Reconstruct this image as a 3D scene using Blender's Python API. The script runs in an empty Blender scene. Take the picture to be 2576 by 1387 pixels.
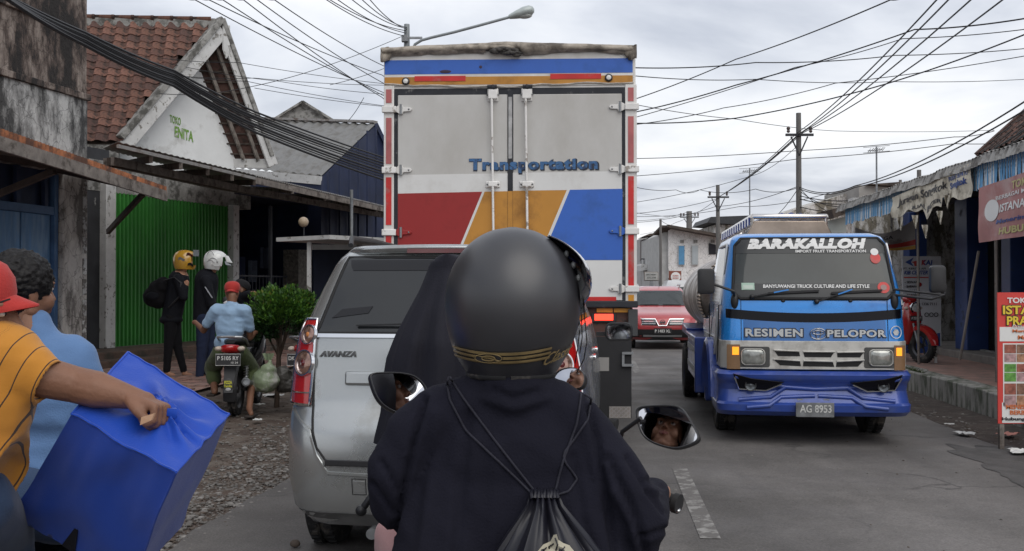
import bpy, bmesh, math, random
import numpy as np
from mathutils import Vector, Matrix, noise as mnoise
random.seed(7); np.random.seed(7)
sc = bpy.context.scene
COL = sc.collection
PI = math.pi; R = math.radians
V = Vector

# ---------------------------------------------------------------- camera
CAM_H = 1.45
PITCH = math.atan(34.5/2575)
cam = bpy.data.cameras.new('camera'); cam.sensor_width = 36; cam.lens = 36
cam.clip_start = 0.05; cam.clip_end = 3000
cam_o = bpy.data.objects.new('camera', cam); COL.objects.link(cam_o)
cam_o.location = (0, 0, CAM_H); cam_o.rotation_euler = (PI/2+PITCH, 0, 0)
sc.camera = cam_o

# ---------------------------------------------------------------- light
SUN_EL, SUN_AZ = R(46), R(152)          # soft overcast sun, behind and to the right
def build_world():
    w = bpy.data.worlds.new('World'); sc.world = w; w.use_nodes = True
    nt = w.node_tree; N = nt.nodes; L = nt.links
    N.clear()
    out = N.new('ShaderNodeOutputWorld'); bg = N.new('ShaderNodeBackground')
    sky = N.new('ShaderNodeTexSky'); sky.sky_type = 'NISHITA'; sky.sun_disc = False
    sky.sun_elevation = SUN_EL; sky.sun_rotation = SUN_AZ; sky.dust_density = 3; sky.air_density = 1.5
    tc = N.new('ShaderNodeTexCoord'); sep = N.new('ShaderNodeSeparateXYZ')
    L.new(tc.outputs['Generated'], sep.inputs[0])
    # project the direction onto a cloud ceiling
    zc = N.new('ShaderNodeMath'); zc.operation = 'MAXIMUM'; zc.inputs[1].default_value = 0.0
    L.new(sep.outputs['Z'], zc.inputs[0])
    za = N.new('ShaderNodeMath'); za.operation = 'ADD'; za.inputs[1].default_value = 0.16
    L.new(zc.outputs[0], za.inputs[0])
    dx = N.new('ShaderNodeMath'); dx.operation = 'DIVIDE'; L.new(sep.outputs['X'], dx.inputs[0]); L.new(za.outputs[0], dx.inputs[1])
    dy = N.new('ShaderNodeMath'); dy.operation = 'DIVIDE'; L.new(sep.outputs['Y'], dy.inputs[0]); L.new(za.outputs[0], dy.inputs[1])
    cb = N.new('ShaderNodeCombineXYZ'); L.new(dx.outputs[0], cb.inputs[0]); L.new(dy.outputs[0], cb.inputs[1])
    n1 = N.new('ShaderNodeTexNoise'); n1.inputs['Scale'].default_value = 0.95; n1.inputs['Detail'].default_value = 7; n1.inputs['Roughness'].default_value = .52
    n1.inputs['Distortion'].default_value = .35
    mp = N.new('ShaderNodeMapping'); mp.inputs['Location'].default_value = (3.1, 8.4, 0); L.new(cb.outputs[0], mp.inputs[0])
    L.new(mp.outputs[0], n1.inputs['Vector'])
    cr = N.new('ShaderNodeValToRGB'); e = cr.color_ramp.elements
    e[0].position = .34; e[0].color = (3.5, 3.75, 4.4, 1)
    e[1].position = .62; e[1].color = (7.2, 7.25, 7.45, 1)
    m = e.new(.47); m.color = (5.5, 5.7, 6.2, 1)
    L.new(n1.outputs['Fac'], cr.inputs[0])
    # the cloud glows more round the hidden sun
    dt_ = N.new('ShaderNodeVectorMath'); dt_.operation = 'DOT_PRODUCT'; L.new(tc.outputs['Generated'], dt_.inputs[0]); dt_.inputs[1].default_value = (math.sin(SUN_AZ)*math.cos(SUN_EL), math.cos(SUN_AZ)*math.cos(SUN_EL), math.sin(SUN_EL))
    gm = N.new('ShaderNodeMapRange'); gm.inputs[1].default_value = -.4; gm.inputs[2].default_value = 1; gm.inputs[3].default_value = .99; gm.inputs[4].default_value = 1.03; L.new(dt_.outputs['Value'], gm.inputs[0])
    gs = N.new('ShaderNodeVectorMath'); gs.operation = 'SCALE'; L.new(cr.outputs[0], gs.inputs[0]); L.new(gm.outputs[0], gs.inputs['Scale'])
    # thin spots of the cloud let the blue of the sky in a little
    mx = N.new('ShaderNodeMixRGB'); mx.inputs[0].default_value = .90
    L.new(sky.outputs[0], mx.inputs[1]); L.new(gs.outputs[0], mx.inputs[2])
    bg.inputs[1].default_value = .102
    L.new(mx.outputs[0], bg.inputs[0]); L.new(bg.outputs[0], out.inputs[0])
build_world()
sl = bpy.data.lights.new('sun', 'SUN'); sl.energy = .8; sl.angle = R(60); sl.color = (1, .97, .92)
so = bpy.data.objects.new('sun', sl); COL.objects.link(so)
sd = V((math.sin(SUN_AZ)*math.cos(SUN_EL), math.cos(SUN_AZ)*math.cos(SUN_EL), math.sin(SUN_EL)))
so.rotation_euler = sd.to_track_quat('Z', 'Y').to_euler(); so.location = (0, 0, 30)
sc.view_settings.view_transform = 'Standard'; sc.view_settings.look = 'None'
sc.view_settings.gamma = 1; sc.view_settings.exposure = 0.58; sc.view_settings.use_curve_mapping = False
sc.cycles.max_bounces = 6; sc.cycles.transparent_max_bounces = 8

# ---------------------------------------------------------------- places
def P(x, y, d):
    """the point of the place that stands d metres ahead, seen at photo position x, y (photo 2575 wide)"""
    a = (x-1287.5)/2575; b = (693.5-y)/2575
    Y = math.cos(PITCH)-b*math.sin(PITCH); Z = math.sin(PITCH)+b*math.cos(PITCH)
    k = d/Y
    return V((a*k, d, CAM_H+Z*k))
RD = V((.0863, .9963, 0)); RN = V((.9963, -.0863, 0))
def W(off, al, z=0): return RN*off+RD*al+V((0, 0, z))      # along the road
ROAD_A = -math.atan2(.0863, .9963)                          # rotation about z that turns +y into the road's direction

# ---------------------------------------------------------------- materials
def C(h, k=1.0):
    h = h.lstrip('#'); o = []
    for i in (0, 2, 4):
        c = int(h[i:i+2], 16)/255
        o.append(((c/12.92) if c < .04045 else ((c+.055)/1.055)**2.4)*k)
    return tuple(o)
MATS = {}
def mat(name, col=(.5, .5, .5), rough=.6, metal=0, var=.12, scale=4, bump=0, bscale=40, dirt=None, damt=.5, dscale=3, coat=0,
        spec=.5, emit=None, es=0, trans=0, alpha=1, stretch=None, dedge=.12, ior=1.45, sheen=0):
    if name in MATS: return MATS[name]
    m = bpy.data.materials.new(name); m.use_nodes = True; MATS[name] = m
    nt = m.node_tree; N = nt.nodes; L = nt.links; b = N['Principled BSDF']
    b.inputs['Roughness'].default_value = rough; b.inputs['Metallic'].default_value = metal
    b.inputs['Specular IOR Level'].default_value = spec; b.inputs['Coat Weight'].default_value = coat
    b.inputs['Coat Roughness'].default_value = .08; b.inputs['IOR'].default_value = ior
    if sheen: b.inputs['Sheen Weight'].default_value = sheen; b.inputs['Sheen Roughness'].default_value = .5
    if trans: b.inputs['Transmission Weight'].default_value = trans
    if alpha < 1: b.inputs['Alpha'].default_value = alpha
    if emit: b.inputs['Emission Color'].default_value = (*emit, 1); b.inputs['Emission Strength'].default_value = es
    tc = N.new('ShaderNodeTexCoord'); mp = N.new('ShaderNodeMapping'); L.new(tc.outputs['Object'], mp.inputs[0])
    if stretch: mp.inputs['Scale'].default_value = stretch
    base = None
    rgb = N.new('ShaderNodeRGB'); rgb.outputs[0].default_value = (*col, 1); base = rgb.outputs[0]
    if var:
        n = N.new('ShaderNodeTexNoise'); n.inputs['Scale'].default_value = scale; n.inputs['Detail'].default_value = 6; n.inputs['Roughness'].default_value = .6
        L.new(mp.outputs[0], n.inputs['Vector'])
        r = N.new('ShaderNodeMapRange'); r.inputs[1].default_value = .3; r.inputs[2].default_value = .7
        r.inputs[3].default_value = 1-var; r.inputs[4].default_value = 1+var
        L.new(n.outputs['Fac'], r.inputs[0])
        vm = N.new('ShaderNodeVectorMath'); vm.operation = 'SCALE'; L.new(base, vm.inputs[0]); L.new(r.outputs[0], vm.inputs['Scale'])
        base = vm.outputs[0]
    if dirt:
        n = N.new('ShaderNodeTexNoise'); n.inputs['Scale'].default_value = dscale; n.inputs['Detail'].default_value = 9; n.inputs['Roughness'].default_value = .65
        L.new(mp.outputs[0], n.inputs['Vector'])
        r = N.new('ShaderNodeMapRange'); r.inputs[1].default_value = 1-damt-dedge/2; r.inputs[2].default_value = 1-damt+dedge/2
        # noise sits round .5: spread it
        sp = N.new('ShaderNodeMapRange'); sp.inputs[1].default_value = .3; sp.inputs[2].default_value = .7; L.new(n.outputs['Fac'], sp.inputs[0])
        L.new(sp.outputs[0], r.inputs[0])
        mx = N.new('ShaderNodeMixRGB'); L.new(r.outputs[0], mx.inputs[0]); L.new(base, mx.inputs[1]); mx.inputs[2].default_value = (*dirt, 1)
        base = mx.outputs[0]
        if rough < .5:
            rr = N.new('ShaderNodeMapRange'); rr.inputs[3].default_value = rough; rr.inputs[4].default_value = min(1, rough+.35); L.new(r.outputs[0], rr.inputs[0]); L.new(rr.outputs[0], b.inputs['Roughness'])
    L.new(base, b.inputs['Base Color'])
    if bump:
        n = N.new('ShaderNodeTexNoise'); n.inputs['Scale'].default_value = bscale; n.inputs['Detail'].default_value = 5
        L.new(mp.outputs[0], n.inputs['Vector'])
        bp = N.new('ShaderNodeBump'); bp.inputs['Strength'].default_value = bump; bp.inputs['Distance'].default_value = .02
        L.new(n.outputs['Fac'], bp.inputs['Height']); L.new(bp.outputs[0], b.inputs['Normal'])
    return m

# ---------------------------------------------------------------- mesh builder
def frame(d):
    d = d.normalized(); up = V((0, 0, 1)) if abs(d.z) < .95 else V((1, 0, 0))
    a = d.cross(up).normalized(); b = a.cross(d).normalized()
    return a, b
class B:
    def __init__(s): s.v = []; s.f = []; s.m = []
    def add(s, vs, fs, m=0):
        o = len(s.v); s.v += [tuple(v) for v in vs]; s.f += [tuple(i+o for i in f) for f in fs]; s.m += [m]*len(fs); return s
    def bx(s, x0, x1, y0, y1, z0, z1, m=0, M=None):
        vs = [V((x, y, z)) for x in (x0, x1) for y in (y0, y1) for z in (z0, z1)]
        if M: vs = [M@v for v in vs]
        return s.add(vs, [(0, 1, 3, 2), (4, 6, 7, 5), (0, 4, 5, 1), (2, 3, 7, 6), (0, 2, 6, 4), (1, 5, 7, 3)], m)
    def box(s, c, d, m=0, M=None):
        c = V(c); d = V(d)/2
        T = Matrix.Translation(c)@(M or Matrix.Identity(4))
        return s.bx(-d.x, d.x, -d.y, d.y, -d.z, d.z, m, T)
    def pris(s, pts, vec, m=0):
        n = len(pts); vec = V(vec); p = [V(q) for q in pts]
        vs = p+[q+vec for q in p]
        return s.add(vs, [tuple(range(n)), tuple(reversed(range(n, 2*n)))]+[(i, i+n, (i+1) % n+n, (i+1) % n) for i in range(n)], m)
    def bar(s, a, b, w, h=None, m=0, up=None):
        a = V(a); b = V(b); h = h or w; d = (b-a).normalized()
        if up is None: x, y = frame(d)
        else:
            x = d.cross(V(up)).normalized(); y = x.cross(d).normalized()
        x = x*w/2; y = y*h/2
        vs = [a-x-y, a+x-y, a+x+y, a-x+y, b-x-y, b+x-y, b+x+y, b-x+y]
        return s.add(vs, [(0, 1, 2, 3), (7, 6, 5, 4), (0, 4, 5, 1), (1, 5, 6, 2), (2, 6, 7, 3), (3, 7, 4, 0)], m)
    def tube(s, pts, r, n=8, m=0, closed=False, flat=None):
        pts = [V(p) for p in pts]; k = len(pts); rs = r if isinstance(r, (list, tuple)) else [r]*k
        vs = []; pa = None
        for i, p in enumerate(pts):
            if closed: d = pts[(i+1) % k]-pts[i-1]
            else: d = pts[min(i+1, k-1)]-pts[max(i-1, 0)]
            if d.length < 1e-9: d = V((0, 0, 1))
            d.normalize()
            if pa is None: a, b = frame(d)
            else:
                a = (pa-d*pa.dot(d))
                if a.length < 1e-6: a, _ = frame(d)
                a.normalize(); b = a.cross(d).normalized()
            pa = a
            for j in range(n):
                t = 2*PI*j/n; q = a*math.cos(t)*rs[i]+b*math.sin(t)*rs[i]*(flat or 1)
                vs.append(p+q)
        fs = []
        for i in range(k if closed else k-1):
            for j in range(n):
                fs.append((i*n+j, i*n+(j+1) % n, ((i+1) % k)*n+(j+1) % n, ((i+1) % k)*n+j))
        if not closed: fs += [tuple(reversed(range(n))), tuple(range((k-1)*n, k*n))]
        return s.add(vs, fs, m)
    def loft(s, rings, m=0, cap=True, closed=True):
        n = len(rings[0]); vs = [p for r in rings for p in r]; fs = []
        for i in range(len(rings)-1):
            for j in range(n if closed else n-1):
                fs.append((i*n+j, i*n+(j+1) % n, (i+1)*n+(j+1) % n, (i+1)*n+j))
        if cap: fs += [tuple(reversed(range(n))), tuple(range((len(rings)-1)*n, len(rings)*n))]
        return s.add(vs, fs, m)
    def lathe(s, prof, n=24, M=None, m=0, a0=0, a1=2*PI):
        M = M or Matrix.Identity(4); full = abs(a1-a0-2*PI) < 1e-6; k = n if full else n+1
        vs = [M@V((r*math.cos(a0+(a1-a0)*j/n), r*math.sin(a0+(a1-a0)*j/n), z)) for r, z in prof for j in range(k)]
        fs = []
        for i in range(len(prof)-1):
            for j in range(n):
                fs.append((i*k+j, i*k+(j+1) % k, (i+1)*k+(j+1) % k, (i+1)*k+j))
        return s.add(vs, fs, m)
    def cyl(s, a, b, r, n=16, m=0): return s.tube([a, b], r, n, m)
    def ell(s, c, r, M=None, nu=16, nv=10, m=0):
        c = V(c); r = V(r) if not isinstance(r, (int, float)) else V((r, r, r)); M = M or Matrix.Identity(3)
        vs = [c+M@V((0, 0, r.z))]
        for i in range(1, nv):
            t = PI*i/nv
            for j in range(nu):
                p = 2*PI*j/nu; vs.append(c+M@V((r.x*math.sin(t)*math.cos(p), r.y*math.sin(t)*math.sin(p), r.z*math.cos(t))))
        vs.append(c-M@V((0, 0, r.z))); fs = []
        for j in range(nu):
            fs.append((0, 1+j, 1+(j+1) % nu)); e = len(vs)-1
            fs.append((e, 1+(nv-2)*nu+(j+1) % nu, 1+(nv-2)*nu+j))
        for i in range(nv-2):
            for j in range(nu):
                fs.append((1+i*nu+j, 1+(i+1)*nu+j, 1+(i+1)*nu+(j+1) % nu, 1+i*nu+(j+1) % nu))
        return s.add(vs, fs, m)
    def cone(s, a, b, ra, rb, n=14, m=0):
        """round-ended tapered limb"""
        a = V(a); b = V(b); s.ell(a, ra, nu=n, nv=8, m=m); s.ell(b, rb, nu=n, nv=8, m=m); return s.tube([a, b], [ra, rb], n, m)
    def grid(s, fn, nu, nv, m=0):
        vs = [fn(i/nu, j/nv) for i in range(nu+1) for j in range(nv+1)]
        return s.add(vs, [(i*(nv+1)+j, (i+1)*(nv+1)+j, (i+1)*(nv+1)+j+1, i*(nv+1)+j+1) for i in range(nu) for j in range(nv)], m)
    def slab(s, fn, nu, nv, th, m=0):
        """a sheet with thickness; th is a vector"""
        th = V(th); o = len(s.v); k = (nu+1)*(nv+1)
        vs = [V(fn(i/nu, j/nv)) for i in range(nu+1) for j in range(nv+1)]; vs += [v+th for v in vs]
        ix = lambda i, j: i*(nv+1)+j
        fs = [(ix(i, j), ix(i+1, j), ix(i+1, j+1), ix(i, j+1)) for i in range(nu) for j in range(nv)]
        fs += [tuple(q+k for q in reversed(f)) for f in fs]
        for i in range(nu):
            fs += [(ix(i, 0), ix(i, 0)+k, ix(i+1, 0)+k, ix(i+1, 0)), (ix(i+1, nv), ix(i+1, nv)+k, ix(i, nv)+k, ix(i, nv))]
        for j in range(nv):
            fs += [(ix(0, j+1), ix(0, j+1)+k, ix(0, j)+k, ix(0, j)), (ix(nu, j), ix(nu, j)+k, ix(nu, j+1)+k, ix(nu, j+1))]
        return s.add(vs, fs, m)
def mesh_of(b, name, smooth=None, recalc=True):
    me = bpy.data.meshes.new(name); me.from_pydata(b.v, [], b.f)
    if any(b.m): me.polygons.foreach_set('material_index', b.m)
    if recalc:
        bm = bmesh.new(); bm.from_mesh(me); bmesh.ops.recalc_face_normals(bm, faces=bm.faces); bm.to_mesh(me); bm.free()
    if smooth is not None:
        me.polygons.foreach_set('use_smooth', [True]*len(me.polygons)); me.set_sharp_from_angle(angle=R(smooth))
    me.update(); return me
def thing(name, label, cat, loc=(0, 0, 0), rotz=0, group=None):
    o = bpy.data.objects.new(name, None); COL.objects.link(o); o.empty_display_size = .2
    o.location = loc; o.rotation_euler = (0, 0, rotz); o['label'] = label; o['category'] = cat
    if group: o['group'] = group
    return o
def tag(o, label=None, cat=None, group=None, kind=None):
    for k, v in (('label', label), ('category', cat), ('group', group), ('kind', kind)):
        if v: o[k] = v
    return o
def obj(name, b, mats, parent=None, smooth=35, bevel=0, world=False, loc=None, recalc=True, seg=2):
    me = b if isinstance(b, bpy.types.Mesh) else mesh_of(b, name, smooth, recalc)
    if not isinstance(mats, (list, tuple)): mats = [mats]
    if not len(me.materials):
        for m in mats: me.materials.append(m)
    o = bpy.data.objects.new(name, me); COL.objects.link(o)
    if loc is not None: o.location = loc
    if parent is not None:
        o.parent = parent
        if world: o.matrix_parent_inverse = inv_world(parent)
    if bevel:
        bv = o.modifiers.new('bevel', 'BEVEL'); bv.width = bevel; bv.segments = seg; bv.limit_method = 'ANGLE'; bv.angle_limit = R(40)
    return o
def mw(o):
    M = Matrix.LocRotScale(o.location, o.rotation_euler, o.scale)
    return (mw(o.parent)@o.matrix_parent_inverse@M) if o.parent else M
def inv_world(p): return mw(p).inverted()
CHILDREN = {}
def copy_tree(o, parent=None):
    kids = {}
    for q in bpy.data.objects:
        if q.parent: kids.setdefault(q.parent.name, []).append(q)
    def rec(a, par):
        c = a.copy(); COL.objects.link(c); c.parent = par
        for k in kids.get(a.name, []): rec(k, c)
        return c
    return rec(o, parent)
def structure(name, b, m, **k):
    o = obj(name, b, m, **k); o['kind'] = 'structure'; return o
def text_mesh(txt, size=1, bold=0, ext=0, shear=0, sx=1, align='CENTER', spacing=1, res=3):
    cu = bpy.data.curves.new('lettering', 'FONT'); cu.body = txt; cu.size = size; cu.offset = bold; cu.extrude = ext; cu.shear = shear
    cu.align_x = align; cu.align_y = 'CENTER'; cu.space_character = spacing; cu.resolution_u = res
    o = bpy.data.objects.new('lettering', cu); COL.objects.link(o)
    bpy.context.view_layer.update()
    dg = bpy.context.evaluated_depsgraph_get(); me = bpy.data.meshes.new_from_object(o.evaluated_get(dg))
    bpy.data.objects.remove(o); bpy.data.curves.remove(cu)
    for v in me.vertices: v.co.x *= sx
    return me
def text(txt, width, height, m, parent, fn, name='lettering', bold=.0, shear=0, world=False, spacing=1.0, ext=.0015, line=1.0):
    """lettering fitted into width x height and mapped by fn(u, v, out) onto its surface"""
    me = text_mesh(txt, 1, bold, 1, shear, spacing=spacing)
    xs = [v.co.x for v in me.vertices]; ys = [v.co.y for v in me.vertices]
    cx, cy = (min(xs)+max(xs))/2, (min(ys)+max(ys))/2; kx = width/(max(xs)-min(xs)); ky = height/(max(ys)-min(ys))
    for v in me.vertices:
        v.co = fn((v.co.x-cx)*kx, (v.co.y-cy)*ky, ext if v.co.z > 0 else -ext)
    me.materials.clear(); me.materials.append(m); me.update()
    return obj(name, me, m, parent, world=world)
def plane_fn(c, ux, uy):
    c = V(c); ux = V(ux).normalized(); uy = V(uy).normalized(); n = ux.cross(uy).normalized()
    return lambda a, b, o: c+ux*a+uy*b+n*o
def eval_mesh(o):
    bpy.context.view_layer.update(); dg = bpy.context.evaluated_depsgraph_get()
    return bpy.data.meshes.new_from_object(o.evaluated_get(dg))
def blob(b, voxel=.012, smooth_it=8, fn=None, sub=0):
    """one continuous skin round overlapping limbs"""
    me = mesh_of(b, 'skin'); o = bpy.data.objects.new('skin', me); COL.objects.link(o)
    r = o.modifiers.new('r', 'REMESH'); r.mode = 'VOXEL'; r.voxel_size = voxel; r.use_smooth_shade = True
    s = o.modifiers.new('s', 'SMOOTH'); s.factor = .5; s.iterations = smooth_it
    res = eval_mesh(o); bpy.data.objects.remove(o); bpy.data.meshes.remove(me)
    if fn:
        n = len(res.vertices); co = np.empty(n*3); res.vertices.foreach_get('co', co); co = co.reshape(-1, 3)
        no = np.empty(n*3); res.vertices.foreach_get('normal', no); no = no.reshape(-1, 3)
        co = fn(co, no); res.vertices.foreach_set('co', co.ravel())
    res.polygons.foreach_set('use_smooth', [True]*len(res.polygons)); res.update(); res.materials.clear()
    return res
def bakemod(o):
    me = eval_mesh(o); o.modifiers.clear(); o.data = me; return o
# ---------------------------------------------------------------- shell: body with a rounded plan, for vehicles
class Shell:
    """rows: z, y0 (near face), w (half width at the face), r (corner radius), cr (how far the middle stands out), y1 (far end)"""
    def __init__(s, rows, flare=0, flen=1.5):
        s.a = np.array(rows, float); s.flare = flare; s.flen = flen
    def row(s, z):
        a = s.a; return [float(np.interp(z, a[:, 0], a[:, k])) for k in range(1, 6)]
    def raw(s, z, t):
        y0, w, r, cr, y1 = s.row(z); sg = 1 if t >= 0 else -1; t = abs(t); st = w-r; arc = r*PI/2
        if t <= st: x, y = t, y0
        elif t <= st+arc:
            q = (t-st)/r; x, y = st+r*math.sin(q), y0+r*(1-math.cos(q))
        else: x, y = w, y0+r+(t-st-arc)
        y += cr*(min(x, w)/w)**2
        x += s.flare*min(1, max(0, (y-y0)/s.flen))
        return V((sg*x, y, z))
    def pt(s, z, t, off=0):
        p = s.raw(z, t)
        if not off: return p
        e = .004; a = s.raw(z, t+e)-s.raw(z, t-e); b = s.raw(z+e, t)-s.raw(z-e, t)
        n = a.cross(b).normalized()           # points to -y at the face
        return p+n*off
    def tx(s, z, x):
        """arc coordinate whose x is x (on the face or the corner)"""
        lo, hi = 0, 3.0; ax = abs(x)
        for _ in range(30):
            m = (lo+hi)/2
            if s.raw(z, m).x < ax and m < 2.9: lo = m
            else: hi = m
        return math.copysign(lo, x)
    def body(s, zs, nside=10, m=0):
        b = B(); rings = []
        for z in zs:
            y0, w, r, cr, y1 = s.row(z); st = w-r; arc = r*PI/2; L = max(.05, y1-(y0+r+cr)); ts = []
            ts += list(np.linspace(0, st, 9)[:-1])+list(np.linspace(st, st+arc, 7)[:-1])+list(np.linspace(st+arc, st+arc+L, nside))
            ring = [s.raw(z, t) for t in ts]
            rings.append(ring+[V((-p.x, p.y, p.z)) for p in reversed(ring[1:])])
        return b.loft(rings, m)
    def panel(s, z0, z1, fa, fb, off=.003, th=.006, nu=10, nv=12, m=0, b=None):
        """solid panel lying on the shell between z0..z1 and arc coords fa(z)..fb(z)"""
        b = b or B(); fa_ = fa if callable(fa) else (lambda z: fa); fb_ = fb if callable(fb) else (lambda z: fb)
        def f(u, v, o):
            z = z0+(z1-z0)*u; a, c = fa_(z), fb_(z); return s.pt(z, a+(c-a)*v, o)
        k = (nu+1)*(nv+1); vs = [f(i/nu, j/nv, off) for i in range(nu+1) for j in range(nv+1)]+[f(i/nu, j/nv, off-th) for i in range(nu+1) for j in range(nv+1)]
        ix = lambda i, j: i*(nv+1)+j
        fs = [(ix(i, j), ix(i+1, j), ix(i+1, j+1), ix(i, j+1)) for i in range(nu) for j in range(nv)]
        for i in range(nu): fs += [(ix(i, 0), ix(i, 0)+k, ix(i+1, 0)+k, ix(i+1, 0)), (ix(i+1, nv), ix(i+1, nv)+k, ix(i, nv)+k, ix(i, nv))]
        for j in range(nv): fs += [(ix(0, j+1), ix(0, j+1)+k, ix(0, j)+k, ix(0, j)), (ix(nu, j), ix(nu, j)+k, ix(nu, j+1)+k, ix(nu, j+1))]
        return b.add(vs, fs, m)
    def line(s, pts, r, off=0, n=6, b=None, m=0, sub=6, closed=False):
        """a tube that follows the shell through (t, z) points"""
        b = b or B(); q = []
        pp = list(pts)+([pts[0]] if closed else [])
        for (a0, b0), (a1, b1) in zip(pp[:-1], pp[1:]):
            for i in range(sub): k = i/sub; q.append(s.pt(b0+(b1-b0)*k, a0+(a1-a0)*k, off))
        if not closed: q.append(s.pt(pp[-1][1], pp[-1][0], off))
        return b.tube(q, r, n, m, closed)
    def fn(s, tc, zc):
        return lambda a, c, o: s.pt(zc+c, tc+a, .006+o)
def rrect(w, h, r, n=5):
    """rounded rectangle outline"""
    o = []
    for cx, cy, a in ((w/2-r, h/2-r, 0), (-w/2+r, h/2-r, PI/2), (-w/2+r, -h/2+r, PI), (w/2-r, -h/2+r, 3*PI/2)):
        for i in range(n+1): t = a+PI/2*i/n; o.append((cx+r*math.cos(t), cy+r*math.sin(t)))
    return o
def wheel(parent, c, r, w, rim_mat=None, rim_r=.62, spokes=8, name='wheel', axis='X', tyre_mat=None, face=-1):
    """wheel > tyre, rim; axle along x"""
    t = bpy.data.objects.new(name, None); COL.objects.link(t); t.parent = parent; t.location = c
    if axis == 'Y': t.rotation_euler = (0, 0, PI/2)
    Mx = Matrix.Rotation(PI/2, 4, 'Y'); ri = r*rim_r; h = w/2
    b = B(); b.lathe([(ri, -h*.8), (r*.86, -h), (r*.96, -h*.85), (r, -h*.55), (r, -h*.08), (r*.975, -h*.06), (r*.975, h*.06), (r, h*.08), (r, h*.55), (r*.96, h*.85), (r*.86, h), (ri, h*.8), (ri, -h*.8)], 40, Mx)
    # tread blocks
    for k in range(36):
        a = 2*PI*k/36
        for sx in (-.45, .45):
            M = Matrix.Rotation(a, 4, 'X'); b.box((0, 0, 0), (h*.5, r*.075, .02), M=M@Matrix.Translation((sx*h, 0, r*.998)))
    obj('tyre', b, tyre_mat or RUBBER, t, smooth=30)
    b = B(); b.lathe([(ri*1.02, -h*.75), (ri*.94, -h*.5), (ri*.9, 0), (ri*.94, h*.5), (ri*1.02, h*.75), (ri*1.0, h*.8), (ri*.86, h*.45), (ri*.84, -h*.45), (ri*1.0, -h*.8), (ri*1.02, -h*.75)], 32, Mx)
    b.cyl((-h*.55, 0, 0), (h*.55, 0, 0), ri*.2, 16)
    for k in range(spokes):
        a = 2*PI*k/spokes; u = V((0, math.cos(a), math.sin(a)))
        b.bar(u*ri*.15+V((face*h*.3, 0, 0)), u*ri*.92+V((face*h*.4, 0, 0)), ri*.16, h*.25)
    obj('rim', b, rim_mat or ALLOY, t, smooth=40)
    return t
RUBBER = mat('tyre rubber', (.016, .016, .017), .82, var=.3, scale=9, dirt=(.07, .062, .055), damt=.35, dscale=7)
ALLOY = mat('alloy metal', (.42, .43, .44), .38, .9, var=.1)
CHROME = mat('chrome', (.72, .73, .75), .12, 1, var=.03)
BLACKP = mat('black plastic', (.018, .018, .02), .45, var=.15, scale=12)
STEEL = mat('grey steel', (.25, .26, .27), .45, .7, var=.25, scale=9)
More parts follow.
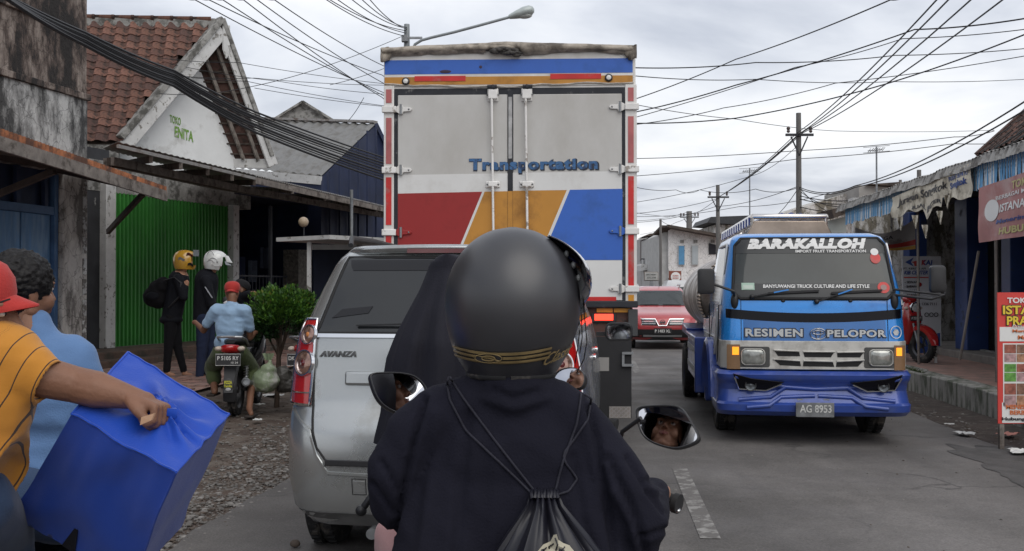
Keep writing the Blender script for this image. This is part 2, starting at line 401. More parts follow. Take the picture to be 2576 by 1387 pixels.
# ================================================================ ground, road, pavements
def bump_chain(N, L, b, src, scale, strength, dist=.01, prev=None):
    n = N.new('ShaderNodeTexNoise'); n.inputs['Scale'].default_value = scale; n.inputs['Detail'].default_value = 8; n.inputs['Roughness'].default_value = .7
    L.new(src, n.inputs['Vector']); bp = N.new('ShaderNodeBump'); bp.inputs['Strength'].default_value = strength; bp.inputs['Distance'].default_value = dist
    L.new(n.outputs['Fac'], bp.inputs['Height'])
    if prev: L.new(prev, bp.inputs['Normal'])
    L.new(bp.outputs[0], b.inputs['Normal']); return bp.outputs[0]
def asphalt_mat():
    m = bpy.data.materials.new('asphalt'); m.use_nodes = True; N = m.node_tree.nodes; L = m.node_tree.links; b = N['Principled BSDF']
    tc = N.new('ShaderNodeTexCoord'); o = tc.outputs['Object']
    def noise(scale, det=6, ro=.6, st=None):
        n = N.new('ShaderNodeTexNoise'); n.inputs['Scale'].default_value = scale; n.inputs['Detail'].default_value = det; n.inputs['Roughness'].default_value = ro
        if st:
            mp = N.new('ShaderNodeMapping'); mp.inputs['Scale'].default_value = st; L.new(o, mp.inputs[0]); L.new(mp.outputs[0], n.inputs['Vector'])
        else: L.new(o, n.inputs['Vector'])
        return n.outputs['Fac']
    def ramp(f, a, b_, c0, c1):
        r = N.new('ShaderNodeMapRange'); r.inputs[1].default_value = a; r.inputs[2].default_value = b_; r.inputs[3].default_value = c0; r.inputs[4].default_value = c1; L.new(f, r.inputs[0]); return r.outputs[0]
    def mul(a, b_):
        k = N.new('ShaderNodeMath'); k.operation = 'MULTIPLY'; L.new(a, k.inputs[0]); L.new(b_, k.inputs[1]); return k.outputs[0]
    f = mul(ramp(noise(.55, 5), .38, .62, .76, 1.18), ramp(noise(75, 3, .7), .3, .7, .68, 1.32))
    f = mul(f, ramp(noise(6, 8, .7), .3, .72, .9, 1.1))
    f = mul(f, ramp(noise(1.3, 4, .5, (1, .09, 1)), .36, .6, .8, 1.1))        # tyre-polished lanes run along the road
    vo = N.new('ShaderNodeTexVoronoi'); vo.feature = 'DISTANCE_TO_EDGE'; vo.inputs['Scale'].default_value = .55; vo.inputs['Randomness'].default_value = 1
    dn = N.new('ShaderNodeTexNoise'); dn.inputs['Scale'].default_value = 2.2; dn.inputs['Detail'].default_value = 6; L.new(o, dn.inputs['Vector'])
    mxv = N.new('ShaderNodeMixRGB'); mxv.inputs[0].default_value = .35; L.new(o, mxv.inputs[1]); L.new(dn.outputs['Color'], mxv.inputs[2]); L.new(mxv.outputs[0], vo.inputs['Vector'])
    crack = ramp(vo.outputs['Distance'], .0, .009, .42, 1)
    gate = ramp(noise(.35, 2), .46, .56, 0, 1)
    k = N.new('ShaderNodeMix'); k.data_type = 'FLOAT'; L.new(gate, k.inputs[0]); k.inputs[2].default_value = 1; L.new(crack, k.inputs[3])
    f = mul(f, k.outputs[0])
    rgb = N.new('ShaderNodeRGB'); rgb.outputs[0].default_value = (.122, .113, .107, 1)
    vm = N.new('ShaderNodeVectorMath'); vm.operation = 'SCALE'; L.new(rgb.outputs[0], vm.inputs[0]); L.new(f, vm.inputs['Scale'])
    L.new(vm.outputs[0], b.inputs['Base Color']); b.inputs['Roughness'].default_value = .8
    L.new(ramp(noise(.7, 4), .4, .62, .92, .62), b.inputs['Roughness'])
    n1 = bump_chain(N, L, b, o, 140, .5, .006); bump_chain(N, L, b, o, 9, .25, .02, n1)
    return m
ASPH = asphalt_mat()
DIRT = mat('damp brown soil', (.080, .056, .044), .93, var=.35, scale=1.6, bump=.8, bscale=26, dirt=(.13, .108, .09), damt=.45, dscale=5, dedge=.35)
DIRT2 = mat('dark gutter soil', (.058, .044, .037), .9, var=.35, scale=3, bump=.9, bscale=34, dirt=(.10, .085, .072), damt=.3, dscale=8, dedge=.3)
PATCH = mat('dark asphalt patch', (.082, .077, .075), .8, var=.3, scale=5, bump=.5, bscale=120)
PAINTW = mat('worn white road paint', (.25, .242, .23), .8, var=.25, scale=12, dirt=(.13, .122, .116), damt=.58, dscale=11, dedge=.2, bump=.3, bscale=90)
TILE_P = mat('red paving', (.33, .20, .16), .72, var=.25, scale=5, dirt=(.20, .15, .125), damt=.4, dscale=4, dedge=.4, bump=.3, bscale=40)
KERB = mat('mossy kerb concrete', (.31, .30, .27), .85, var=.3, scale=7, dirt=(.09, .10, .07), damt=.42, dscale=5, dedge=.3, bump=.6, bscale=30, stretch=(1, 1, .35))
def rag(al, k, amp, seed=0):
    return amp*(mnoise.noise(V((al*k, seed, 0)))+.5*mnoise.noise(V((al*k*2.7, seed+9, 0)))+.25*mnoise.noise(V((al*k*7, seed+4, 0))))
gb = B(); gb.grid(lambda u, v: V((-500+1000*u, -60+1400*v, -.012)), 4, 4)
structure('ground', gb, DIRT)
def strip(name, m, a, b, al0, al1, z, na=260, nw=8, hz=0, seedz=3):
    def f(u, v):
        al = al0+(al1-al0)*u**1.6; l = a(al) if callable(a) else a; r = b(al) if callable(b) else b
        off = l+(r-l)*v; e = min(1, 4*v*(1-v)+.0)
        zz = (z(al, off) if callable(z) else z)+hz*e*mnoise.noise(V((off*2.2, al*2.2, seedz)))
        return W(off, al, zz)
    g = B(); g.grid(f, na, nw); return structure(name, g, m, smooth=60)
strip('road', ASPH, lambda a: -2.4+rag(a, .9, .14, 1), lambda a: 3.62+rag(a, .8, .12, 2), -6, 420, lambda al, o: .022-.0012*(o-.6)**2, na=420, nw=8)
strip('dirt_verge', DIRT, -5.15, -2.15, -6, 90, lambda al, o: max(0, (-4.3-o))*.22-.004+.018*mnoise.noise(V((o*3, al*3, 1)))+.006*mnoise.noise(V((o*11, al*11, 1))), na=420, nw=60)
strip('gutter_soil', DIRT2, 3.45, 4.5, -6, 90, lambda al, o: -.002+max(0, o-3.9)*.06+.012*mnoise.noise(V((o*5, al*5, 6)))-max(0, 3.62-o)*.12, na=420, nw=18)
# worn centre dashes
for a0, a1 in ((-3.2, -.8), (5.95, 8.28), (17.6, 20.6), (29.5, 32.5), (41, 44)):
    g = B(); g.grid(lambda u, v: W(.565+.118*v+.0*u, a0+(a1-a0)*u, .026), 12, 2); structure('road_marking', g, PAINTW)
# asphalt repair patch beside the gutter
g = B(); ring = []
for i in range(160):
    t = 2*PI*i/160; rr = 1+.55*mnoise.noise(V((math.cos(t)*1.3, math.sin(t)*1.3, 5)))+.3*mnoise.noise(V((math.cos(t)*5, math.sin(t)*5, 2)))
    ring.append(W(3.55+.62*math.cos(t)*rr, 8.25+1.35*math.sin(t)*rr, .0262-.0012*(2.95+.62*math.cos(t)*rr)**2))
g.add([W(3.55, 8.2, .0158)]+ring, [(0, i+1, (i+1) % 160+1) for i in range(160)]); structure('road_patch', g, PATCH)
# right pavement: raised 0.3 m, kerb of separate stones
g = B(); g.grid(lambda u, v: W(4.62+9*v, -6+60*u, .292+.006*mnoise.noise(V((u*60, v*9, 0)))), 120, 16); structure('pavement', g, TILE_P, smooth=60)
kerb = thing('kerb', 'tall mossy concrete kerb along the pavement on the right side of the road', 'kerb', W(4.33, 0)); random.seed(3)
kst = []
for v in range(3):
    kb = B(); kb.bx(0, .30, 0, .985, -.03, .305); me = mesh_of(kb, 'kerb_stone', 30); me.materials.append(KERB); kst.append(me)
for i in range(-4, 40):
    o = obj('kerb_stone', kst[i % 3], KERB, kerb, world=True, bevel=.018); q = W(4.33+random.uniform(-.008, .008), i*1.0, random.uniform(-.008, .006))
    o.location = q; o.rotation_euler = (0, 0, ROAD_A+random.uniform(-.004, .004))
# left pavement in red tiles, raised .2 m
g = B(); g.grid(lambda u, v: W(-5.0-5.5*v, 4+40*u, .196+.01*mnoise.noise(V((u*50, v*6, 3)))), 100, 14); structure('pavement_tiled', g, TILE_P, smooth=60)
tb = B(); tb.bx(-.142, .142, -.142, .142, -.02, .012); tme = mesh_of(tb, 'tile', 30)
TILE_M = [mat('paving tile %s' % k, c, .7, var=.2, scale=8, dirt=(.085, .068, .06), damt=.35, dscale=6, dedge=.3) for k, c in (('red', (.28, .15, .12)), ('rose', (.32, .20, .165)), ('dark', (.21, .125, .105)))]
tms = []
for m in TILE_M: me = tme.copy(); me.materials.clear(); me.materials.append(m); tms.append(me)
pv = bpy.data.objects['pavement_tiled']; random.seed(12)
for i in range(8):
    for j in range(34):
        if random.random() < .06: continue
        q = W(-5.2-.3*i, 10.2+.3*j, .202+random.uniform(-.003, .004))
        o = obj('tile', random.choice(tms), TILE_M[0], pv); o.location = q; o.rotation_euler = (random.uniform(-.01, .01), random.uniform(-.01, .01), ROAD_A)
# gravel washed along the edge of the asphalt
def stones(name, n, fo, seed, smin, smax, m):
    rnd = random.Random(seed); g = B(); ico = bmesh.new(); bmesh.ops.create_icosphere(ico, subdivisions=1, radius=1)
    iv = [v.co.copy() for v in ico.verts]; jf = [tuple(v.index for v in f.verts) for f in ico.faces]; ico.free()
    for k in range(n):
        off, al = fo(rnd); s = smin+(smax-smin)*rnd.random()**3
        sx, sy, sz = s*rnd.uniform(.7, 1.3), s*rnd.uniform(.7, 1.3), s*rnd.uniform(.3, .6); a = rnd.random()*7
        c = W(off, al, max(0, (-4.3-off))*.22+sz*.35)
        g.add([c+V((v.x*sx*math.cos(a)-v.y*sy*math.sin(a), v.x*sx*math.sin(a)+v.y*sy*math.cos(a), v.z*sz))*rnd.uniform(.85, 1.15) if False else c+V((v.x*sx*math.cos(a)-v.y*sy*math.sin(a), v.x*sx*math.sin(a)+v.y*sy*math.cos(a), v.z*sz)) for v in iv], jf, rnd.choice((0, 0, 1, 2)))
    o = obj(name, g, m, smooth=25, recalc=False); return o
GR = [mat('gravel grey', (.14, .13, .12), .85, var=.4, scale=15), mat('gravel brown', (.09, .07, .057), .9, var=.3, scale=15), mat('gravel pale', (.22, .205, .19), .8, var=.3, scale=15)]
def fo1(r):
    al = 4.2+6.5*r.random()**1.2; return -2.35-abs(r.gauss(0, .62))+.1, al
def fo2(r): return r.uniform(-4.7, -2.3), 4.2+14*r.random()
o = stones('gravel', 11000, fo1, 5, .004, .024, GR); tag(o, 'grey gravel washed along the left edge of the asphalt', 'gravel', kind='stuff')
o = stones('gravel', 2600, fo2, 6, .004, .028, GR); tag(o, 'loose stones scattered over the brown dirt verge', 'gravel', kind='stuff')
def fo3(r): return 3.5+.85*r.random(), 4+22*r.random()
o = stones('gravel', 2200, fo3, 8, .005, .03, GR); tag(o, 'small stones and grit in the gutter below the right kerb', 'gravel', kind='stuff')
def fo4(r): return r.uniform(-2.2, 3.3), 3.5+16*r.random()
o = stones('gravel', 500, fo4, 9, .004, .012, GR); tag(o, 'loose grit lying on the asphalt of the road', 'gravel', kind='stuff')
o.location.z = .02
ro = B(); ro.ell((0, 0, .02), (.03, .024, .022), nu=9, nv=6); q = P(742, 1366, 5.7); o = obj('rock', ro, GR[1], loc=(q.x, q.y, 0.02)); tag(o, 'single dark stone on the asphalt behind the silver car', 'stone')
PAPER = mat('litter paper', (.62, .62, .6), .8, var=.15, scale=20); PINKP = mat('litter pink plastic', (.5, .22, .18), .6)
def litter(x, y, s, m, lab, z=0.02, seed=0):
    d = (CAM_H-z)*2575/(y-728); q = P(x, y, d); r = random.Random(seed); b = B(); 
    b.slab(lambda u, v: V(((u-.5)*s*(1+.2*math.sin(v*5+seed)), (v-.5)*s*.7*(1+.2*math.sin(u*6)), .012+.03*s*4*mnoise.noise(V((u*4+seed, v*4, 0))))), 8, 6, (0, 0, .002))
    o = obj('litter_scrap', b, m, loc=(q.x, q.y, z+.01)); o.rotation_euler.z = r.random()*3; tag(o, lab, 'litter', 'scraps of litter on the ground'); return o
litter(683, 997, .26, PAPER, 'largest crumpled white paper scrap on the dirt beside the sack', seed=1)
litter(746, 1008, .12, PAPER, 'small white scrap in the dirt by the silver car tail lamp', seed=2)
litter(652, 1021, .12, PAPER, 'thin white scrap in the dirt right of the motorcycle wheel', seed=3)
litter(610, 1010, .09, mat('litter blue', (.3, .42, .5), .6), 'pale blue scrap in the dirt close to the motorcycle wheel', seed=4)
litter(2425, 1094, .2, PAPER, 'flat white scrap in the gutter in front of the red sign', seed=5)
litter(2386, 1071, .09, PAPER, 'small white scrap halfway across the gutter soil', seed=6)
litter(2350, 1000, .12, mat('litter straw', (.45, .42, .25), .8), 'straw coloured scrap at the foot of the mossy kerb', seed=7)
litter(2535, 1096, .2, PINKP, 'pink scrap beside the leg of the red sign', seed=8)
litter(2565, 1140, .22, PAPER, 'white scrap near the road edge below the red sign', seed=9)
litter(648, 1060, .12, PAPER, 'white scrap on the dirt in front of the gravel', seed=10)

# ================================================================ left: old mottled building
def onpl(x, y, o, u):
    """where the sight line through x, y meets the upright plane through o along u"""
    a = (x-1287.5)/2575; t = (a*o[1]-o[0])/(u[0]-a*u[1]); d = o[1]+u[1]*t; return P(x, y, d)
def mottled(name, c1, c2, c3, sc1=1.2):
    m = bpy.data.materials.new(name); m.use_nodes = True; N = m.node_tree.nodes; L = m.node_tree.links; b = N['Principled BSDF']; b.inputs['Roughness'].default_value = .9
    tc = N.new('ShaderNodeTexCoord'); mp = N.new('ShaderNodeMapping'); mp.inputs['Scale'].default_value = (1.2, 1.2, .45); L.new(tc.outputs['Object'], mp.inputs[0])
    n = N.new('ShaderNodeTexNoise'); n.inputs['Scale'].default_value = sc1; n.inputs['Detail'].default_value = 10; n.inputs['Roughness'].default_value = .68; L.new(mp.outputs[0], n.inputs['Vector'])
    cr = N.new('ShaderNodeValToRGB'); e = cr.color_ramp.elements; e[0].position = .43; e[0].color = (*c1, 1); e[1].position = .585; e[1].color = (*c3, 1); q = e.new(.49); q.color = (*c2, 1)
    L.new(n.outputs['Fac'], cr.inputs[0])
    v = N.new('ShaderNodeTexVoronoi'); v.feature = 'DISTANCE_TO_EDGE'; v.inputs['Scale'].default_value = 6; 
    n3 = N.new('ShaderNodeTexNoise'); n3.inputs['Scale'].default_value = 5; L.new(tc.outputs['Object'], n3.inputs['Vector'])
    mv = N.new('ShaderNodeMixRGB'); mv.inputs[0].default_value = .2; L.new(tc.outputs['Object'], mv.inputs[1]); L.new(n3.outputs['Color'], mv.inputs[2]); L.new(mv.outputs[0], v.inputs['Vector'])
    r = N.new('ShaderNodeMapRange'); r.inputs[1].default_value = 0; r.inputs[2].default_value = .035; r.inputs[3].default_value = .45; r.inputs[4].default_value = 1; L.new(v.outputs['Distance'], r.inputs[0])
    vm = N.new('ShaderNodeVectorMath'); vm.operation = 'SCALE'; L.new(cr.outputs[0], vm.inputs[0]); L.new(r.outputs[0], vm.inputs['Scale']); L.new(vm.outputs[0], b.inputs['Base Color'])
    bump_chain(N, L, b, tc.outputs['Object'], 14, .8, .03); return m
MOT_A = mottled('blackened plaster', (.018, .015, .014), (.085, .062, .052), (.27, .225, .195), 2.4)
MOT_B = mottled('stained grey plaster', (.05, .05, .05), (.21, .21, .205), (.48, .48, .47), 2.2)
MOT_C = mottled('peeling column plaster', (.17, .16, .15), (.40, .38, .36), (.58, .56, .53), 3)
LO = (-6.0, 14.4); LU = V((.21, .978, 0)); LU.normalize(); LN = V((LU.y, -LU.x, 0))
lob = lambda t, n, z: V((LO[0], LO[1], 0))+LU*t+LN*n+V((0, 0, z))
old = thing('old_building', 'old two storey building with blackened mottled plaster and blue wooden shutters at the left edge', 'building', lob(0, 0, 0))
def lbox(b, t0, t1, n0, n1, z0, z1, m=0):
    vs = [lob(t, n, z) for t in (t0, t1) for n in (n0, n1) for z in (z0, z1)]
    return b.add(vs, [(0, 1, 3, 2), (4, 6, 7, 5), (0, 4, 5, 1), (2, 3, 7, 6), (0, 2, 6, 4), (1, 5, 7, 3)], m)
b = B(); lbox(b, -11, 0, -5, 0, 4.15, 8.2); obj('upper_wall', b, MOT_A, old, world=True)
b = B(); lbox(b, -11, -.02, -5, .03, 3.05, 4.1); obj('lower_wall', b, MOT_B, old, world=True)
b = B(); lbox(b, -11, .02, -.1, .07, 4.1, 4.19); lbox(b, -11, .02, -.1, .05, 5.0, 5.06); obj('moulding', b, MOT_A, old, world=True, bevel=.01)
b = B(); lbox(b, -.14, .06, -1, .05, 5.9, 8.2); obj('corner_pier', b, MOT_B, old, world=True)
b = B(); lbox(b, -.52, 0.02, -.6, .02, .2, 3.05); obj('column', b, MOT_C, old, world=True, bevel=.02)
b = B()
for k in range(9): lbox(b, -.10, -.02, .022, .034, .5+k*.29, .5+k*.29+.22)
obj('flaking_edge', b, mat('white flaking paint', (.45, .46, .46), .8, var=.3, dirt=(.15, .14, .13), damt=.5, dscale=12), old, world=True)
BLUEW = mat('faded blue wood', (.11, .24, .44), .6, var=.25, scale=3, stretch=(3, 3, .4), dirt=(.2, .32, .48), damt=.35, dscale=4, dedge=.4)
BLUED = mat('dark blue wood', (.02, .035, .085), .6, var=.3, scale=4)
b = B(); lbox(b, -11, -.52, -.5, -.16, .2, 3.05); obj('back_panel', b, BLUED, old, world=True)
t = -.62
for k in range(7):
    b = B(); lbox(b, t-.58, t-.01, -.15, -.10, .35, 2.45); obj('shutter_board', b, BLUEW, old, world=True, bevel=.008); t -= .6
b = B(); lbox(b, -8, -.54, -.12, -.05, 2.45, 2.56); lbox(b, -8, -.54, -.12, -.05, .24, .34); lbox(b, -.62, -.54, -.14, -.04, .24, 3.0); obj('door_frame', b, mat('blue painted frame', (.06, .13, .26), .55, var=.25), old, world=True, bevel=.006)
t = -.7
for k in range(8):
    b = B(); lbox(b, t-.07, t, -.14, -.08, 2.56, 3.05); obj('upper_slat', b, BLUED, old, world=True); t -= .55
# rusty awning
RUST = mat('rusty corrugated sheet', (.19, .075, .04), .85, var=.4, scale=5, dirt=(.06, .035, .028), damt=.4, dscale=5, dedge=.4)
WOODD = mat('weathered dark wood', (.075, .058, .048), .85, var=.4, scale=6, stretch=(1, 1, 1), dirt=(.035, .028, .025), damt=.35, dscale=3, dedge=.3)
WOODG = mat('grey weathered wood', (.20, .175, .155), .85, var=.35, scale=7, dirt=(.08, .065, .055), damt=.35, dscale=6, dedge=.3)
aw = thing('rusty_awning', 'rusty corrugated awning sloping out over the blue shutters of the old building', 'awning', lob(-3, 1, 2.9))
def corr(b, a0, a1, c0, c1, pitch, amp, n=None, m=0, th=.006):
    """corrugated sheet; a0-a1 outer edge, c0-c1 inner edge, waves run from outer to inner"""
    a0, a1, c0, c1 = map(V, (a0, a1, c0, c1)); L_ = (a1-a0).length; n = n or max(8, int(L_/pitch*5)); up = (a1-a0).cross(c0-a0).normalized()
    if up.z < 0: up = -up
    def f(u, v): return a0.lerp(a1, u).lerp(c0.lerp(c1, u), v)+up*amp*math.sin(2*PI*u*L_/pitch)
    return b.slab(f, n, 3, up*th, m)
e0, e1 = P(-60, 322, 9.0), P(418, 484, 12.97)
i0, i1 = lob(-6.5, .05, 3.22), lob(.9, .1, 3.12)
b = B(); corr(b, e0+V((0, 0, .05)), e1+V((0, 0, .04)), i0, i1, .076, .012); obj('corrugated_sheet', b, RUST, aw, world=True, smooth=60)
b = B(); b.bar(e0-V((0, 0, .07)), e1-V((0, 0, .05)), .035, .13, up=(0, 0, 1)); obj('fascia_board', b, WOODG, aw, world=True)
b = B(); b.slab(lambda u, v: e0.lerp(e1, u)+V((.012*math.sin(u*360), -.03, .07-.085*v)), 320, 1, (.004, -.004, 0)); obj('rusty_edge', b, mat('bright rust', (.34, .13, .06), .85, var=.4, scale=6, dirt=(.1, .05, .035), damt=.45, dscale=4, dedge=.3), aw, world=True, smooth=60)
for k, u in enumerate((.25, .5, .75, .97)):
    b = B(); a = e0.lerp(e1, u); c = i0.lerp(i1, u); b.bar(a-V((0, 0, .07)), c-V((0, 0, .09)), .05, .08, up=(0, 0, 1)); obj('rafter', b, WOODD, aw, world=True)
for u in (.52, .93):
    b = B(); a = e0.lerp(e1, u).lerp(i0.lerp(i1, u), .25)-V((0, 0, .12)); c = i0.lerp(i1, u)-V((0, 0, .85)); b.bar(a, c, .05, .07, up=(0, 0, 1)); obj('bracket', b, WOODD, aw, world=True)
b = B()
for v in (.33, .66): b.bar(e0.lerp(i0, v)-V((0, 0, .03)), e1.lerp(i1, v)-V((0, 0, .03)), .04, .05, up=(0, 0, 1))
obj('batten', b, WOODD, aw, world=True)

# ================================================================ left: gabled shop house
GO = (-7.08, 18.05); GU = V((.35, .9368, 0)); GN = V((GU.y, -GU.x, 0))
gob = lambda t, n, z: V((GO[0], GO[1], 0))+GU*t+GN*n+V((0, 0, z))
def gbox(b, t0, t1, n0, n1, z0, z1, m=0):
    vs = [gob(t, n, z) for t in (t0, t1) for n in (n0, n1) for z in (z0, z1)]
    return b.add(vs, [(0, 1, 3, 2), (4, 6, 7, 5), (0, 4, 5, 1), (2, 3, 7, 6), (0, 2, 6, 4), (1, 5, 7, 3)], m)
WHITEW = mat('white plaster wall', (.74, .755, .755), .8, var=.07, scale=2, dirt=(.42, .42, .40), damt=.22, dscale=2, dedge=.5)
CEM = mat('weathered cement', (.27, .265, .25), .88, var=.25, scale=6, dirt=(.09, .088, .08), damt=.42, dscale=5, dedge=.3, bump=.5, bscale=25)
WHITEB = mat('white painted board', (.54, .54, .53), .7, var=.12, scale=5, dirt=(.2, .19, .17), damt=.25, dscale=9)
DARKW = mat('dark peeling wall', (.035, .036, .04), .8, var=.3, scale=3, dirt=(.22, .22, .21), damt=.13, dscale=3.2, dedge=.05)
GREEN = mat('green painted shutter', (.036, .21, .032), .55, var=.2, scale=2, dirt=(.03, .13, .03), damt=.35, dscale=1.3, dedge=.6, stretch=(1, 1, .5))
GREEND = mat('green shutter weathered', (.02, .10, .02), .5)
SOIL_STEP = mat('brick step', (.11, .072, .055), .85, var=.35, scale=4, dirt=(.05, .045, .035), damt=.4, dscale=3, dedge=.4)
hs = thing('shop_house', 'gabled shop house with red tiled roof and white gable reading TOKO ENITA', 'house', gob(0, 0, .2))
L1 = V((-7.38, 19.24, 4.2)); L2 = V((-5.10, 21.6, 4.2)); AP = P(556, 61, 20.77); rd = V((-.9968, -.08, 0))
rec = rd*.74
b = B(); b.pris([L1+rec+V((.05, .05, -1.1)), L2+rec+V((0, 0, -1.1)), L2+rec, AP+rec-V((0, 0, .1)), L1+rec+V((.05, .05, 0))], rd*.16); obj('gable_wall', b, WHITEW, hs, world=True)
gdir = (L2-L1).normalized()
green_l = mat('green lettering', (.16, .32, .05), .7, var=.3, dirt=(.4, .42, .35), damt=.3, dscale=14)
gp = lambda x, y: onpl(x, y, (L1+rec-rd*.02)[:2], gdir[:2])
c = gp(441, 303); text('TOKO', .24, .16, green_l, hs, plane_fn(c, gdir+V((0, 0, -.18)), V((0, 0, 1))), world=True, bold=.03)
c = gp(463, 338); text('ENITA', .42, .22, green_l, hs, plane_fn(c, gdir+V((0, 0, -.18)), V((0, 0, 1))), world=True, bold=.03)
# left roof slope with its single tiles
sv = L1-AP; dn = (sv-rd*sv.dot(rd)); DL = dn.length; dn.normalize(); un = rd.cross(dn).normalized()
if un.z < 0: un = -un
SK = sv.dot(rd)
b = B(); b.pris([AP-un*.05, L1-un*.05, L1+rd*4.2-un*.05, AP+rd*4.2-un*.05], -un*.06); roofp = obj('roof', b, WOODD, hs, world=True)
tilemats = [mat('roof tile '+n, c_, .8, var=.3, scale=6, dirt=(.035, .022, .018), damt=.38, dscale=5, dedge=.4) for n, c_ in (('a', (.17, .080, .056)), ('b', (.13, .063, .048)), ('c', (.21, .10, .072)), ('d', (.10, .052, .042)))]
prow, pcol = DL/17.3, .252
def tile_mesh(m):
    b = B()
    def f(u, v):
        x = (u-.5)*pcol*1.1; z = .03*math.sin(2*PI*(u*1.0+.1))+.018*(v)+.0
        return V((x, -(v-.02)*prow*1.22, z))
    b.slab(f, 6, 1, (0, 0, .014)); me = mesh_of(b, 'tile', 50); me.materials.append(m); return me
tm = [tile_mesh(m) for m in tilemats]
MR = Matrix((rd, -dn, rd.cross(-dn))).transposed()
if MR.col[2].z < 0: MR = Matrix((-rd, -dn, (-rd).cross(-dn))).transposed()
eu = MR.to_euler(); rnd = random.Random(2)
for i in range(17):
    for j in range(18):
        dd = (i+.0)*prow; x = (j+.5)*pcol; xo = SK*((dd+prow*.5)/DL)
        if x < xo+.13 or x > xo*0+2.95+.0*i: continue
        o = obj('tile', rnd.choice(tm), tilemats[0], roofp, world=True)
        o.location = AP+rd*(x+rnd.uniform(-.006, .006))+dn*dd+un*(.02+rnd.uniform(0, .008)); o.rotation_euler = (eu.x+rnd.uniform(-.02, .02), eu.y+rnd.uniform(-.02, .02), eu.z+rnd.uniform(-.02, .02))
# ridge: cement bed and half round ridge tiles
b = B(); b.bar(AP+rd*.1+V((0, 0, -.02)), AP+rd*4+V((0, 0, -.02)), .16, .22, up=(0, 0, 1)); obj('ridge_bed', b, CEM, hs, world=True)
rb = B(); rb.lathe([(.10, 0), (.088, .36), (.11, .37), (.11, .42)], 12, Matrix.Rotation(PI/2, 4, 'Y'), a0=-.2, a1=PI+.2); rme = mesh_of(rb, 'ridge_tile', 40)
rme = mesh_of(rb, 'ridge_tile', 40)
for k in range(9):
    o = obj('ridge_tile', rme, tilemats[k % 2], hs, world=True); o.location = AP+rd*(.18+k*.385)+V((0, 0, .10)); o.rotation_euler = (PI/2*0, 0, math.atan2(rd.y, rd.x)); o.scale = (1, 1, 1)
    o.rotation_euler = (math.pi, 0, math.atan2(rd.y, rd.x)) if False else (-PI/2, 0, math.atan2(rd.y, rd.x))
# rakes
def rake(name, a, c, w, h, m, shift=V((0, 0, 0))):
    b = B(); b.bar(a+shift, c+shift, w, h, up=(0, 0, 1)); return obj(name, b, m, hs, world=True, bevel=.01)
rake('rake_cap', AP+V((.0, 0, .10)), L1+V((0, 0, .10)), .20, .12, CEM)
rake('rake_board', AP-rd*.04+V((0, 0, -.13)), L1-rd*.04+V((0, 0, -.13)), .05, .26, WHITEB)
rake('rake_cap', AP+V((.0, 0, .10)), L2+V((0, 0, .06)), .18, .10, CEM)
rake('rake_board', AP-rd*.05+V((0, 0, -.13)), L2-rd*.05+V((0, 0, -.14)), .05, .24, WHITEB)
b = B(); q = AP-rd*.09+V((0, 0, -.02)); g2 = gdir; b.pris([q-g2*.07, q+g2*.07, q+g2*.07-V((0, 0, .5)), q-V((0, 0, .68)), q-g2*.07-V((0, 0, .5))], -rd*.03); obj('finial_board', b, WHITEB, hs, world=True)
# right slope, seen from below: tiles, battens and rafters
sv2 = L2-AP; n2 = rd.cross(sv2).normalized()
if n2.z < 0: n2 = -n2
b = B(); b.pris([AP, L2, L2+rd*4.2, AP+rd*4.2], n2*.05); obj('roof_slope', b, tilemats[3], hs, world=True)
for k in range(13):
    u = (k+.5)/13; b = B(); a = AP+sv2*u; b.bar(a-n2*.025+rd*.03, a-n2*.025+rd*.9, .035, .03, up=(0, 0, 1)); obj('batten', b, WOODD, hs, world=True)
for s in (.25, .55):
    b = B(); b.bar(AP+rd*s-n2*.07+sv2*.06, L2+rd*s-n2*.07, .05, .07, up=(0, 0, 1)); obj('rafter', b, WOODG, hs, world=True)
b = B(); b.bar(L2-rd*.03+V((0, 0, -.10)), L2+rd*.78+V((0, 0, -.10)), .04, .18, up=(0, 0, 1)); obj('eave_board', b, WHITEB, hs, world=True)
b = B(); b.bar(L1+rd*.02+V((0, 0, -.17)), L1+rd*4+V((0, 0, -.17)), .12, .26, up=(0, 0, 1)); obj('eave_beam', b, CEM, hs, world=True)
b = B(); b.pris([L1+rd*.3+V((0, .1, -4)), L1+rd*4+V((0, .1, -4)), L1+rd*4+V((0, .1, -.25)), L1+rd*.3+V((0, .1, -.25))], (0, .2, 0)); obj('side_wall', b, CEM, hs, world=True)
# shop front
b = B(); gbox(b, -1.6, -.02, -.4, -.02, .2, 3.9); obj('side_panel', b, DARKW, hs, world=True)
b = B(); gbox(b, -.24, -.0, -.3, .12, .42, 3.3); obj('pillar', b, WHITEB, hs, world=True, bevel=.01)
b = B(); gbox(b, 3.42, 3.62, -.3, .12, .42, 3.2); obj('pillar', b, WHITEB, hs, world=True, bevel=.01)
b = B(); gbox(b, -2.2, 9, -3.5, .9, .05, .42); obj('floor_step', b, SOIL_STEP, hs, world=True, bevel=.02)
b = B(); gbox(b, -2.2, 9, .9, 1.25, .05, .31); obj('floor_step', b, SOIL_STEP, hs, world=True, bevel=.02)
b = B(); gbox(b, -1.8, 4.2, -.35, -.01, 3.16, 3.7); obj('front_beam', b, CEM, hs, world=True)
gd = bpy.data.objects.new('roller_shutter', None); COL.objects.link(gd); gd.parent = hs; gd.matrix_parent_inverse = inv_world(hs)
n = 34
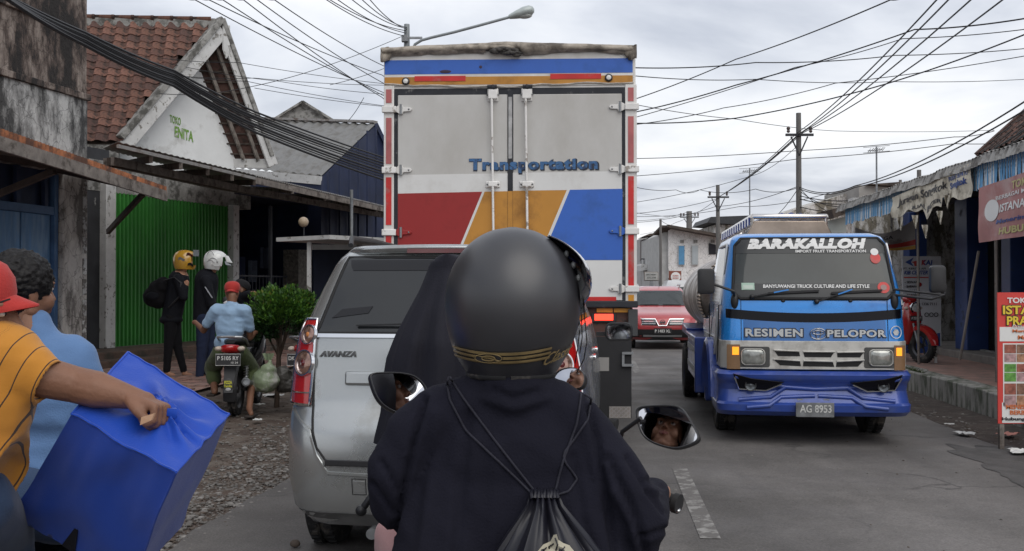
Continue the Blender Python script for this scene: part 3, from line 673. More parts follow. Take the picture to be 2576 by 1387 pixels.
for k in range(n):
    w_ = 3.42/n; b = B(); t0 = k*w_
    b.add([gob(t0, -.05, .43), gob(t0+w_*.18, .0, .43), gob(t0+w_*.6, .0, .43), gob(t0+w_*.78, -.05, .43), gob(t0+w_, -.05, .43)]+[gob(t0, -.05, 3.17), gob(t0+w_*.18, .0, 3.17), gob(t0+w_*.6, .0, 3.17), gob(t0+w_*.78, -.05, 3.17), gob(t0+w_, -.05, 3.17)]+[gob(t0, -.08, .43), gob(t0+w_, -.08, .43), gob(t0, -.08, 3.17), gob(t0+w_, -.08, 3.17)],
          [(i, i+1, i+6, i+5) for i in range(4)]+[(10, 11, 13, 12), (0, 10, 12, 5), (4, 9, 13, 11), (0, 1, 2, 3, 4, 11, 10), (5, 12, 13, 9, 8, 7, 6)])
    obj('shutter_slat', b, GREEN, gd, world=True)
# dark open hall to the right of the shutter
IRON = mat('dark iron', (.03, .032, .04), .5, .4, var=.3)
NIGHT = mat('painted hall gloom and dark panel', (.010, .014, .032), .75, var=.4, scale=2)  # near-black colour holds the gloom of the open hall; also the kiosk's dark panel
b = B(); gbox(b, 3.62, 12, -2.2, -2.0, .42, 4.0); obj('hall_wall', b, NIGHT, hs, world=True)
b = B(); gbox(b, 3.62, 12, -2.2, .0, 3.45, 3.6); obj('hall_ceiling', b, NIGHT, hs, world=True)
for k in range(34):
    b = B(); q = gob(3.75+k*.13, .0, .42); b.tube([q, q+V((0, 0, 1.35))], .009, 6); obj('fence_bar', b, IRON, hs, world=True)
b = B()
for z in (.55, 1.1, 1.72): gbox(b, 3.65, 8.2, -.015, .015, z, z+.03)
gbox(b, 4.9, 4.97, -.03, .03, .42, 3.3); obj('fence_rail', b, IRON, hs, world=True)
b = B(); gbox(b, 5.6, 6.15, -.1, .3, .42, 2.35); obj('stone_pillar', b, mat('rough stone pillar', (.075, .07, .06), .9, var=.6, scale=14, bump=1, bscale=20), hs, world=True)
r_ = random.Random(4); cl = [mat('hung cloth %d' % i, c_, .8, var=.3) for i, c_ in enumerate(((.10, .12, .17), (.05, .06, .10), (.13, .12, .12), (.03, .04, .09)))]
for k in range(9):
    t0 = 3.9+k*.48; b = B(); z0 = 1.5+r_.random()*.5; b.slab(lambda u, v: gob(t0+u*.32, -1.2+.05*math.sin(u*9), z0+v*(.5+.3*r_.random()*0)), 8, 2, LN*.01)
    obj('hung_cloth', b, cl[k % 4], hs, world=True)
for k in range(6):
    b = B(); gbox(b, 4+k*.6, 4.4+k*.6, -1.6, -1.3, .42, 1.0+.25*(k % 3)); obj('stacked_goods', b, cl[(k+1) % 4], hs, world=True, bevel=.02)
# lean-to awning
AWG = mat('thin grey metal sheet', (.30, .29, .28), .6, .3, var=.2, scale=4, dirt=(.12, .09, .07), damt=.3, dscale=4, dedge=.4)
la = thing('lean_to_awning', 'long grey metal lean-to awning on timber rafters in front of the gabled shop', 'awning', P(640, 445, 17.5))
A0, A1, A2 = P(296, 364, 12.7), P(640, 446, 16.3), P(1000, 530, 23.6)
C0, C1, C2 = gob(-3.2, .1, 3.75), gob(2.6, .1, 3.72), gob(9.5, .1, 3.7)
C0 = A0+(C1-A1)*.62; 
b = B(); corr(b, A0+V((0, 0, .03)), A1+V((0, 0, .03)), C0, C1, .15, .006); obj('corrugated_sheet', b, AWG, la, world=True, smooth=60)
b = B(); corr(b, A1+V((0, 0, .02)), A2+V((0, 0, .02)), C1, C2, .09, .014); obj('corrugated_sheet', b, AWG, la, world=True, smooth=60)
for (p, q, w, h, dz, mm) in ((A0, A1, .03, .045, -.02, AWG), (A1, A2, .03, .10, -.05, WOODG)):
    b = B(); b.bar(p+V((0, 0, dz)), q+V((0, 0, dz)), w, h, up=(0, 0, 1)); obj('fascia_board', b, mm, la, world=True)
pA = lambda u: A0.lerp(A1, u*2) if u < .5 else A1.lerp(A2, u*2-1)
pC = lambda u: C0.lerp(C1, u*2) if u < .5 else C1.lerp(C2, u*2-1)
for k in range(1, 11):
    u = k/10; b = B(); b.bar(pA(u)-V((0, 0, .09)), pC(u)-V((0, 0, .12)), .05, .09, up=(0, 0, 1)); obj('rafter', b, WOODD if k % 2 else WOODG, la, world=True)
for v, mm in ((.3, WOODG), (.55, WOODD), (.8, WOODG)):
    b = B(); 
    for (a_, c_) in ((0, .5), (.5, 1)): b.bar(pA(a_).lerp(pC(a_), v)-V((0, 0, .20)), pA(c_).lerp(pC(c_), v)-V((0, 0, .20)), .05, .11, up=(0, 0, 1))
    obj('purlin', b, mm, la, world=True)
for x, yb, d in ((884, 760, 19.0), (1010, 760, 21)):
    b = B(); q = P(x, 505, d); b.tube([(q.x, q.y, .2), (q.x, q.y, q.z+.2)], .03, 8); obj('post', b, STEEL, la, world=True)

# ================================================================ left: hall with grey metal roof and grey gable behind
hh = thing('metal_roof_hall', 'dark blue walled hall under a grey corrugated roof beyond the gabled house', 'building', P(800, 730, 27))
NAVY = mat('navy metal cladding', (.012, .020, .055), .6, var=.3, scale=2)
GREYR = mat('grey corrugated roof', (.20, .20, .195), .6, .2, var=.15, scale=3, dirt=(.13, .125, .115), damt=.4, dscale=3, dedge=.5)
r0, r1, r2, r3 = P(630, 302, 29), P(944, 312, 27), P(808, 442, 24), P(520, 416, 25.5)
b = B(); corr(b, r3, r2, r0, r1, .24, .022); obj('roof', b, GREYR, hh, world=True, smooth=60)
b = B(); b.bar(r3-V((0, 0, .12)), r2-V((0, 0, .12)), .04, .2, up=(0, 0, 1)); obj('eave_board', b, WHITEB, hh, world=True)
b = B(); b.bar(r0+V((0, 0, .05)), r1+V((0, 0, .05)), .2, .06, up=(0, 0, 1)); obj('ridge_cap', b, AWG, hh, world=True)
r4 = P(1010, 450, 27.5)
b = B(); b.pris([P(808, 730, 24)+V((0, 0, -1)), r2-V((0, 0, .05)), r1-V((0, 0, .05)), r4, P(1010, 730, 27.5)+V((0, 0, -1))], (-.15, .1, 0)); obj('wall', b, NAVY, hh, world=True)
for k in range(9):
    u = (k+.7)/9; lo = P(808, 730, 24).lerp(P(1010, 730, 27.5), u)
    b = B(); z_hi = (r2.z+(r1.z-r2.z)*min(1, u/.62)) if u < .62 else r1.z+(r4.z-r1.z)*(u-.62)/.38
    b.bar(V((lo.x+.03, lo.y-.03, .5)), V((lo.x+.03, lo.y-.03, z_hi-.1)), .03, .05); obj('cladding_rib', b, NAVY, hh, world=True)
b = B(); b.bar(r1, r4, .1, .1); obj('verge', b, NAVY, hh, world=True)
b = B(); b.pris([P(560, 730, 25.5)+V((0, 0, -1)), r3-V((0, 0, .2)), r2-V((0, 0, .2)), P(808, 730, 24)+V((0, 0, -1))], (0, .15, 0)); obj('wall', b, NAVY, hh, world=True)
gh = thing('grey_gable_house', 'small bare grey cement gable rising behind the metal roof', 'house', P(762, 730, 34))
b = B(); b.pris([P(688, 304, 34), P(762, 258, 34), P(842, 307, 34), P(842, 500, 34), P(688, 500, 34)], (-.6, 3, 0)); obj('wall', b, CEM, gh, world=True)
b = B(); b.bar(P(684, 304, 33.9), P(762, 256, 33.9), .12, .07); b.bar(P(762, 256, 33.9), P(846, 308, 33.9), .12, .07); obj('coping', b, CEM, gh, world=True)

# ================================================================ kiosk behind the bush
kk = thing('kiosk', 'small kiosk with a thin flat white roof and white posts behind the bush', 'kiosk', P(860, 730, 15.5))
q0, q1 = P(760, 600, 15), P(1010, 612, 16.6)
b = B(); b.bar(q0, q1, 1.2, .06, up=(0, 0, 1)); obj('roof', b, WHITEB, kk, world=True)
b = B(); a = P(778, 612, 15.1); b.bx(a.x-.03, a.x+.03, a.y-.03, a.y+.03, .2, a.z+.02); obj('post', b, WHITEB, kk, world=True)
b = B(); a = P(785, 622, 15.3); c_ = P(1000, 622, 16.6); b.bar(a, c_, .04, .08, up=(0, 0, 1)); obj('top_rail', b, WHITEB, kk, world=True)
b = B(); b.pris([V((a.x, a.y+.1, .2)), V((c_.x, c_.y+.1, .2)), V((c_.x, c_.y+.1, a.z)), V((a.x, a.y+.1, a.z))], (0, .05, 0)); obj('panel', b, NIGHT, kk, world=True)
gl = thing('globe_lamp', 'round cream globe lamp on a short stem beneath the lean-to', 'lamp', P(763, 595, 17))
b = B(); b.ell(P(763, 559, 17), .085, nu=18, nv=12); obj('globe', b, mat('cream globe glass', (.42, .33, .23), .3), gl, world=True)
b = B(); b.tube([P(764, 600, 17), P(764, 572, 17)], .012); obj('stem', b, IRON, gl, world=True)
# ================================================================ right: row of shops under a striped awning
def rb_(b, o0, o1, a0, a1, z0, z1, m=0):
    vs = [W(o, a, z) for o in (o0, o1) for a in (a0, a1) for z in (z0, z1)]
    return b.add(vs, [(0, 1, 3, 2), (4, 6, 7, 5), (0, 4, 5, 1), (2, 3, 7, 6), (0, 2, 6, 4), (1, 5, 7, 3)], m)
def onoff(x, y, off):
    """point seen at x, y on the upright plane that runs along the road at this offset"""
    a = (x-1287.5)/2575; o = RN*off; t = (a*o.y-o.x)/(RD.x-a*RD.y); d = o.y+RD.y*t; return P(x, y, d)
WEATH = mat('weathered grey sheet', (.34, .33, .31), .75, var=.2, scale=4, dirt=(.12, .11, .10), damt=.42, dscale=5, dedge=.35)
STB = mat('blue valance paint', (.16, .40, .68), .6, var=.15, scale=5, dirt=(.3, .38, .45), damt=.2, dscale=9)
STW = mat('white valance paint', (.78, .82, .84), .6, var=.1, scale=5, dirt=(.35, .36, .35), damt=.2, dscale=9)
NAVYC = mat('navy painted column', (.02, .045, .15), .45, var=.2, scale=3, dirt=(.05, .06, .1), damt=.2)
aw2 = thing('striped_awning', 'long awning with a blue and white striped metal valance over the right hand shops', 'awning', W(4.7, 14, 3))
AL0, AL1 = 9.6, 20.0
def ripple(al): return .03*mnoise.noise(V((al*1.4, 2, 0)))+.012*mnoise.noise(V((al*6, 2, 0)))
b = B(); b.slab(lambda u, v: W(4.58+v*1.75, AL0+(AL1+.3-AL0)*u, 3.06+.30*v+ripple(AL0+(AL1-AL0)*u)*(1-v)+.010*math.sin((AL0+(AL1-AL0)*u)*2*PI/.12)), 500, 3, (0, 0, .005)); obj('corrugated_sheet', b, WEATH, aw2, world=True, smooth=60)
b = B(); b.slab(lambda u, v: W(4.59-.05*v+.012*math.sin((AL0+(AL1-AL0)*u)*2*PI/.12), AL0+(AL1+.3-AL0)*u, 3.065-.13*v+ripple(AL0+(AL1-AL0)*u)), 500, 2, RN*.005); obj('drip_edge', b, WEATH, aw2, world=True, smooth=60)
al = AL0; k = 0; sw = .0375
meB = B(); meB.slab(lambda u, v: V((-.010*math.sin(PI*u), u*sw, -v*.30)), 4, 1, (.003, 0, 0)); mvB = mesh_of(meB, 'valance_strip', 40); mvB.materials.append(STB)
meW = B(); meW.slab(lambda u, v: V((.004*math.sin(PI*u), u*sw, -v*.30)), 4, 1, (.003, 0, 0)); mvW = mesh_of(meW, 'valance_strip', 40); mvW.materials.append(STW)
rv = random.Random(9)
while al < AL1:
    o = obj('valance_strip', mvB if k % 2 else mvW, STB, aw2, world=True); o.location = W(4.66, al, 2.985+ripple(al)); o.rotation_euler = (rv.uniform(-.02, .02), rv.uniform(-.05, .05), ROAD_A+rv.uniform(-.08, .08)); o.scale = (1, 1, 1+rv.uniform(-.05, .05)); al += sw; k += 1
b = B(); rb_(b, 4.70, 4.75, AL0, AL1, 2.86, 2.92); rb_(b, 5.5, 5.55, AL0, AL1, 3.1, 3.16)
obj('frame_rail', b, IRON, aw2, world=True)
for k in range(9):
    b = B(); b.bar(W(4.72, 9.8+k*1.25, 2.97), W(6.2, 9.8+k*1.25, 3.22), .04, .06, up=(0, 0, 1)); obj('rafter', b, WOODD, aw2, world=True)
for x, yb, nm in ((2310, 915, 'a'), (2507, 960, 'b')):
    d = (CAM_H-.3)*2575/(yb-728); q = P(x, yb, d); b = B(); b.tube([(q.x, q.y, .29), (q.x, q.y, 3.0)], .022, 8); obj('post', b, mat('rusty galvanised pipe', (.20, .18, .165), .6, .5, var=.3, scale=8, dirt=(.1, .05, .03), damt=.25, dscale=8), aw2, world=True)
q = P(2243, 800, 19.2); b = B(); b.tube([(q.x, q.y, .29), (q.x, q.y, 3.0)], .022, 8); obj('post', b, WHITEB, aw2, world=True)
# the shop building
shp = thing('shop_row', 'low shop row with navy columns and open dark bays behind the striped awning', 'building', W(6.2, 15, .3))
GREYI = mat('grey inner wall', (.22, .22, .21), .85, var=.25, scale=2, dirt=(.05, .05, .048), damt=.4, dscale=2, dedge=.5)
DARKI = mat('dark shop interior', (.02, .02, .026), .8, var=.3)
b = B(); rb_(b, 9.2, 9.4, 6, 21.5, .3, 3.6); obj('back_wall', b, GREYI, shp, world=True)
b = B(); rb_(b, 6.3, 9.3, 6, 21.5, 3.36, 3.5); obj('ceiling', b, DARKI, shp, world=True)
b = B(); rb_(b, 5.95, 9.3, 6, 21.5, .28, .42); obj('step', b, mat('step cement', (.17, .155, .14), .85, var=.3, scale=4), shp, world=True, bevel=.02)
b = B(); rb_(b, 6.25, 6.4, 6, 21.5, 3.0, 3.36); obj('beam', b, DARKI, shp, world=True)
for a, w, mm in ((18.15, .6, NAVYC), (16.2, .35, NAVYC), (14.6, .5, NAVYC), (12.6, .4, NAVYC), (21.3, .4, NAVYC)):
    b = B(); rb_(b, 6.15, 6.5, a-w/2, a+w/2, .42, 3.0); obj('column', b, mm, shp, world=True, bevel=.012)
b = B(); rb_(b, 6.45, 9.2, 18.5, 18.62, .42, 3.36); obj('partition', b, GREYI, shp, world=True)
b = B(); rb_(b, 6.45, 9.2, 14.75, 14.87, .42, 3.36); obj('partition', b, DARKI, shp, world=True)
b = B(); rb_(b, 6.35, 6.42, 16.4, 18.0, .42, .44); obj('sill', b, GREYI, shp, world=True)
for k in range(14):
    b = B(); a = 12.85+k*.115; rb_(b, 6.38, 6.42, a, a+.1, .44, 2.9); obj('shutter_slat', b, NAVYC, shp, world=True, bevel=.01)
# display inside the open bay
b = B(); rb_(b, 7.6, 8.2, 16.5, 18.0, .42, 1.0); obj('counter', b, WOODD, shp, world=True, bevel=.02)
for k in range(5):
    b = B(); rb_(b, 7.7, 8.0, 16.55+k*.3, 16.78+k*.3, 1.0, 1.16+.08*(k % 2)); obj('goods', b, cl[k % 4], shp, world=True, bevel=.02)
# red tiled roof above
RT = [mat('old roof tile '+n, c_, .9, var=.35, scale=6, dirt=(.02, .016, .014), damt=.42, dscale=4, dedge=.3) for n, c_ in (('a', (.13, .066, .05)), ('b', (.09, .05, .04)), ('c', (.16, .085, .065)))]
e1, e2 = W(6.6, 18.6, 3.76), W(6.6, 7, 3.76); p1, p2 = W(9.6, 18.6, 6.5), W(9.6, 7, 6.5)
b = B(); b.pris([e1, e2, p2, p1], (0, 0, -.08)); rf = obj('roof', b, WOODD, shp, world=True)
sl_ = (W(9.6, 10, 6.5)-W(6.6, 10, 3.76)); slen = sl_.length; sdir = sl_.normalized()
def tile2(m):
    b = B(); b.slab(lambda u, v: V((v*.26, (u-.5)*.25, .022*math.sin(2*PI*u+.6)+.014*(1-v))), 5, 1, (0, 0, .012)); me = mesh_of(b, 'tile', 50); me.materials.append(m); return me
t2 = [tile2(m) for m in RT]; zax = RD.cross(sdir)*-1; zax = sdir.cross(RD) if sdir.cross(RD).z > 0 else -sdir.cross(RD)
Mt = Matrix((sdir, zax.cross(sdir), zax)).transposed(); eu2 = Mt.to_euler(); rv = random.Random(11); nr = 17; cnt = 0
for i in range(nr):
    s_ = slen*i/nr; off = 6.6+3*i/nr; amax = 18.6
    j = 0
    while True:
        a = amax-.12-j*.235; j += 1
        if a < 12.2 or cnt >= 300: break
        if off > 6.6+1.2 and a < 12.9+0: pass
        o = obj('tile', rv.choice(t2), RT[0], rf, world=True); o.location = W(6.6, a, 3.77)+sdir*s_+zax*.03; o.rotation_euler = (eu2.x+rv.uniform(-.03, .03), eu2.y+rv.uniform(-.03, .03), eu2.z+rv.uniform(-.03, .03)); cnt += 1
def tiles_rest():
    b = B(); r5 = random.Random(3)
    for i in range(nr):
        s_ = slen*i/nr; amax = 18.6; j = 0
        while True:
            a = amax-.12-j*.235; j += 1
            if a < 11.5: break
            if a < 12.2 or i*28+j > 310:
                o = W(6.6, a, 3.77)+sdir*s_+zax*.03
                b.slab(lambda u, v: o+Mt@V((v*.26, (u-.5)*.25, .022*math.sin(2*PI*u+.6)+.014*(1-v))), 4, 1, zax*.012, r5.choice((0, 1, 2)))
    return b
o = obj('tile_field', tiles_rest(), RT, rf, world=True, recalc=False); o['kind'] = 'stuff'
b = B(); b.bar(e1+V((0, 0, .05)), p1+V((0, 0, .05)), .16, .1); obj('verge_cap', b, RT[1], shp, world=True)
# neighbour wall further on, with its poster
nb = thing('whitewashed_wall', 'rough whitewashed old wall at the far end of the shop row', 'wall', W(6.0, 20, .3))
OLDW = mottled('old whitewash', (.2, .18, .14), (.5, .48, .45), (.64, .63, .61), 3.5)
b = B(); rb_(b, 5.2, 8.5, 21.6, 21.8, .3, 3.25); obj('wall', b, OLDW, nb, world=True)
b = B(); rb_(b, 5.15, 8.55, 21.5, 21.9, 3.25, 3.33); obj('coping', b, WHITEB, nb, world=True)
def flatpanel(parent, name, x0, x1, y0, y1, d, m, rot=ROAD_A*0, th=.01, sag=0):
    a, c_ = P(x0, y1, d), P(x1, y0, d); b = B()
    b.slab(lambda u, v: V((a.x+(c_.x-a.x)*u, d+sag*math.sin(u*5)*.5, a.z+(c_.z-a.z)*v)), 10, 6, (0, th, 0)); return obj(name, b, m, parent, world=True)
kai = thing('rail_poster', 'grey poster with blue arrow logo and KAI lettering standing by the whitewashed wall', 'poster', P(2318, 850, 18.6))
d = 18.6
PG = mat('poster grey', (.55, .56, .58), .55, var=.05); PB = mat('print blue', (.03, .07, .26), .5, var=0); PR = mat('print red', (.45, .05, .04), .5, var=0); PK = mat('print black', (.03, .03, .035), .5, var=0); PW = mat('print white', (.75, .75, .73), .5, var=.03)
flatpanel(kai, 'board', 2270, 2366, 645, 905, d, PG, th=.02)
flatpanel(kai, 'lower_print', 2272, 2364, 838, 905, d-.004, PB, th=.003)
def ptext(parent, txt, x, y, w, h, d, m, bold=0.02, shear=0, off=.006):
    c_ = P(x, y, d-off); s = d/2575; return text(txt, w*s, h*s, m, parent, plane_fn(c_, (1, 0, 0), (0, 0, 1)), world=True, bold=bold, shear=shear)
ptext(kai, 'KAI', 2331, 661, 28, 13, d, PB, .04, .15)
ptext(kai, 'K', 2322, 661, 10, 13, d-.004, PR, .04, .15)
b = B(); q = P(2292, 660, d-.006); s = d/2575
b.pris([q+V((-16*s, 0, 0)), q+V((6*s, 0, 12*s)), q+V((-1*s, 0, 0)), q+V((6*s, 0, -11*s))], (0, .004, 0)); obj('logo_arrow', b, PB, kai, world=True)
b = B(); b.pris([q+V((0, 0, 0)), q+V((13*s, 0, 4*s)), q+V((13*s, 0, -10*s)), q+V((8*s, 0, -10*s)), q+V((6*s, 0, -2*s))], (0, .004, 0)); obj('logo_tail', b, PR, kai, world=True)
ptext(kai, 'PT. KERETA API', 2300, 676, 56, 5, d, PK); ptext(kai, 'KIB CENTER', 2303, 686, 60, 10, d, PB, .03, .3)
flatpanel(kai, 'print_line', 2273, 2335, 697, 700, d-.004, PR, th=.003)
for i, t_ in enumerate(('- SEWAN', '- BARANG', '- MUAT', '- PARSEL', '- ACC')):
    ptext(kai, t_, 2292, 710+i*11, 34, 6, d, PK, .03)
ptext(kai, '08 1336 7111', 2330, 765, 50, 7, d, PK)
for k in range(3):
    q = P(2330+k*12, 792, d-.012); b = B(); b.lathe([(.028, -.002), (.04, -.002), (.04, .004), (.028, .004)], 16, Matrix.Translation(q)@Matrix.Rotation(PI/2, 4, 'X')); obj('printed_wheel', b, PK, kai, world=True)
# banners
def cloth(parent, x0, x1, yt0, yt1, yb0, yb1, off, m, name='cloth', amp=.03, torn=None, nu=48, nv=14, seed=0):
    """hung along the road plane at this offset"""
    b = B(); keep = []
    def f(u, v):
        x = x0+(x1-x0)*u; y = (yt0+(yt1-yt0)*u)*(1-v)+(yb0+(yb1-yb0)*u)*v
        if torn: y += torn(u)*v**3
        q = onoff(x, y, off); return q+RN*(-amp*(mnoise.noise(V((u*5, v*2, seed)))+.5*math.sin(u*22+v*3)*v))
    b.slab(f, nu, nv, RN*.003); return obj(name, b, m, parent, world=True, smooth=70), f
def ctext(parent, txt, f, u, v, du, dv, m, bold=.02, shear=0):
    """lettering that follows a hung cloth"""
    def g(a, c_, o): 
        q = f(min(1, max(0, u+a)), min(1, max(0, v-c_))); return q-RN*(.006+o*.5)
    return text(txt, du, dv, m, parent, g, world=True, bold=bold, shear=shear)
BANC = mat('faded cream banner', (.66, .61, .50), .75, var=.12, scale=5, dirt=(.22, .19, .14), damt=.35, dscale=4, dedge=.4)
bn1 = thing('torn_banner', 'torn faded cream banner reading Songkok hanging from the awning edge', 'banner', onoff(2340, 520, 4.55))
o, f = cloth(bn1, 2243, 2441, 498, 410, 548, 496, 4.56, BANC, torn=lambda u: 22*mnoise.noise(V((u*7, 3, 0)))-(26 if .62 < u < .72 else 0)+(26*max(0, 1-abs(u-.45)/.08)), seed=2, nu=70)
ctext(bn1, 'Juragan Songkok', f, .38, .42, .62, .38, PK, .02, .2); ctext(bn1, 'PUSAT SEPATU', f, .85, .24, .25, .15, PB, .02, .1)
ctext(bn1, 'Songkok', f, .84, .5, .24, .26, PB, .04, .1); ctext(bn1, 'JUAL ECER', f, .44, .84, .36, .17, PK, .03)
for k, (x, y) in enumerate(((2262, 560), (2300, 556), (2325, 580), (2362, 545), (2380, 505))):
    b = B(); b.slab(lambda u, v: onoff(x+(u-.5)*16*(1-v*.8)+v*4, y-14+v*34, 4.54-.02*math.sin(u*6+v*5)), 4, 6, RN*.003); obj('torn_strip', b, BANC, bn1, world=True)
BANP = mat('faded red banner', (.42, .20, .19), .7, var=.12, scale=3, dirt=(.5, .34, .32), damt=.35, dscale=2, dedge=.4)
CREAM = mat('print cream yellow', (.55, .50, .22), .6, var=0)
bn2 = thing('pink_bakery_banner', 'faded pinkish red bakery banner reading TOKO ISTANA under the striped valance', 'banner', onoff(2540, 540, 4.5))
o, f = cloth(bn2, 2462, 2760, 474, 370, 611, 566, 4.50, BANP, amp=.025, seed=5)
ctext(bn2, 'TOKO ROTI ISTANA', f, .56, .14, .56, .13, CREAM, .02, .1); ctext(bn2, 'BERBAGAI MACAM ROTI DAN KUE', f, .5, .28, .72, .07, PW, .01)
ctext(bn2, 'ISTANA', f, .28, .47, .22, .14, PW, .02, .1); ctext(bn2, 'PRATAMA', f, .60, .42, .4, .26, CREAM, .02, .2)
ctext(bn2, 'Menerima Pesanan Segala', f, .5, .70, .72, .1, PB, .02, .2); ctext(bn2, 'HUBUNGI 0812 3456', f, .5, .86, .66, .12, CREAM, .03, .1)
b = B(); b.slab(lambda u, v: f(.11+.055*math.cos(u*2*PI)*v, .47+.19*math.sin(u*2*PI)*v)-RN*.008, 20, 2, RN*.002); obj('round_logo', b, PW, bn2, world=True)
bn3 = thing('sagging_banner', 'sagging white banner with red and orange stripe behind the awning post', 'banner', P(2230, 600, 19))
WHB = mat('dirty white cloth', (.42, .41, .40), .8, var=.1, dirt=(.25, .23, .21), damt=.3, dscale=2)
def f3(u, v):
    x = 2150+152*u; yt = 572+26*math.sin(PI*u)-22*u; yb = 622+8*math.sin(PI*u)+10*(u-.5); return P(x, yt+(yb-yt)*v, 19+.08*math.sin(u*9))
b = B(); b.slab(f3, 24, 8, (0, .004, 0)); obj('cloth', b, WHB, bn3, world=True)
for v0, v1, mm in ((.68, .86, PR), (.88, 1.0, mat('print orange', (.6, .36, .08), .6, var=0))):
    b = B(); b.slab(lambda u, v: f3(.5+.5*u, v0+(v1-v0)*v)-V((0, .006, 0)), 14, 2, (0, .002, 0)); obj('stripe', b, mm, bn3, world=True)
text('MANGGA', .55, .1, PK, bn3, lambda a, c_, o: f3(.38+a/1.1, .3-c_/.5+.0)-V((0, .006+o*.3, 0)), world=True, bold=.02)
# red sign stand
sg = thing('bakery_sign', 'tall red bakery sign board with photo panels standing in the gutter at the right edge', 'sign', P(2560, 1110, 8.9))
d = 9.2; s = d/2575
REDS = mat('sign red', (.62, .06, .05), .5, var=.08); ORS = mat('print orange red', (.6, .17, .06), .5, var=0); YEL = mat('print yellow', (.75, .55, .05), .5, var=0)
flatpanel(sg, 'board', 2510, 2720, 736, 1066, d, REDS, th=.012)
flatpanel(sg, 'white_field', 2514, 2720, 823, 859, d-.003, PW, th=.002); flatpanel(sg, 'white_field', 2520, 2720, 1013, 1064, d-.003, PW, th=.002)
b = B()
for x in (2516, 2716):
    q = P(x, 900, d+.03); b.bx(q.x-.02, q.x+.02, q.y-.02, q.y+.02, 0, P(x, 738, d).z)
obj('leg', b, WOODG, sg, world=True)
ptext(sg, 'TOKO ROTI', 2592, 756, 118, 14, d, PW, .03); 
ptext(sg, 'ISTANA', 2584, 780, 128, 26, d-.002, PK, .07); ptext(sg, 'ISTANA', 2583, 780, 122, 22, d-.006, YEL, .03)
ptext(sg, 'PRATAMA', 2600, 807, 140, 26, d-.002, PK, .07); ptext(sg, 'PRATAMA', 2599, 807, 134, 22, d-.006, YEL, .03)
ptext(sg, 'Princess Cake', 2590, 821, 90, 8, d-.008, PW, .0, .3); ptext(sg, 'Menjual Aneka', 2600, 834, 108, 10, d-.003, ORS, .03); ptext(sg, 'Macam Roti', 2606, 849, 92, 10, d-.003, ORS, .03)
ptext(sg, 'MENERIMA PESANAN', 2610, 1024, 160, 11, d-.003, ORS, .03); ptext(sg, 'BERBAGAI ACARA', 2610, 1038, 140, 11, d-.003, ORS, .03); ptext(sg, 'Hubungi 087 755 123', 2600, 1055, 160, 11, d-.003, PK, .03)
fr = random.Random(5); food = [mat('food print %d' % i, c_, .5, var=.5, scale=25) for i, c_ in enumerate(((.30, .10, .07), (.38, .20, .12), (.22, .12, .08), (.40, .25, .25), (.12, .3, .06)))]
yy = 867
for i in range(6):
    h = (24, 22, 22, 24, 30, 30)[i]
    for j in range(6):
        flatpanel(sg, 'photo_print', 2526+j*31, 2526+j*31+29, yy, yy+h-2, d-.006, food[4] if (i in (2, 3) and j == 0) else food[(i*3+j*2) % 4], th=.002)
    yy += h+(3 if i in (1, 3) else 0)
flatpanel(sg, 'white_field', 2523, 2714, 864, 868+152+2, d-.003, PW, th=.002)
# leaning pole
b = B(); b.tube([P(2461, 632, 15.6), P(2414, 905, 16.2)], .022, 8); o = obj('leaning_pole', b, mat('bare wooden pole', (.34, .31, .28), .7, var=.2)); tag(o, 'pale thin pole leaning against the shop front beside the red scooter', 'pole')
b = B(); q = P(2353, 886, 16); b.tube([(q.x, q.y, .3), (q.x, q.y, .78)], .025, 8); o = obj('stub_post', b, WHITEB); tag(o, 'short white stub post on the pavement behind the red scooter', 'post')
# tuft on the kerb
b = B(); rg = random.Random(1)
for k in range(120):
    q = onoff(2300+rg.uniform(-26, 18), 940, 4.4)+RD*rg.uniform(-.1, .1); q.z = .30; a = rg.random()*6.3; l = rg.uniform(.04, .1)
    b.add([q+V((-.008, 0, 0)), q+V((.008, 0, 0)), q+V((math.cos(a)*l, math.sin(a)*l-.02, rg.uniform(-.02, .06)))], [(0, 1, 2)])
o = obj('weed_tuft', b, mat('weed green', (.05, .075, .02), .8, var=.3), recalc=False); tag(o, 'low weeds growing over the top of the mossy kerb by the blue truck', 'weeds', kind='stuff')

# ================================================================ far street
wb = thing('white_building', 'far two storey white building with two narrow blue windows', 'building', P(1740, 760, 44))
d = 44
FARW = mottled('far whitewash', (.58, .56, .53), (.74, .73, .72), (.8, .79, .78), 1.0)
def fpx(parent, name, pts, d0, depth, m, slant=0):
    b = B(); b.pris([P(x, y, d0+slant*(x-pts[0][0])) for x, y in pts], (0, depth, 0)); return obj(name, b, m, parent, world=True)
fpx(wb, 'wall', [(1681, 576), (1838, 604), (1838, 770), (1681, 770)], d, 8, FARW)
fpx(wb, 'side_wall', [(1657, 592), (1681, 578), (1681, 770), (1657, 770)], d+.2, 6, mat('shaded side plaster', (.42, .42, .41), .8, var=.15))  # the side's shade is put into a darker plaster colour
b = B(); b.bar(P(1676, 570, d-.3), P(1842, 600, d-.3), .8, .12); b.bar(P(1676, 570, d-.3), P(1656, 590, d+.5), .5, .1); obj('roof_edge', b, WOODD, wb, world=True)
BWIN = mat('blue window panel', (.09, .26, .45), .4); GWIN = mat('dusty window glass', (.38, .42, .44), .3)
for x, mm in ((1707, BWIN), (1741, GWIN)):
    f_ = fpx(wb, 'window', [(x-1.5, 617), (x+15.5, 617), (x+15.5, 668), (x-1.5, 668)], d-.10, .06, WHITEB)
    fpx(f_, 'pane', [(x, 619), (x+14, 619), (x+14, 666), (x, 666)], d-.13, .04, mm)
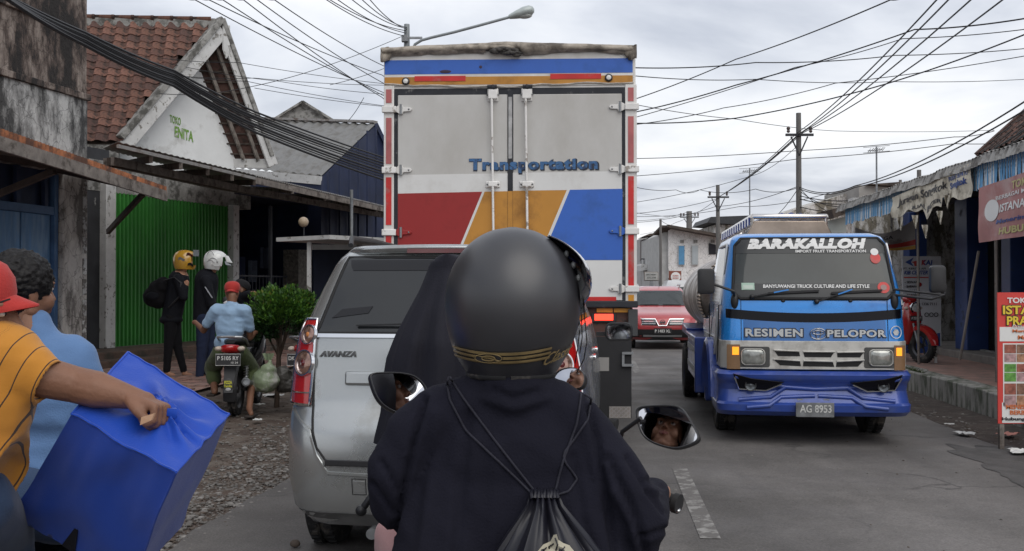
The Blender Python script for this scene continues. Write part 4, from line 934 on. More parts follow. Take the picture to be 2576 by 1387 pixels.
for x in (1711, 1745, 1788):
    for i in (0, 1): fpx(wb, 'vent_block', [(x+i*5, 604), (x+i*5+4, 604), (x+i*5+4, 611), (x+i*5, 611)], d-.06, .05, CEM)
fpx(wb, 'window', [(1783, 612), (1800, 616), (1800, 640), (1783, 640)], d-.06, .05, DARKI)
b = B(); fpx(wb, 'lintel', [(1681, 700), (1712, 700), (1712, 703), (1681, 703)], d-.1, .1, WOODD)
rs = thing('round_logo_sign', 'brown square sign with a round white emblem on the far white building', 'sign', P(1698, 720, 42))
fpx(rs, 'board', [(1683, 682), (1713, 682), (1713, 716), (1683, 716)], 42, .15, mat('brown sign', (.22, .06, .035), .6, var=.1))
b = B(); b.lathe([(0, 0), (.20, 0), (.20, .03), (0, .03)], 20, Matrix.Translation(P(1699, 697, 41.95))@Matrix.Rotation(PI/2, 4, 'X')); obj('emblem', b, PW, rs, world=True)
ptext(rs, 'SUPER', 1699, 694, 15, 3, 41.9, PR); ptext(rs, 'BAKSO', 1699, 700, 15, 3, 41.9, PR)
bs = thing('grey_billboard', 'small grey framed billboard over the red car on the far left kerb', 'billboard', P(1636, 720, 38))
fpx(bs, 'board', [(1620, 684), (1656, 684), (1656, 707), (1620, 707)], 38, .1, mat('billboard frame', (.25, .22, .2), .6))
fpx(bs, 'panel', [(1622, 686), (1654, 686), (1654, 705), (1622, 705)], 37.95, .1, mat('billboard grey', (.42, .42, .40), .6, var=.1))
ptext(bs, 'DEPOT NIKMAT', 1638, 691, 26, 4, 37.9, PK); ptext(bs, 'SOTO AYAM', 1638, 699, 22, 4, 37.9, PK)
b = B(); b.bar(P(1638, 707, 38), P(1638, 800, 38), .12); obj('pole', b, STEEL, bs, world=True)
db = thing('balcony_shophouse', 'narrow dark grey shophouse with stacked balconies and awnings left of the white building', 'building', P(1635, 760, 50))
fpx(db, 'wall', [(1612, 600), (1672, 585), (1672, 770), (1612, 770)], 51, 6, mat('pale render', (.40, .39, .38), .85, var=.2))
fpx(db, 'tower_wall', [(1616, 603), (1634, 600), (1634, 655), (1616, 655)], 50, 1, mat('brown tower', (.12, .10, .095), .8, var=.2))
for i, (x0, x1, y) in enumerate(((1632, 1668, 607), (1630, 1668, 633), (1612, 1670, 664))):
    fpx(db, 'balcony', [(x0, y), (x1, y-2), (x1, y+5), (x0, y+6)], 49, 1.8, FARW if i != 1 else WHITEB)
    b = B()
    for k in range(9): b.bar(P(x0+(x1-x0)*k/8, y, 49), P(x0+(x1-x0)*k/8, y-12, 49), .03)
    b.bar(P(x0, y-12, 49), P(x1, y-13, 49), .05); obj('railing', b, IRON, db, world=True)
fpx(db, 'awning', [(1616, 596), (1634, 588), (1672, 584), (1672, 588), (1634, 594)], 48.6, 2, WOODD)
fpx(db, 'awning', [(1612, 668), (1652, 660), (1652, 675), (1612, 682)], 48, 1.5, WHITEB)
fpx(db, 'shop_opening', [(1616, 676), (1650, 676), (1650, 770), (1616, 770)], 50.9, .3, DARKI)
fpx(db, 'shop_opening', [(1652, 672), (1682, 672), (1682, 770), (1652, 770)], 50.9, .3, mat('brown shop front', (.10, .06, .045), .8, var=.3))
fpx(db, 'poster', [(1635, 640), (1650, 638), (1650, 652), (1635, 654)], 48.8, .05, mat('red poster print', (.4, .2, .17), .7, var=.6, scale=6))
dk = thing('dark_roof_house', 'house with a black sheet roof showing above the tanker left of its rack', 'house', P(1830, 740, 60))
fpx(dk, 'roof', [(1779, 560), (1788, 546), (1895, 542), (1895, 568)], 58, 5, mat('black sheet roof', (.03, .032, .036), .6, var=.2))
fpx(dk, 'wall', [(1797, 566), (1885, 566), (1885, 760), (1797, 760)], 58.6, 5, OLDW)
wd = thing('flat_roof_building', 'weathered white flat roofed building rising behind the striped awning', 'building', P(2140, 740, 27))
fpx(wd, 'wall', [(1965, 540), (2180, 470), (2250, 462), (2250, 760), (1965, 760)], 28, 6, OLDW)
fpx(wd, 'parapet', [(2160, 466), (2285, 474), (2285, 520), (2160, 520)], 27, 3, mat('grey cement band', (.33, .32, .30), .85, var=.25, scale=2))
fpx(wd, 'roof_sheet', [(2182, 464), (2290, 470), (2262, 458)], 26.8, 2, WOODD)
fpx(wd, 'side_panel', [(2066, 560), (2128, 545), (2128, 585), (2066, 590)], 24, .3, mat('pale green cladding', (.40, .43, .41), .7, var=.1))
fpx(wd, 'lean_roof', [(2092, 527), (2150, 512), (2190, 516), (2098, 549)], 23.5, 1.2, WOODD)
# buildings that close the street behind the truck and further away
for i, (x0, x1, y0, dd, c_, lab) in enumerate(((1840, 2000, 575, 62, (.3, .29, .28), 'low grey house far behind the tanker truck'), (1560, 1618, 655, 75, (.38, .37, .36), 'small distant pale house at the end of the street'),
        (980, 1300, 560, 60, (.25, .24, .23), 'distant house hidden largely behind the box truck'))):
    t_ = thing('distant_house', lab, 'house', P((x0+x1)/2, 740, dd)); fpx(t_, 'wall', [(x0, y0), (x1, y0), (x1, 760), (x0, 760)], dd, 8, mat('distant wall %d' % i, c_, .9, var=.2))
    fpx(t_, 'roof', [(x0-6, y0+1), ((x0+x1)/2, y0-18*60/dd), (x1+6, y0+1)], dd-.5, 9, tilemats[3]); fpx(t_, 'window', [(x0+10, y0+30), (x0+30, y0+30), (x0+30, y0+60), (x0+10, y0+60)], dd-.05, .1, DARKI)

# ================================================================ poles, aerials and wires
CONC = mat('concrete pole', (.13, .125, .12), .85, var=.25, scale=2, stretch=(1, 1, .3)); IRONB = mat('pole ironwork', (.05, .05, .055), .6, .5)
def pole(x, yt, d, r, lab, arms=(), ins=True, yb=1100, iron=CONC):
    top = P(x, yt, d); t_ = thing('utility_pole', lab, 'pole', (top.x, top.y, 0), group='utility poles along the street'); b = B(); b.tube([(0, 0, 0), (0, 0, top.z)], [r*1.35, r], 12); obj('shaft', b, iron, t_)
    for y, w, tilt in arms:
        z = P(x, y, d).z; b = B(); b.bar((-w/2, -.08, z-tilt), (w/2, -.08, z+tilt), .05, .06, up=(0, 0, 1)); arm = obj('crossarm', b, IRONB, t_)
        b = B()
        for s_ in (-1, 1): b.bar((s_*w*.3, -.06, z-.04), (0, -.06, z-.5), .03)
        obj('brace', b, IRONB, t_)
        for k in (-.46, -.3, .3, .46) if w > .9 else (-.4, .4):
            b = B(); b.lathe([(.02, 0), (.045, .03), (.03, .07), (.05, .1), (.03, .15), (0, .16)], 10, Matrix.Translation((w*k, -.08, z+.05))); obj('insulator', b, mat('dark insulator', (.06, .04, .035), .3), t_)
    return top
T1 = pole(2008, 285, 25, .062, 'tallest concrete utility pole with a crossarm, behind the blue tanker truck', ((341, .68, 0), ))
T2 = pole(1805, 466, 36, .065, 'thin utility pole with crossarm in front of the far white building', ((497, .75, 0), ))
T3 = pole(1733, 532, 52, .14, 'short thick utility pole with crossarm on the skyline above the white building', ((547, .95, 0), ))
T4 = pole(1661, 552, 42, .05, 'thin pole standing before the balconied shophouse')
T5 = pole(2633, 440, 30, .07, 'thin utility pole out beyond the tiled roof')
T6 = pole(2311, 428, 34, .07, 'short pole top with wires just above the torn banner')
T7 = pole(2264, 453, 42, .06, 'smallest pole top above the flat roofed building')
for x, yt, yb, d, w, lab in ((1885, 424, 560, 32, .36, 'tall fishbone television aerial left of the concrete pole'), (2204, 370, 470, 26, .36, 'wide television aerial on the flat roofed building')):
    top = P(x, yt, d); t_ = thing('tv_aerial', lab, 'aerial', (top.x, top.y, 0)); b = B(); b.tube([(0, 0, .0), (0, 0, top.z)], .022, 6); obj('mast', b, STEEL, t_)
    b = B(); b.tube([(-w*.6, 0, top.z-.1), (w*.6, .2, top.z-.04)], .012, 6); obj('boom', b, STEEL, t_)
    for k in range(7):
        u = (k-3)/3; b = B(); l = .16+.05*(k % 2); b.tube([(u*w*.6-.02, -l+.1*u, top.z-.07+.03*u+.02), (u*w*.6+.02, l+.1*u, top.z-.07+.03*u-.03)], .008, 5); obj('element', b, STEEL, t_)
    b = B()
    for zz in (-.05, .09): b.tube([(-.32, .05, top.z-.1+zz), (.32, -.05, top.z-.06+zz)], .008, 5)
    obj('reflector', b, STEEL, t_)
# street lamp behind the truck
q = P(1023, 62, 20); sl_ = thing('street_lamp', 'grey street lamp with long curved arm rising behind the box truck', 'street lamp', (q.x, q.y, 0))
b = B(); b.tube([(0, 0, 0), (0, 0, q.z)], [.11, .055], 12); obj('pole', b, mat('galvanised grey', (.24, .26, .27), .5, .4, var=.15), sl_)
b = B(); pp = [P(x, y, 19.8) for x, y in ((1034, 130), (1044, 112), (1060, 102), (1085, 95), (1140, 82), (1200, 66), (1284, 43))]; b.tube(pp, .028, 8); obj('arm', b, mat('galvanised grey'), sl_, world=True)
b = B(); a, c_ = P(1278, 44, 19.8), P(1343, 24, 19.8); ax = (c_-a); n_ = V((-ax.z, 0, ax.x)).normalized()
rings = []
for u, h, w in ((0, .02, .03), (.05, .045, .05), (.3, .075, .11), (.6, .105, .16), (.85, .10, .14), (.97, .06, .08), (1, .02, .03)):
    rings.append([a+ax*u+V((0, 1, 0))*math.cos(t)*w+n_*math.sin(t)*h for t in np.linspace(0, 2*PI, 17)[:-1]])
b.loft(rings); obj('lamp_head', b, mat('lamp head grey', (.42, .46, .45), .4, .2), sl_, world=True, smooth=60)
b = B(); b.ell(a+ax*.58-n_*.06, (ax.length*.3, .11, .06), nu=16, nv=8); obj('lens', b, mat('milky lens', (.5, .52, .5), .2), sl_, world=True)
b = B(); b.bar(P(1018, 96, 19.9), P(1062, 96, 19.9), .04); b.box(P(1018, 98, 19.9), (.12, .12, .12)); obj('bracket', b, STEEL, sl_, world=True)
# ---- wires
WIRE = mat('black cable', (.012, .012, .014), .6, var=0); WIRG = mat('grey cable', (.05, .05, .055), .6, var=0)
def wire(pts, r, lab, sag=0, m=WIRE, group='overhead wires', n=18):
    """pts: (x, y, distance)"""
    pts = list(pts)
    if pts[0][0] == 1560: pts.insert(0, (1010, pts[0][1]+4, pts[0][2]+1))
    if 958 < pts[-1][0] < 988: pts.append((1260, pts[-1][1]+12, pts[-1][2]+3))
    ps = [P(*p) for p in pts]; q = []; yk = pts[-2][1]+pts[-2][0]*1e-4
    for a, c_ in zip(ps[:-1], ps[1:]):
        for i in range(n): u = i/n; q.append(a.lerp(c_, u)-V((0, 0, sag*4*u*(1-u))))
    q.append(ps[-1]); b = B(); b.tube(q, r, 5); o = obj('overhead_wire', b, m, smooth=60); tag(o, lab, 'wire', group); WIRES.append((lab, yk, o)); return o
WIRES = []
LBL = 'thin black cable crossing the sky left of the box truck'
# thick bundle, upper left down to the truck
rw = random.Random(21)
for k in range(9):
    o1 = k*4.0; o2 = k*7
    wire([(-60+o1*.9, -52+o1*.5, 8.0), (213, 82+o1*1.0, 9.8), (437, 178+o1*1.2, 12), (646, 284+o1*1.6, 14.2), (975, 400+o2, 19), (1400, 560+o2, 27)], (.015, .010, .019)[k % 3], 'black cable in the thick bundle crossing the old building', sag=.015+rw.random()*.02, group='cables of the thick bundle')
for a, c_ in (((490, 0), (968, 235)), ((560, 0), (968, 243)), ((690, 0), (968, 168)), ((612, 0), (960, 245)), ((640, -5), (968, 212)), ((525, 0), (962, 190))):
    wire([(a[0]-60, a[1]-34, 12), (a[0], a[1], 13), (c_[0], c_[1], 20), (c_[0]+60, c_[1]+30, 22)], .0075, LBL, sag=.05)
for a, c_ in (((835, 0), (1022, 78)), ((860, 0), (1022, 84)), ((895, -4), (1022, 72)), ((925, -4), (1024, 70)), ((950, -4), (1024, 74)), ((820, -6), (1020, 92))):
    wire([(a[0]-40, a[1]-22, 15), (c_[0], c_[1], 20)], .008, 'thin black cable running up from the street lamp pole', sag=.1)
for pts in (((400, 146, 20), (600, 158, 20), (975, 212, 22)), ((430, 162, 20), (700, 205, 21), (975, 238, 22)), ((440, 190, 20), (640, 197, 20), (975, 215, 22)), ((400, 236, 16), (560, 232, 17), (780, 180, 19), (1020, 88, 21)),
            ((640, 222, 20), (980, 270, 22)), ((380, 182, 18), (620, 205, 19), (975, 268, 22)), ((830, 214, 19), (985, 165, 21)), ((876, 304, 19), (915, 246, 19))):
    wire(pts, .006, LBL, sag=.03)
for pts, r in ((((1560, 170, 14), (1900, 158, 16), (2250, 140, 18), (2640, 116, 20)), .009), (((1560, 188, 14), (1900, 200, 17), (2240, 206, 20), (2640, 196, 24)), .007),
        (((1560, 262, 22), (1850, 150, 20), (2240, 0, 14), (2300, -24, 13)), .011), (((1560, 290, 22), (1850, 215, 20), (2300, 75, 18), (2620, 40, 15)), .013),
        (((1560, 310, 20), (1850, 298, 20), (2200, 220, 18), (2620, 70, 14)), .012), (((1560, 306, 22), (2000, 170, 22), (2270, 98, 19), (2640, 66, 18)), .009),
        (((1560, 256, 20), (1850, 300, 24), (2100, 330, 30), (2500, 328, 34)), .008), (((1560, 400, 28), (2000, 380, 28), (2400, 345, 26), (2500, 330, 24)), .01),
        (((1560, 446, 28), (2010, 400, 26), (2400, 362, 24), (2640, 352, 22)), .009), (((1560, 318, 18), (1820, 272, 20), (2100, 210, 20), (2640, 130, 18)), .008)):
    wire(pts, r, 'thin black wire crossing the sky right of the box truck', sag=.04)
for x2, y2, dx in ((2395, -10, 0), (2365, -10, -4), (2455, -12, 6), (2532, -8, 10)):
    wire([(x2, y2, 12), (2008+dx, 335 if dx else 338, 25), (1805, 497, 36)], .011, 'main power line over the pole crossarms', sag=.12, group='power lines on the crossarms')
for y0, y2, xe in ((470, 215, 2640), (474, 240, 2640), (492, 285, 2640), (500, 300, 2640), (520, 330, 2640)):
    wire([(2008, y0, 25), (2240 if y0 > 480 else 2150, y0+20-(25 if y0 > 480 else 22), 22), (xe, y2, 11)], .011, 'black cable sweeping from upper right to the concrete pole', sag=.15, group='cables sweeping to the concrete pole')
for pts in (((1560, 460, 30), (1700, 478, 32), (1760, 478, 33), (1900, 476, 28), (2008, 472, 25)), ((1560, 540, 34), (1805, 500, 36)), ((1600, 560, 40), (1800, 520, 34), (2005, 470, 25)), ((1560, 528, 34), (1733, 545, 52)), ((1600, 545, 40), (1860, 520, 34), (2090, 485, 26)),
            ((1930, 560, 30), (2006, 476, 25)), ((2010, 472, 25), (2100, 540, 25)), ((2010, 480, 25), (2110, 520, 24)), ((1560, 515, 34), (1900, 440, 36), (2000, 372, 30)), ((1661, 555, 42), (1733, 580, 44)), ((1600, 556, 40), (1733, 532, 52)), ((1805, 500, 36), (1700, 560, 46), (1610, 590, 60))):
    wire(pts, .009, 'thin cable slung over the far end of the street', sag=.1, group='cables over the far street')
ORD = 'topmost second third fourth fifth sixth seventh eighth ninth tenth eleventh twelfth thirteenth fourteenth'.split()
for lab in {w[0] for w in WIRES}:
    ws_ = sorted([w for w in WIRES if w[0] == lab], key=lambda w: w[1])
    for i, w in enumerate(ws_):
        if len(ws_) > 1: w[2]['label'] = lab+', '+(ORD[i] if i == 0 else ORD[i]+' from top')
# ================================================================ silver people carrier, seen from behind
SILV = mat('silver metallic paint', (.40, .415, .415), .24, .75, var=.04, scale=2, coat=.5, dirt=(.22, .21, .19), damt=.12, dscale=2.5, dedge=.6)
TINT = mat('tinted glass', (.02, .022, .024), .05, 0, var=.1, scale=3, spec=.62)
REDL = mat('red lamp lens', (.40, .010, .010), .12, var=.12, scale=30, coat=1)
REDD = mat('dark red lens', (.10, .008, .01), .12, var=.1, coat=1)
SMOKE = mat('smoky lamp reflector', (.30, .17, .13), .12, .6, var=.5, scale=40, coat=1)
SEAM = mat('panel seam black', (.008, .008, .009), .7, var=0)
PLATE = mat('black number plate', (.03, .03, .032), .35, var=.1); PLT = mat('plate characters', (.62, .62, .6), .5, var=.15)
mp = thing('silver_car', 'silver people carrier seen from behind, with chrome trimmed red tail lamps', 'car', P(1073, 728, 5.05)*1, -.095)
mp.location.z = 0
def CX(x, d=0): return (x-1104)/510
def CZ(y): return CAM_H+(728-y)/510
sh = Shell([(.26, .10, .66, .16, .05, 3.95), (.34, .03, .725, .18, .05, 4.0), (.5, -.01, .75, .20, .05, 4.05), (.72, -.005, .752, .20, .05, 4.05), (.80, .02, .748, .19, .05, 4.03), (.86, .055, .738, .17, .045, 3.98), (.93, .07, .732, .15, .04, 3.95), (1.05, .085, .722, .14, .04, 3.6), (1.18, .10, .70, .13, .04, 3.1), (1.235, .11, .688, .12, .04, 2.9), (1.45, .215, .615, .12, .035, 2.5), (1.58, .29, .565, .12, .03, 2.35), (1.64, .34, .53, .12, .03, 2.2), (1.685, .43, .46, .12, .02, 2.0)], flare=.065, flen=1.1)
b = sh.body([.26, .30, .34, .42, .5, .6, .72, .76, .80, .83, .86, .90, .93, 1.0, 1.05, 1.12, 1.18, 1.235, 1.34, 1.45, 1.52, 1.58, 1.62, 1.65, 1.685]); obj('body', b, SILV, mp, smooth=38)
T = lambda z, x: sh.tx(z, x)
# tailgate cut line
gz = [(CX(797), 1.20), (CX(797), 1.05), (CX(800), .86), (CX(806), .74), (CX(818), .66), (CX(842), .60), (CX(870), .585)]
pts = [(T(z, x), z) for x, z in gz]; pts += [(-t, z) for t, z in reversed(pts)]
obj('tailgate_seam', sh.line(pts, .0055, .001), SEAM, mp)
# bumper ledge
b = B(); sh.panel(.572, .602, lambda z: T(z, CX(842)), lambda z: -T(z, CX(842)), .012, .02, 2, 16, b=b); obj('step_pad', b, BLACKP, mp, bevel=.004)
obj('bumper_crease', sh.line([(T(.80, -.72), .835), (T(.78, -.6), .74), (T(.7, -.56), .62), (T(.6, -.5), .535), (0, .52), (T(.6, .5), .535), (T(.7, .56), .62), (T(.78, .6), .74), (T(.80, .72), .835)], .012, -.004, sub=8), SILV, mp)
b = sh.panel(.44, .50, lambda z: T(z, -.37), lambda z: T(z, -.31), .001, .003, 1, 2); obj('tow_cover', b, SILV, mp, bevel=.001)
q = [(T(.5, -.375), .51), (T(.5, -.305), .51), (T(.45, -.305), .43), (T(.45, -.375), .43)]; obj('tow_cover_seam', sh.line(q, .002, .001, closed=True), SEAM, mp)
b = sh.panel(.255, .33, lambda z: -T(z, .69), lambda z: T(z, .69), .004, .02, 2, 20); obj('bumper_skirt', b, mat('dull bumper underside', (.09, .09, .09), .7, var=.3, scale=6), mp)
b = B(); b.bx(-.60, .60, .35, 3.8, .24, .34); obj('underbody', b, BLACKP, mp)
# rear window
zw0, zw1 = 1.225, 1.615
wl = lambda z: T(z, np.interp(z, [1.22, 1.62], [-.592, -.478])); wr = lambda z: -wl(z)
b = sh.panel(zw0, zw1, wl, wr, .004, .01, 14, 24); rw_ = obj('rear_window', b, TINT, mp, smooth=60)
q = [(wl(zw0), zw0), (wl(1.4), 1.4), (wl(zw1), zw1), (wr(zw1), zw1), (wr(1.4), 1.4), (wr(zw0), zw0)]; obj('window_rubber', sh.line(q, .009, .003, closed=True), SEAM, mp)
b = sh.panel(1.203, 1.222, lambda z: T(z, -.60), lambda z: T(z, .60), .014, .018, 2, 24); obj('chrome_strip', b, CHROME, mp, smooth=60)
FADE = mat('black frit band', (.006, .006, .008), .12, var=0)
b = sh.panel(1.545, 1.60, lambda z: T(z, -.44+.9*(z-1.545)**.5*-.1), lambda z: T(z, .46), .0065, .002, 3, 20); obj('window_band', b, FADE, mp)
# small sloping dark quad on the glass
b = B(); f = lambda x, z, o=.008: sh.pt(z, T(z, x), o)
vs = [f(-.52, 1.30), (f(-.33, 1.325)), f(-.31, 1.36), f(-.47, 1.345)]; b.add([v for v in vs]+[v+V((0, .004, 0)) for v in vs], [(0, 1, 2, 3), (4, 7, 6, 5), (0, 4, 5, 1), (1, 5, 6, 2), (2, 6, 7, 3), (3, 7, 4, 0)]); obj('glass_quad', b, FADE, rw_)
b = B(); b.bar(sh.pt(1.262, T(1.26, -.10), .03), sh.pt(1.258, T(1.26, -.38), .018), .012, .008); b.bar(sh.pt(1.25, T(1.25, .05), .03), sh.pt(1.262, T(1.26, -.12), .03), .02, .012); b.ell(sh.pt(1.245, .05, .02), .025); obj('rear_wiper', b, BLACKP, mp)
# spoiler with brake lamp
b = B(); rings = []
for x in np.linspace(-.515, .515, 25):
    k = 1-abs(x)/.515; y = .30+.10*(1-min(1, k*5))+.05*(abs(x)/.5)**2; zt = 1.69-.012*(abs(x)/.5)**2-(.02 if k < .04 else 0)
    rings.append([V((x, y+.28, zt+.006)), V((x, y+.02, zt-.004)), V((x, y, zt-.018)), V((x, y+.015, zt-.045)), V((x, y+.10, zt-.062)), V((x, y+.28, zt-.03))])
b.loft(rings); sp = obj('roof_spoiler', b, SILV, mp, smooth=40, bevel=.006)
b = B(); b.slab(lambda u, v: V((-.16+.32*u, .302+.05*((-.16+.32*u)/.5)**2, 1.640+.022*v)), 8, 1, (0, .01, 0)); obj('brake_lamp', b, REDD, sp)
for s_ in (-1, 1):
    b = B()
    for k in range(1): b.tube([V((s_*.51, .5, 1.69)), V((s_*.53, .6, 1.735)), V((s_*.54, 1.2, 1.745)), V((s_*.53, 1.9, 1.735)), V((s_*.51, 2.0, 1.69))], .014)
    obj('roof_rail', b, BLACKP, mp)
# tail lamps
def tlamp(s_):
    l_ = bpy.data.objects.new('tail_lamp', None); COL.objects.link(l_); l_.parent = mp
    zi = [.865, .95, 1.05, 1.15, 1.22, 1.285]; xo = [-.725, -.725, -.712, -.69, -.672, -.645]; xi = [-.612, -.607, -.60, -.597, -.594, -.592]
    fo = lambda z: s_*-1*T(z, np.interp(z, zi, xo)) if s_ > 0 else T(z, np.interp(z, zi, xo))
    fi = lambda z: s_*-1*T(z, np.interp(z, zi, xi)) if s_ > 0 else T(z, np.interp(z, zi, xi))
    fo2 = lambda z: fo(z)+(-.06 if s_ < 0 else .06)
    obj('lens', sh.panel(.865, 1.285, fo2, fi, .012, .02, 16, 8), REDL, l_, smooth=60)
    pts = [(fi(z), z) for z in (.862, .95, 1.05, 1.15, 1.22, 1.29)]; pts2 = [(fo2(z), z) for z in (1.29, 1.15, 1.05, .95, .862)]
    obj('chrome_surround', sh.line(pts+pts2, .0075, .012, closed=True, sub=4), CHROME, l_)
    obj('chrome_divider', sh.line([(fi(.925), .925), (fo2(.925), .922)], .004, .015), CHROME, l_)
    for zc, rr, mm in ((1.215, .052, SMOKE), (1.072, .068, SMOKE)):
        xc = np.interp(zc, zi, xo)*.5+np.interp(zc, zi, xi)*.5+.003; tc_ = T(zc, xc)*(1 if s_ < 0 else -1)
        cen = sh.pt(zc, tc_, .010); nn = (sh.pt(zc, tc_, .05)-sh.pt(zc, tc_, 0)).normalized(); Mx = Matrix.Translation(cen)@nn.to_track_quat('Z', 'Y').to_matrix().to_4x4()
        b = B(); b.lathe([(0, .012), (rr*.4, .012), (rr*.85, .004), (rr*.9, 0)], 24, Mx); obj('reflector', b, mm, l_, smooth=60)
        b = B(); b.lathe([(rr*.86, .0), (rr*.9, .012), (rr, .012), (rr*1.06, -.004)], 28, Mx); obj('chrome_ring', b, CHROME, l_, smooth=60)
        b = B(); b.lathe([(0, .016), (rr*.22, .014), (rr*.3, .008)], 14, Mx); obj('bulb_cap', b, REDD if rr > .06 else mat('amber cap', (.5, .18, .05), .2), l_, smooth=60)
tlamp(-1); tlamp(1)
CHRB = mat('brushed chrome badge', (.5, .5, .5), .2, 1, var=.1)
text('AVANZA', (910-813)/505, (903-888)/505*1.0, mat('badge dark chrome', (.10, .10, .10), .25, .9, var=.1), mp, sh.fn(T(1.12, CX(861)), CZ(896)), bold=.035, shear=.35, spacing=1.05, ext=.004)
text('1.3 G', .14, .028, CHRB, mp, sh.fn(T(1.1, .47), 1.11), bold=.03, shear=.3, ext=.003)
# garnish with plate
b = B(); sh.panel(.965, 1.035, lambda z: T(z, CX(884)), lambda z: -T(z, CX(884)), .022, .03, 4, 20, b=b); obj('chrome_garnish', b, SILV, mp, bevel=.012)
b = sh.panel(.80, .955, lambda z: -.24, lambda z: .24, .004, .006, 2, 4); obj('number_plate', b, PLATE, mp); text('P 1742 XB', .36, .07, PLT, mp, sh.fn(0, .88), bold=.01)
b = B(); b.lathe([(.032, -.004), (.045, -.004), (.045, .006), (.032, .006), (.032, -.004)], 24, Matrix.Translation(sh.pt(1.10, 0, .01))@Matrix.Rotation(PI/2, 4, 'X')@Matrix.Scale(1.3, 4, (1, 0, 0))); obj('emblem', b, CHRB, mp)
for s_ in (-1, 1):
    wheel(mp, (s_*.69, .80, .30), .30, .185, face=s_, rim_r=.62)
    wheel(mp, (s_*.69, 3.40, .30), .30, .185, face=s_, rim_r=.62)
    b = B(); b.bar((s_*.80, 2.62, 1.12), (s_*.92, 2.6, 1.12), .03); b.loft([[V((s_*.965+x*k_, 2.58+o_, 1.14+z*k_)) for x, z in rrect(.20, .135, .045, 5)] for k_, o_ in ((.93, -.03), (1, -.02), (.95, .02), (.6, .07))]); m_ = obj('door_mirror', b, SILV if s_ < 0 else BLACKP, mp, smooth=50)
    b = B(); b.pris([V((s_*.965+x, 2.546-.03*x*s_, 1.14+z)) for x, z in rrect(.172, .108, .035, 5)], (0, .006, 0)); obj('mirror_glass', b, mat('mirror', (.7, .7, .72), .03, 1, var=0), m_)
    for z, y0, y1 in ((1.26, .62, 1.3), (1.26, 1.36, 2.1)):
        b = B(); w0 = sh.row(1.26)[1]+.062; w1 = sh.row(1.52)[1]+.068
        b.pris([V((s_*(w0), y0-.12, 1.25)), V((s_*(w0), y1, 1.25)), V((s_*(w1), y1, 1.56)), V((s_*(w1), y0+.1, 1.56))], (s_*.006, 0, .002)); obj('side_window', b, TINT, mp)
    for yy in (1.45, 2.3):
        b = B(); b.bar((s_*.80, yy, 1.02), (s_*.80, yy+.2, 1.02), .03); obj('door_handle', b, CHROME, mp, bevel=.008)
b = B(); b.tube([(-.28, .2, .235), (-.28, .02, .235)], .028, 12); obj('exhaust', b, STEEL, mp)
b = B(); b.bx(-.74, -.56, 1.08, 1.1, .1, .34); b.bx(.56, .74, 1.08, 1.1, .1, .34); obj('mud_flap', b, BLACKP, mp)
# mirrors/hood block ahead is hidden

# ================================================================ box truck, seen from behind
TD = 9.4; TS = 2575/TD
bt = thing('box_truck', 'tall box truck with white double doors and red, orange and blue bands reading Transportation', 'truck', (P(1281, 728, TD).x, TD, 0), -.04)
X_ = lambda x: (x-1281)/TS
Z_ = lambda y: CAM_H+(728-y)/TS
TW = mat('truck white paint', (.66, .65, .63), .45, var=.05, scale=2, coat=.2, dirt=(.46, .43, .39), damt=.26, dscale=1.6, dedge=.7, stretch=(1, 1, .4))
TB = mat('truck blue paint', (.03, .115, .46), .42, var=.06, scale=3, dirt=(.03, .09, .3), damt=.2, dscale=3, dedge=.5)
TO = mat('truck orange paint', (.46, .21, .03), .45, var=.06, scale=3, dirt=(.28, .13, .03), damt=.25, dscale=4, dedge=.5)
TR = mat('truck red paint', (.27, .014, .014), .42, var=.06, scale=3, dirt=(.2, .015, .015), damt=.2, dscale=3, dedge=.5)
GASK = mat('door gasket', (.022, .024, .03), .75, var=.3, scale=6, dirt=(.12, .12, .12), damt=.2, dscale=8)
REFL = mat('red reflective strip', (.50, .02, .018), .3, var=.15, scale=8, dirt=(.35, .12, .11), damt=.25, dscale=5, dedge=.3)
REFP = mat('faded red strip', (.36, .10, .10), .4, var=.3, scale=5)
REFO = mat('orange reflective strip', (.60, .26, .02), .35, var=.15, scale=8)
TARP = mat('grey brown tarpaulin', (.34, .30, .25), .8, var=.25, scale=4, dirt=(.10, .085, .07), damt=.35, dscale=5, dedge=.4, bump=.5, bscale=12)
def tb(name, x0, x1, y0, y1, n0, n1, m, parent=bt, bevel=0):
    """block between photo x0..x1, y0..y1; n: metres towards the viewer"""
    b = B(); b.bx(X_(x0), X_(x1), -n1, -n0, Z_(y1), Z_(y0)); return obj(name, b, m, parent, bevel=bevel)
def tpoly(name, pts, n0, n1, m, parent=bt):
    b = B(); b.pris([V((X_(x), -n1, Z_(y))) for x, y in pts], (0, n1-n0, 0)); return obj(name, b, m, parent)
b = B(); b.bx(X_(964), X_(1598), 0, 5.6, Z_(772), Z_(140)); obj('box_body', b, TW, bt, bevel=.01)
hp = tb('header_panel', 964, 1592, 128, 217, 0, .03, TW, bevel=.006)
tb('blue_band', 966, 1590, 150, 186, .028, .033, TB, hp); tb('orange_band', 966, 1590, 193, 213, .028, .033, TO, hp)
b = B()
rr_ = random.Random(3)
def wavy(x): return 215+3.5*math.sin(x*.011+.7)+1.5*math.sin(x*.05)+rr_.uniform(-.6, .6)
xs = np.linspace(966, 1592, 60); b.tube([V((X_(x), -.035, Z_(wavy(x)))) for x in xs], .008, 6); obj('bent_edge', b, mat('scuffed white edge', (.4, .37, .33), .7, var=.4, scale=12), hp)
for x0, x1, y0 in ((1042, 1171, 191), (1384, 1511, 188)): tb('reflector', x0, x1, y0, y0+13, .032, .038, REFL, hp)
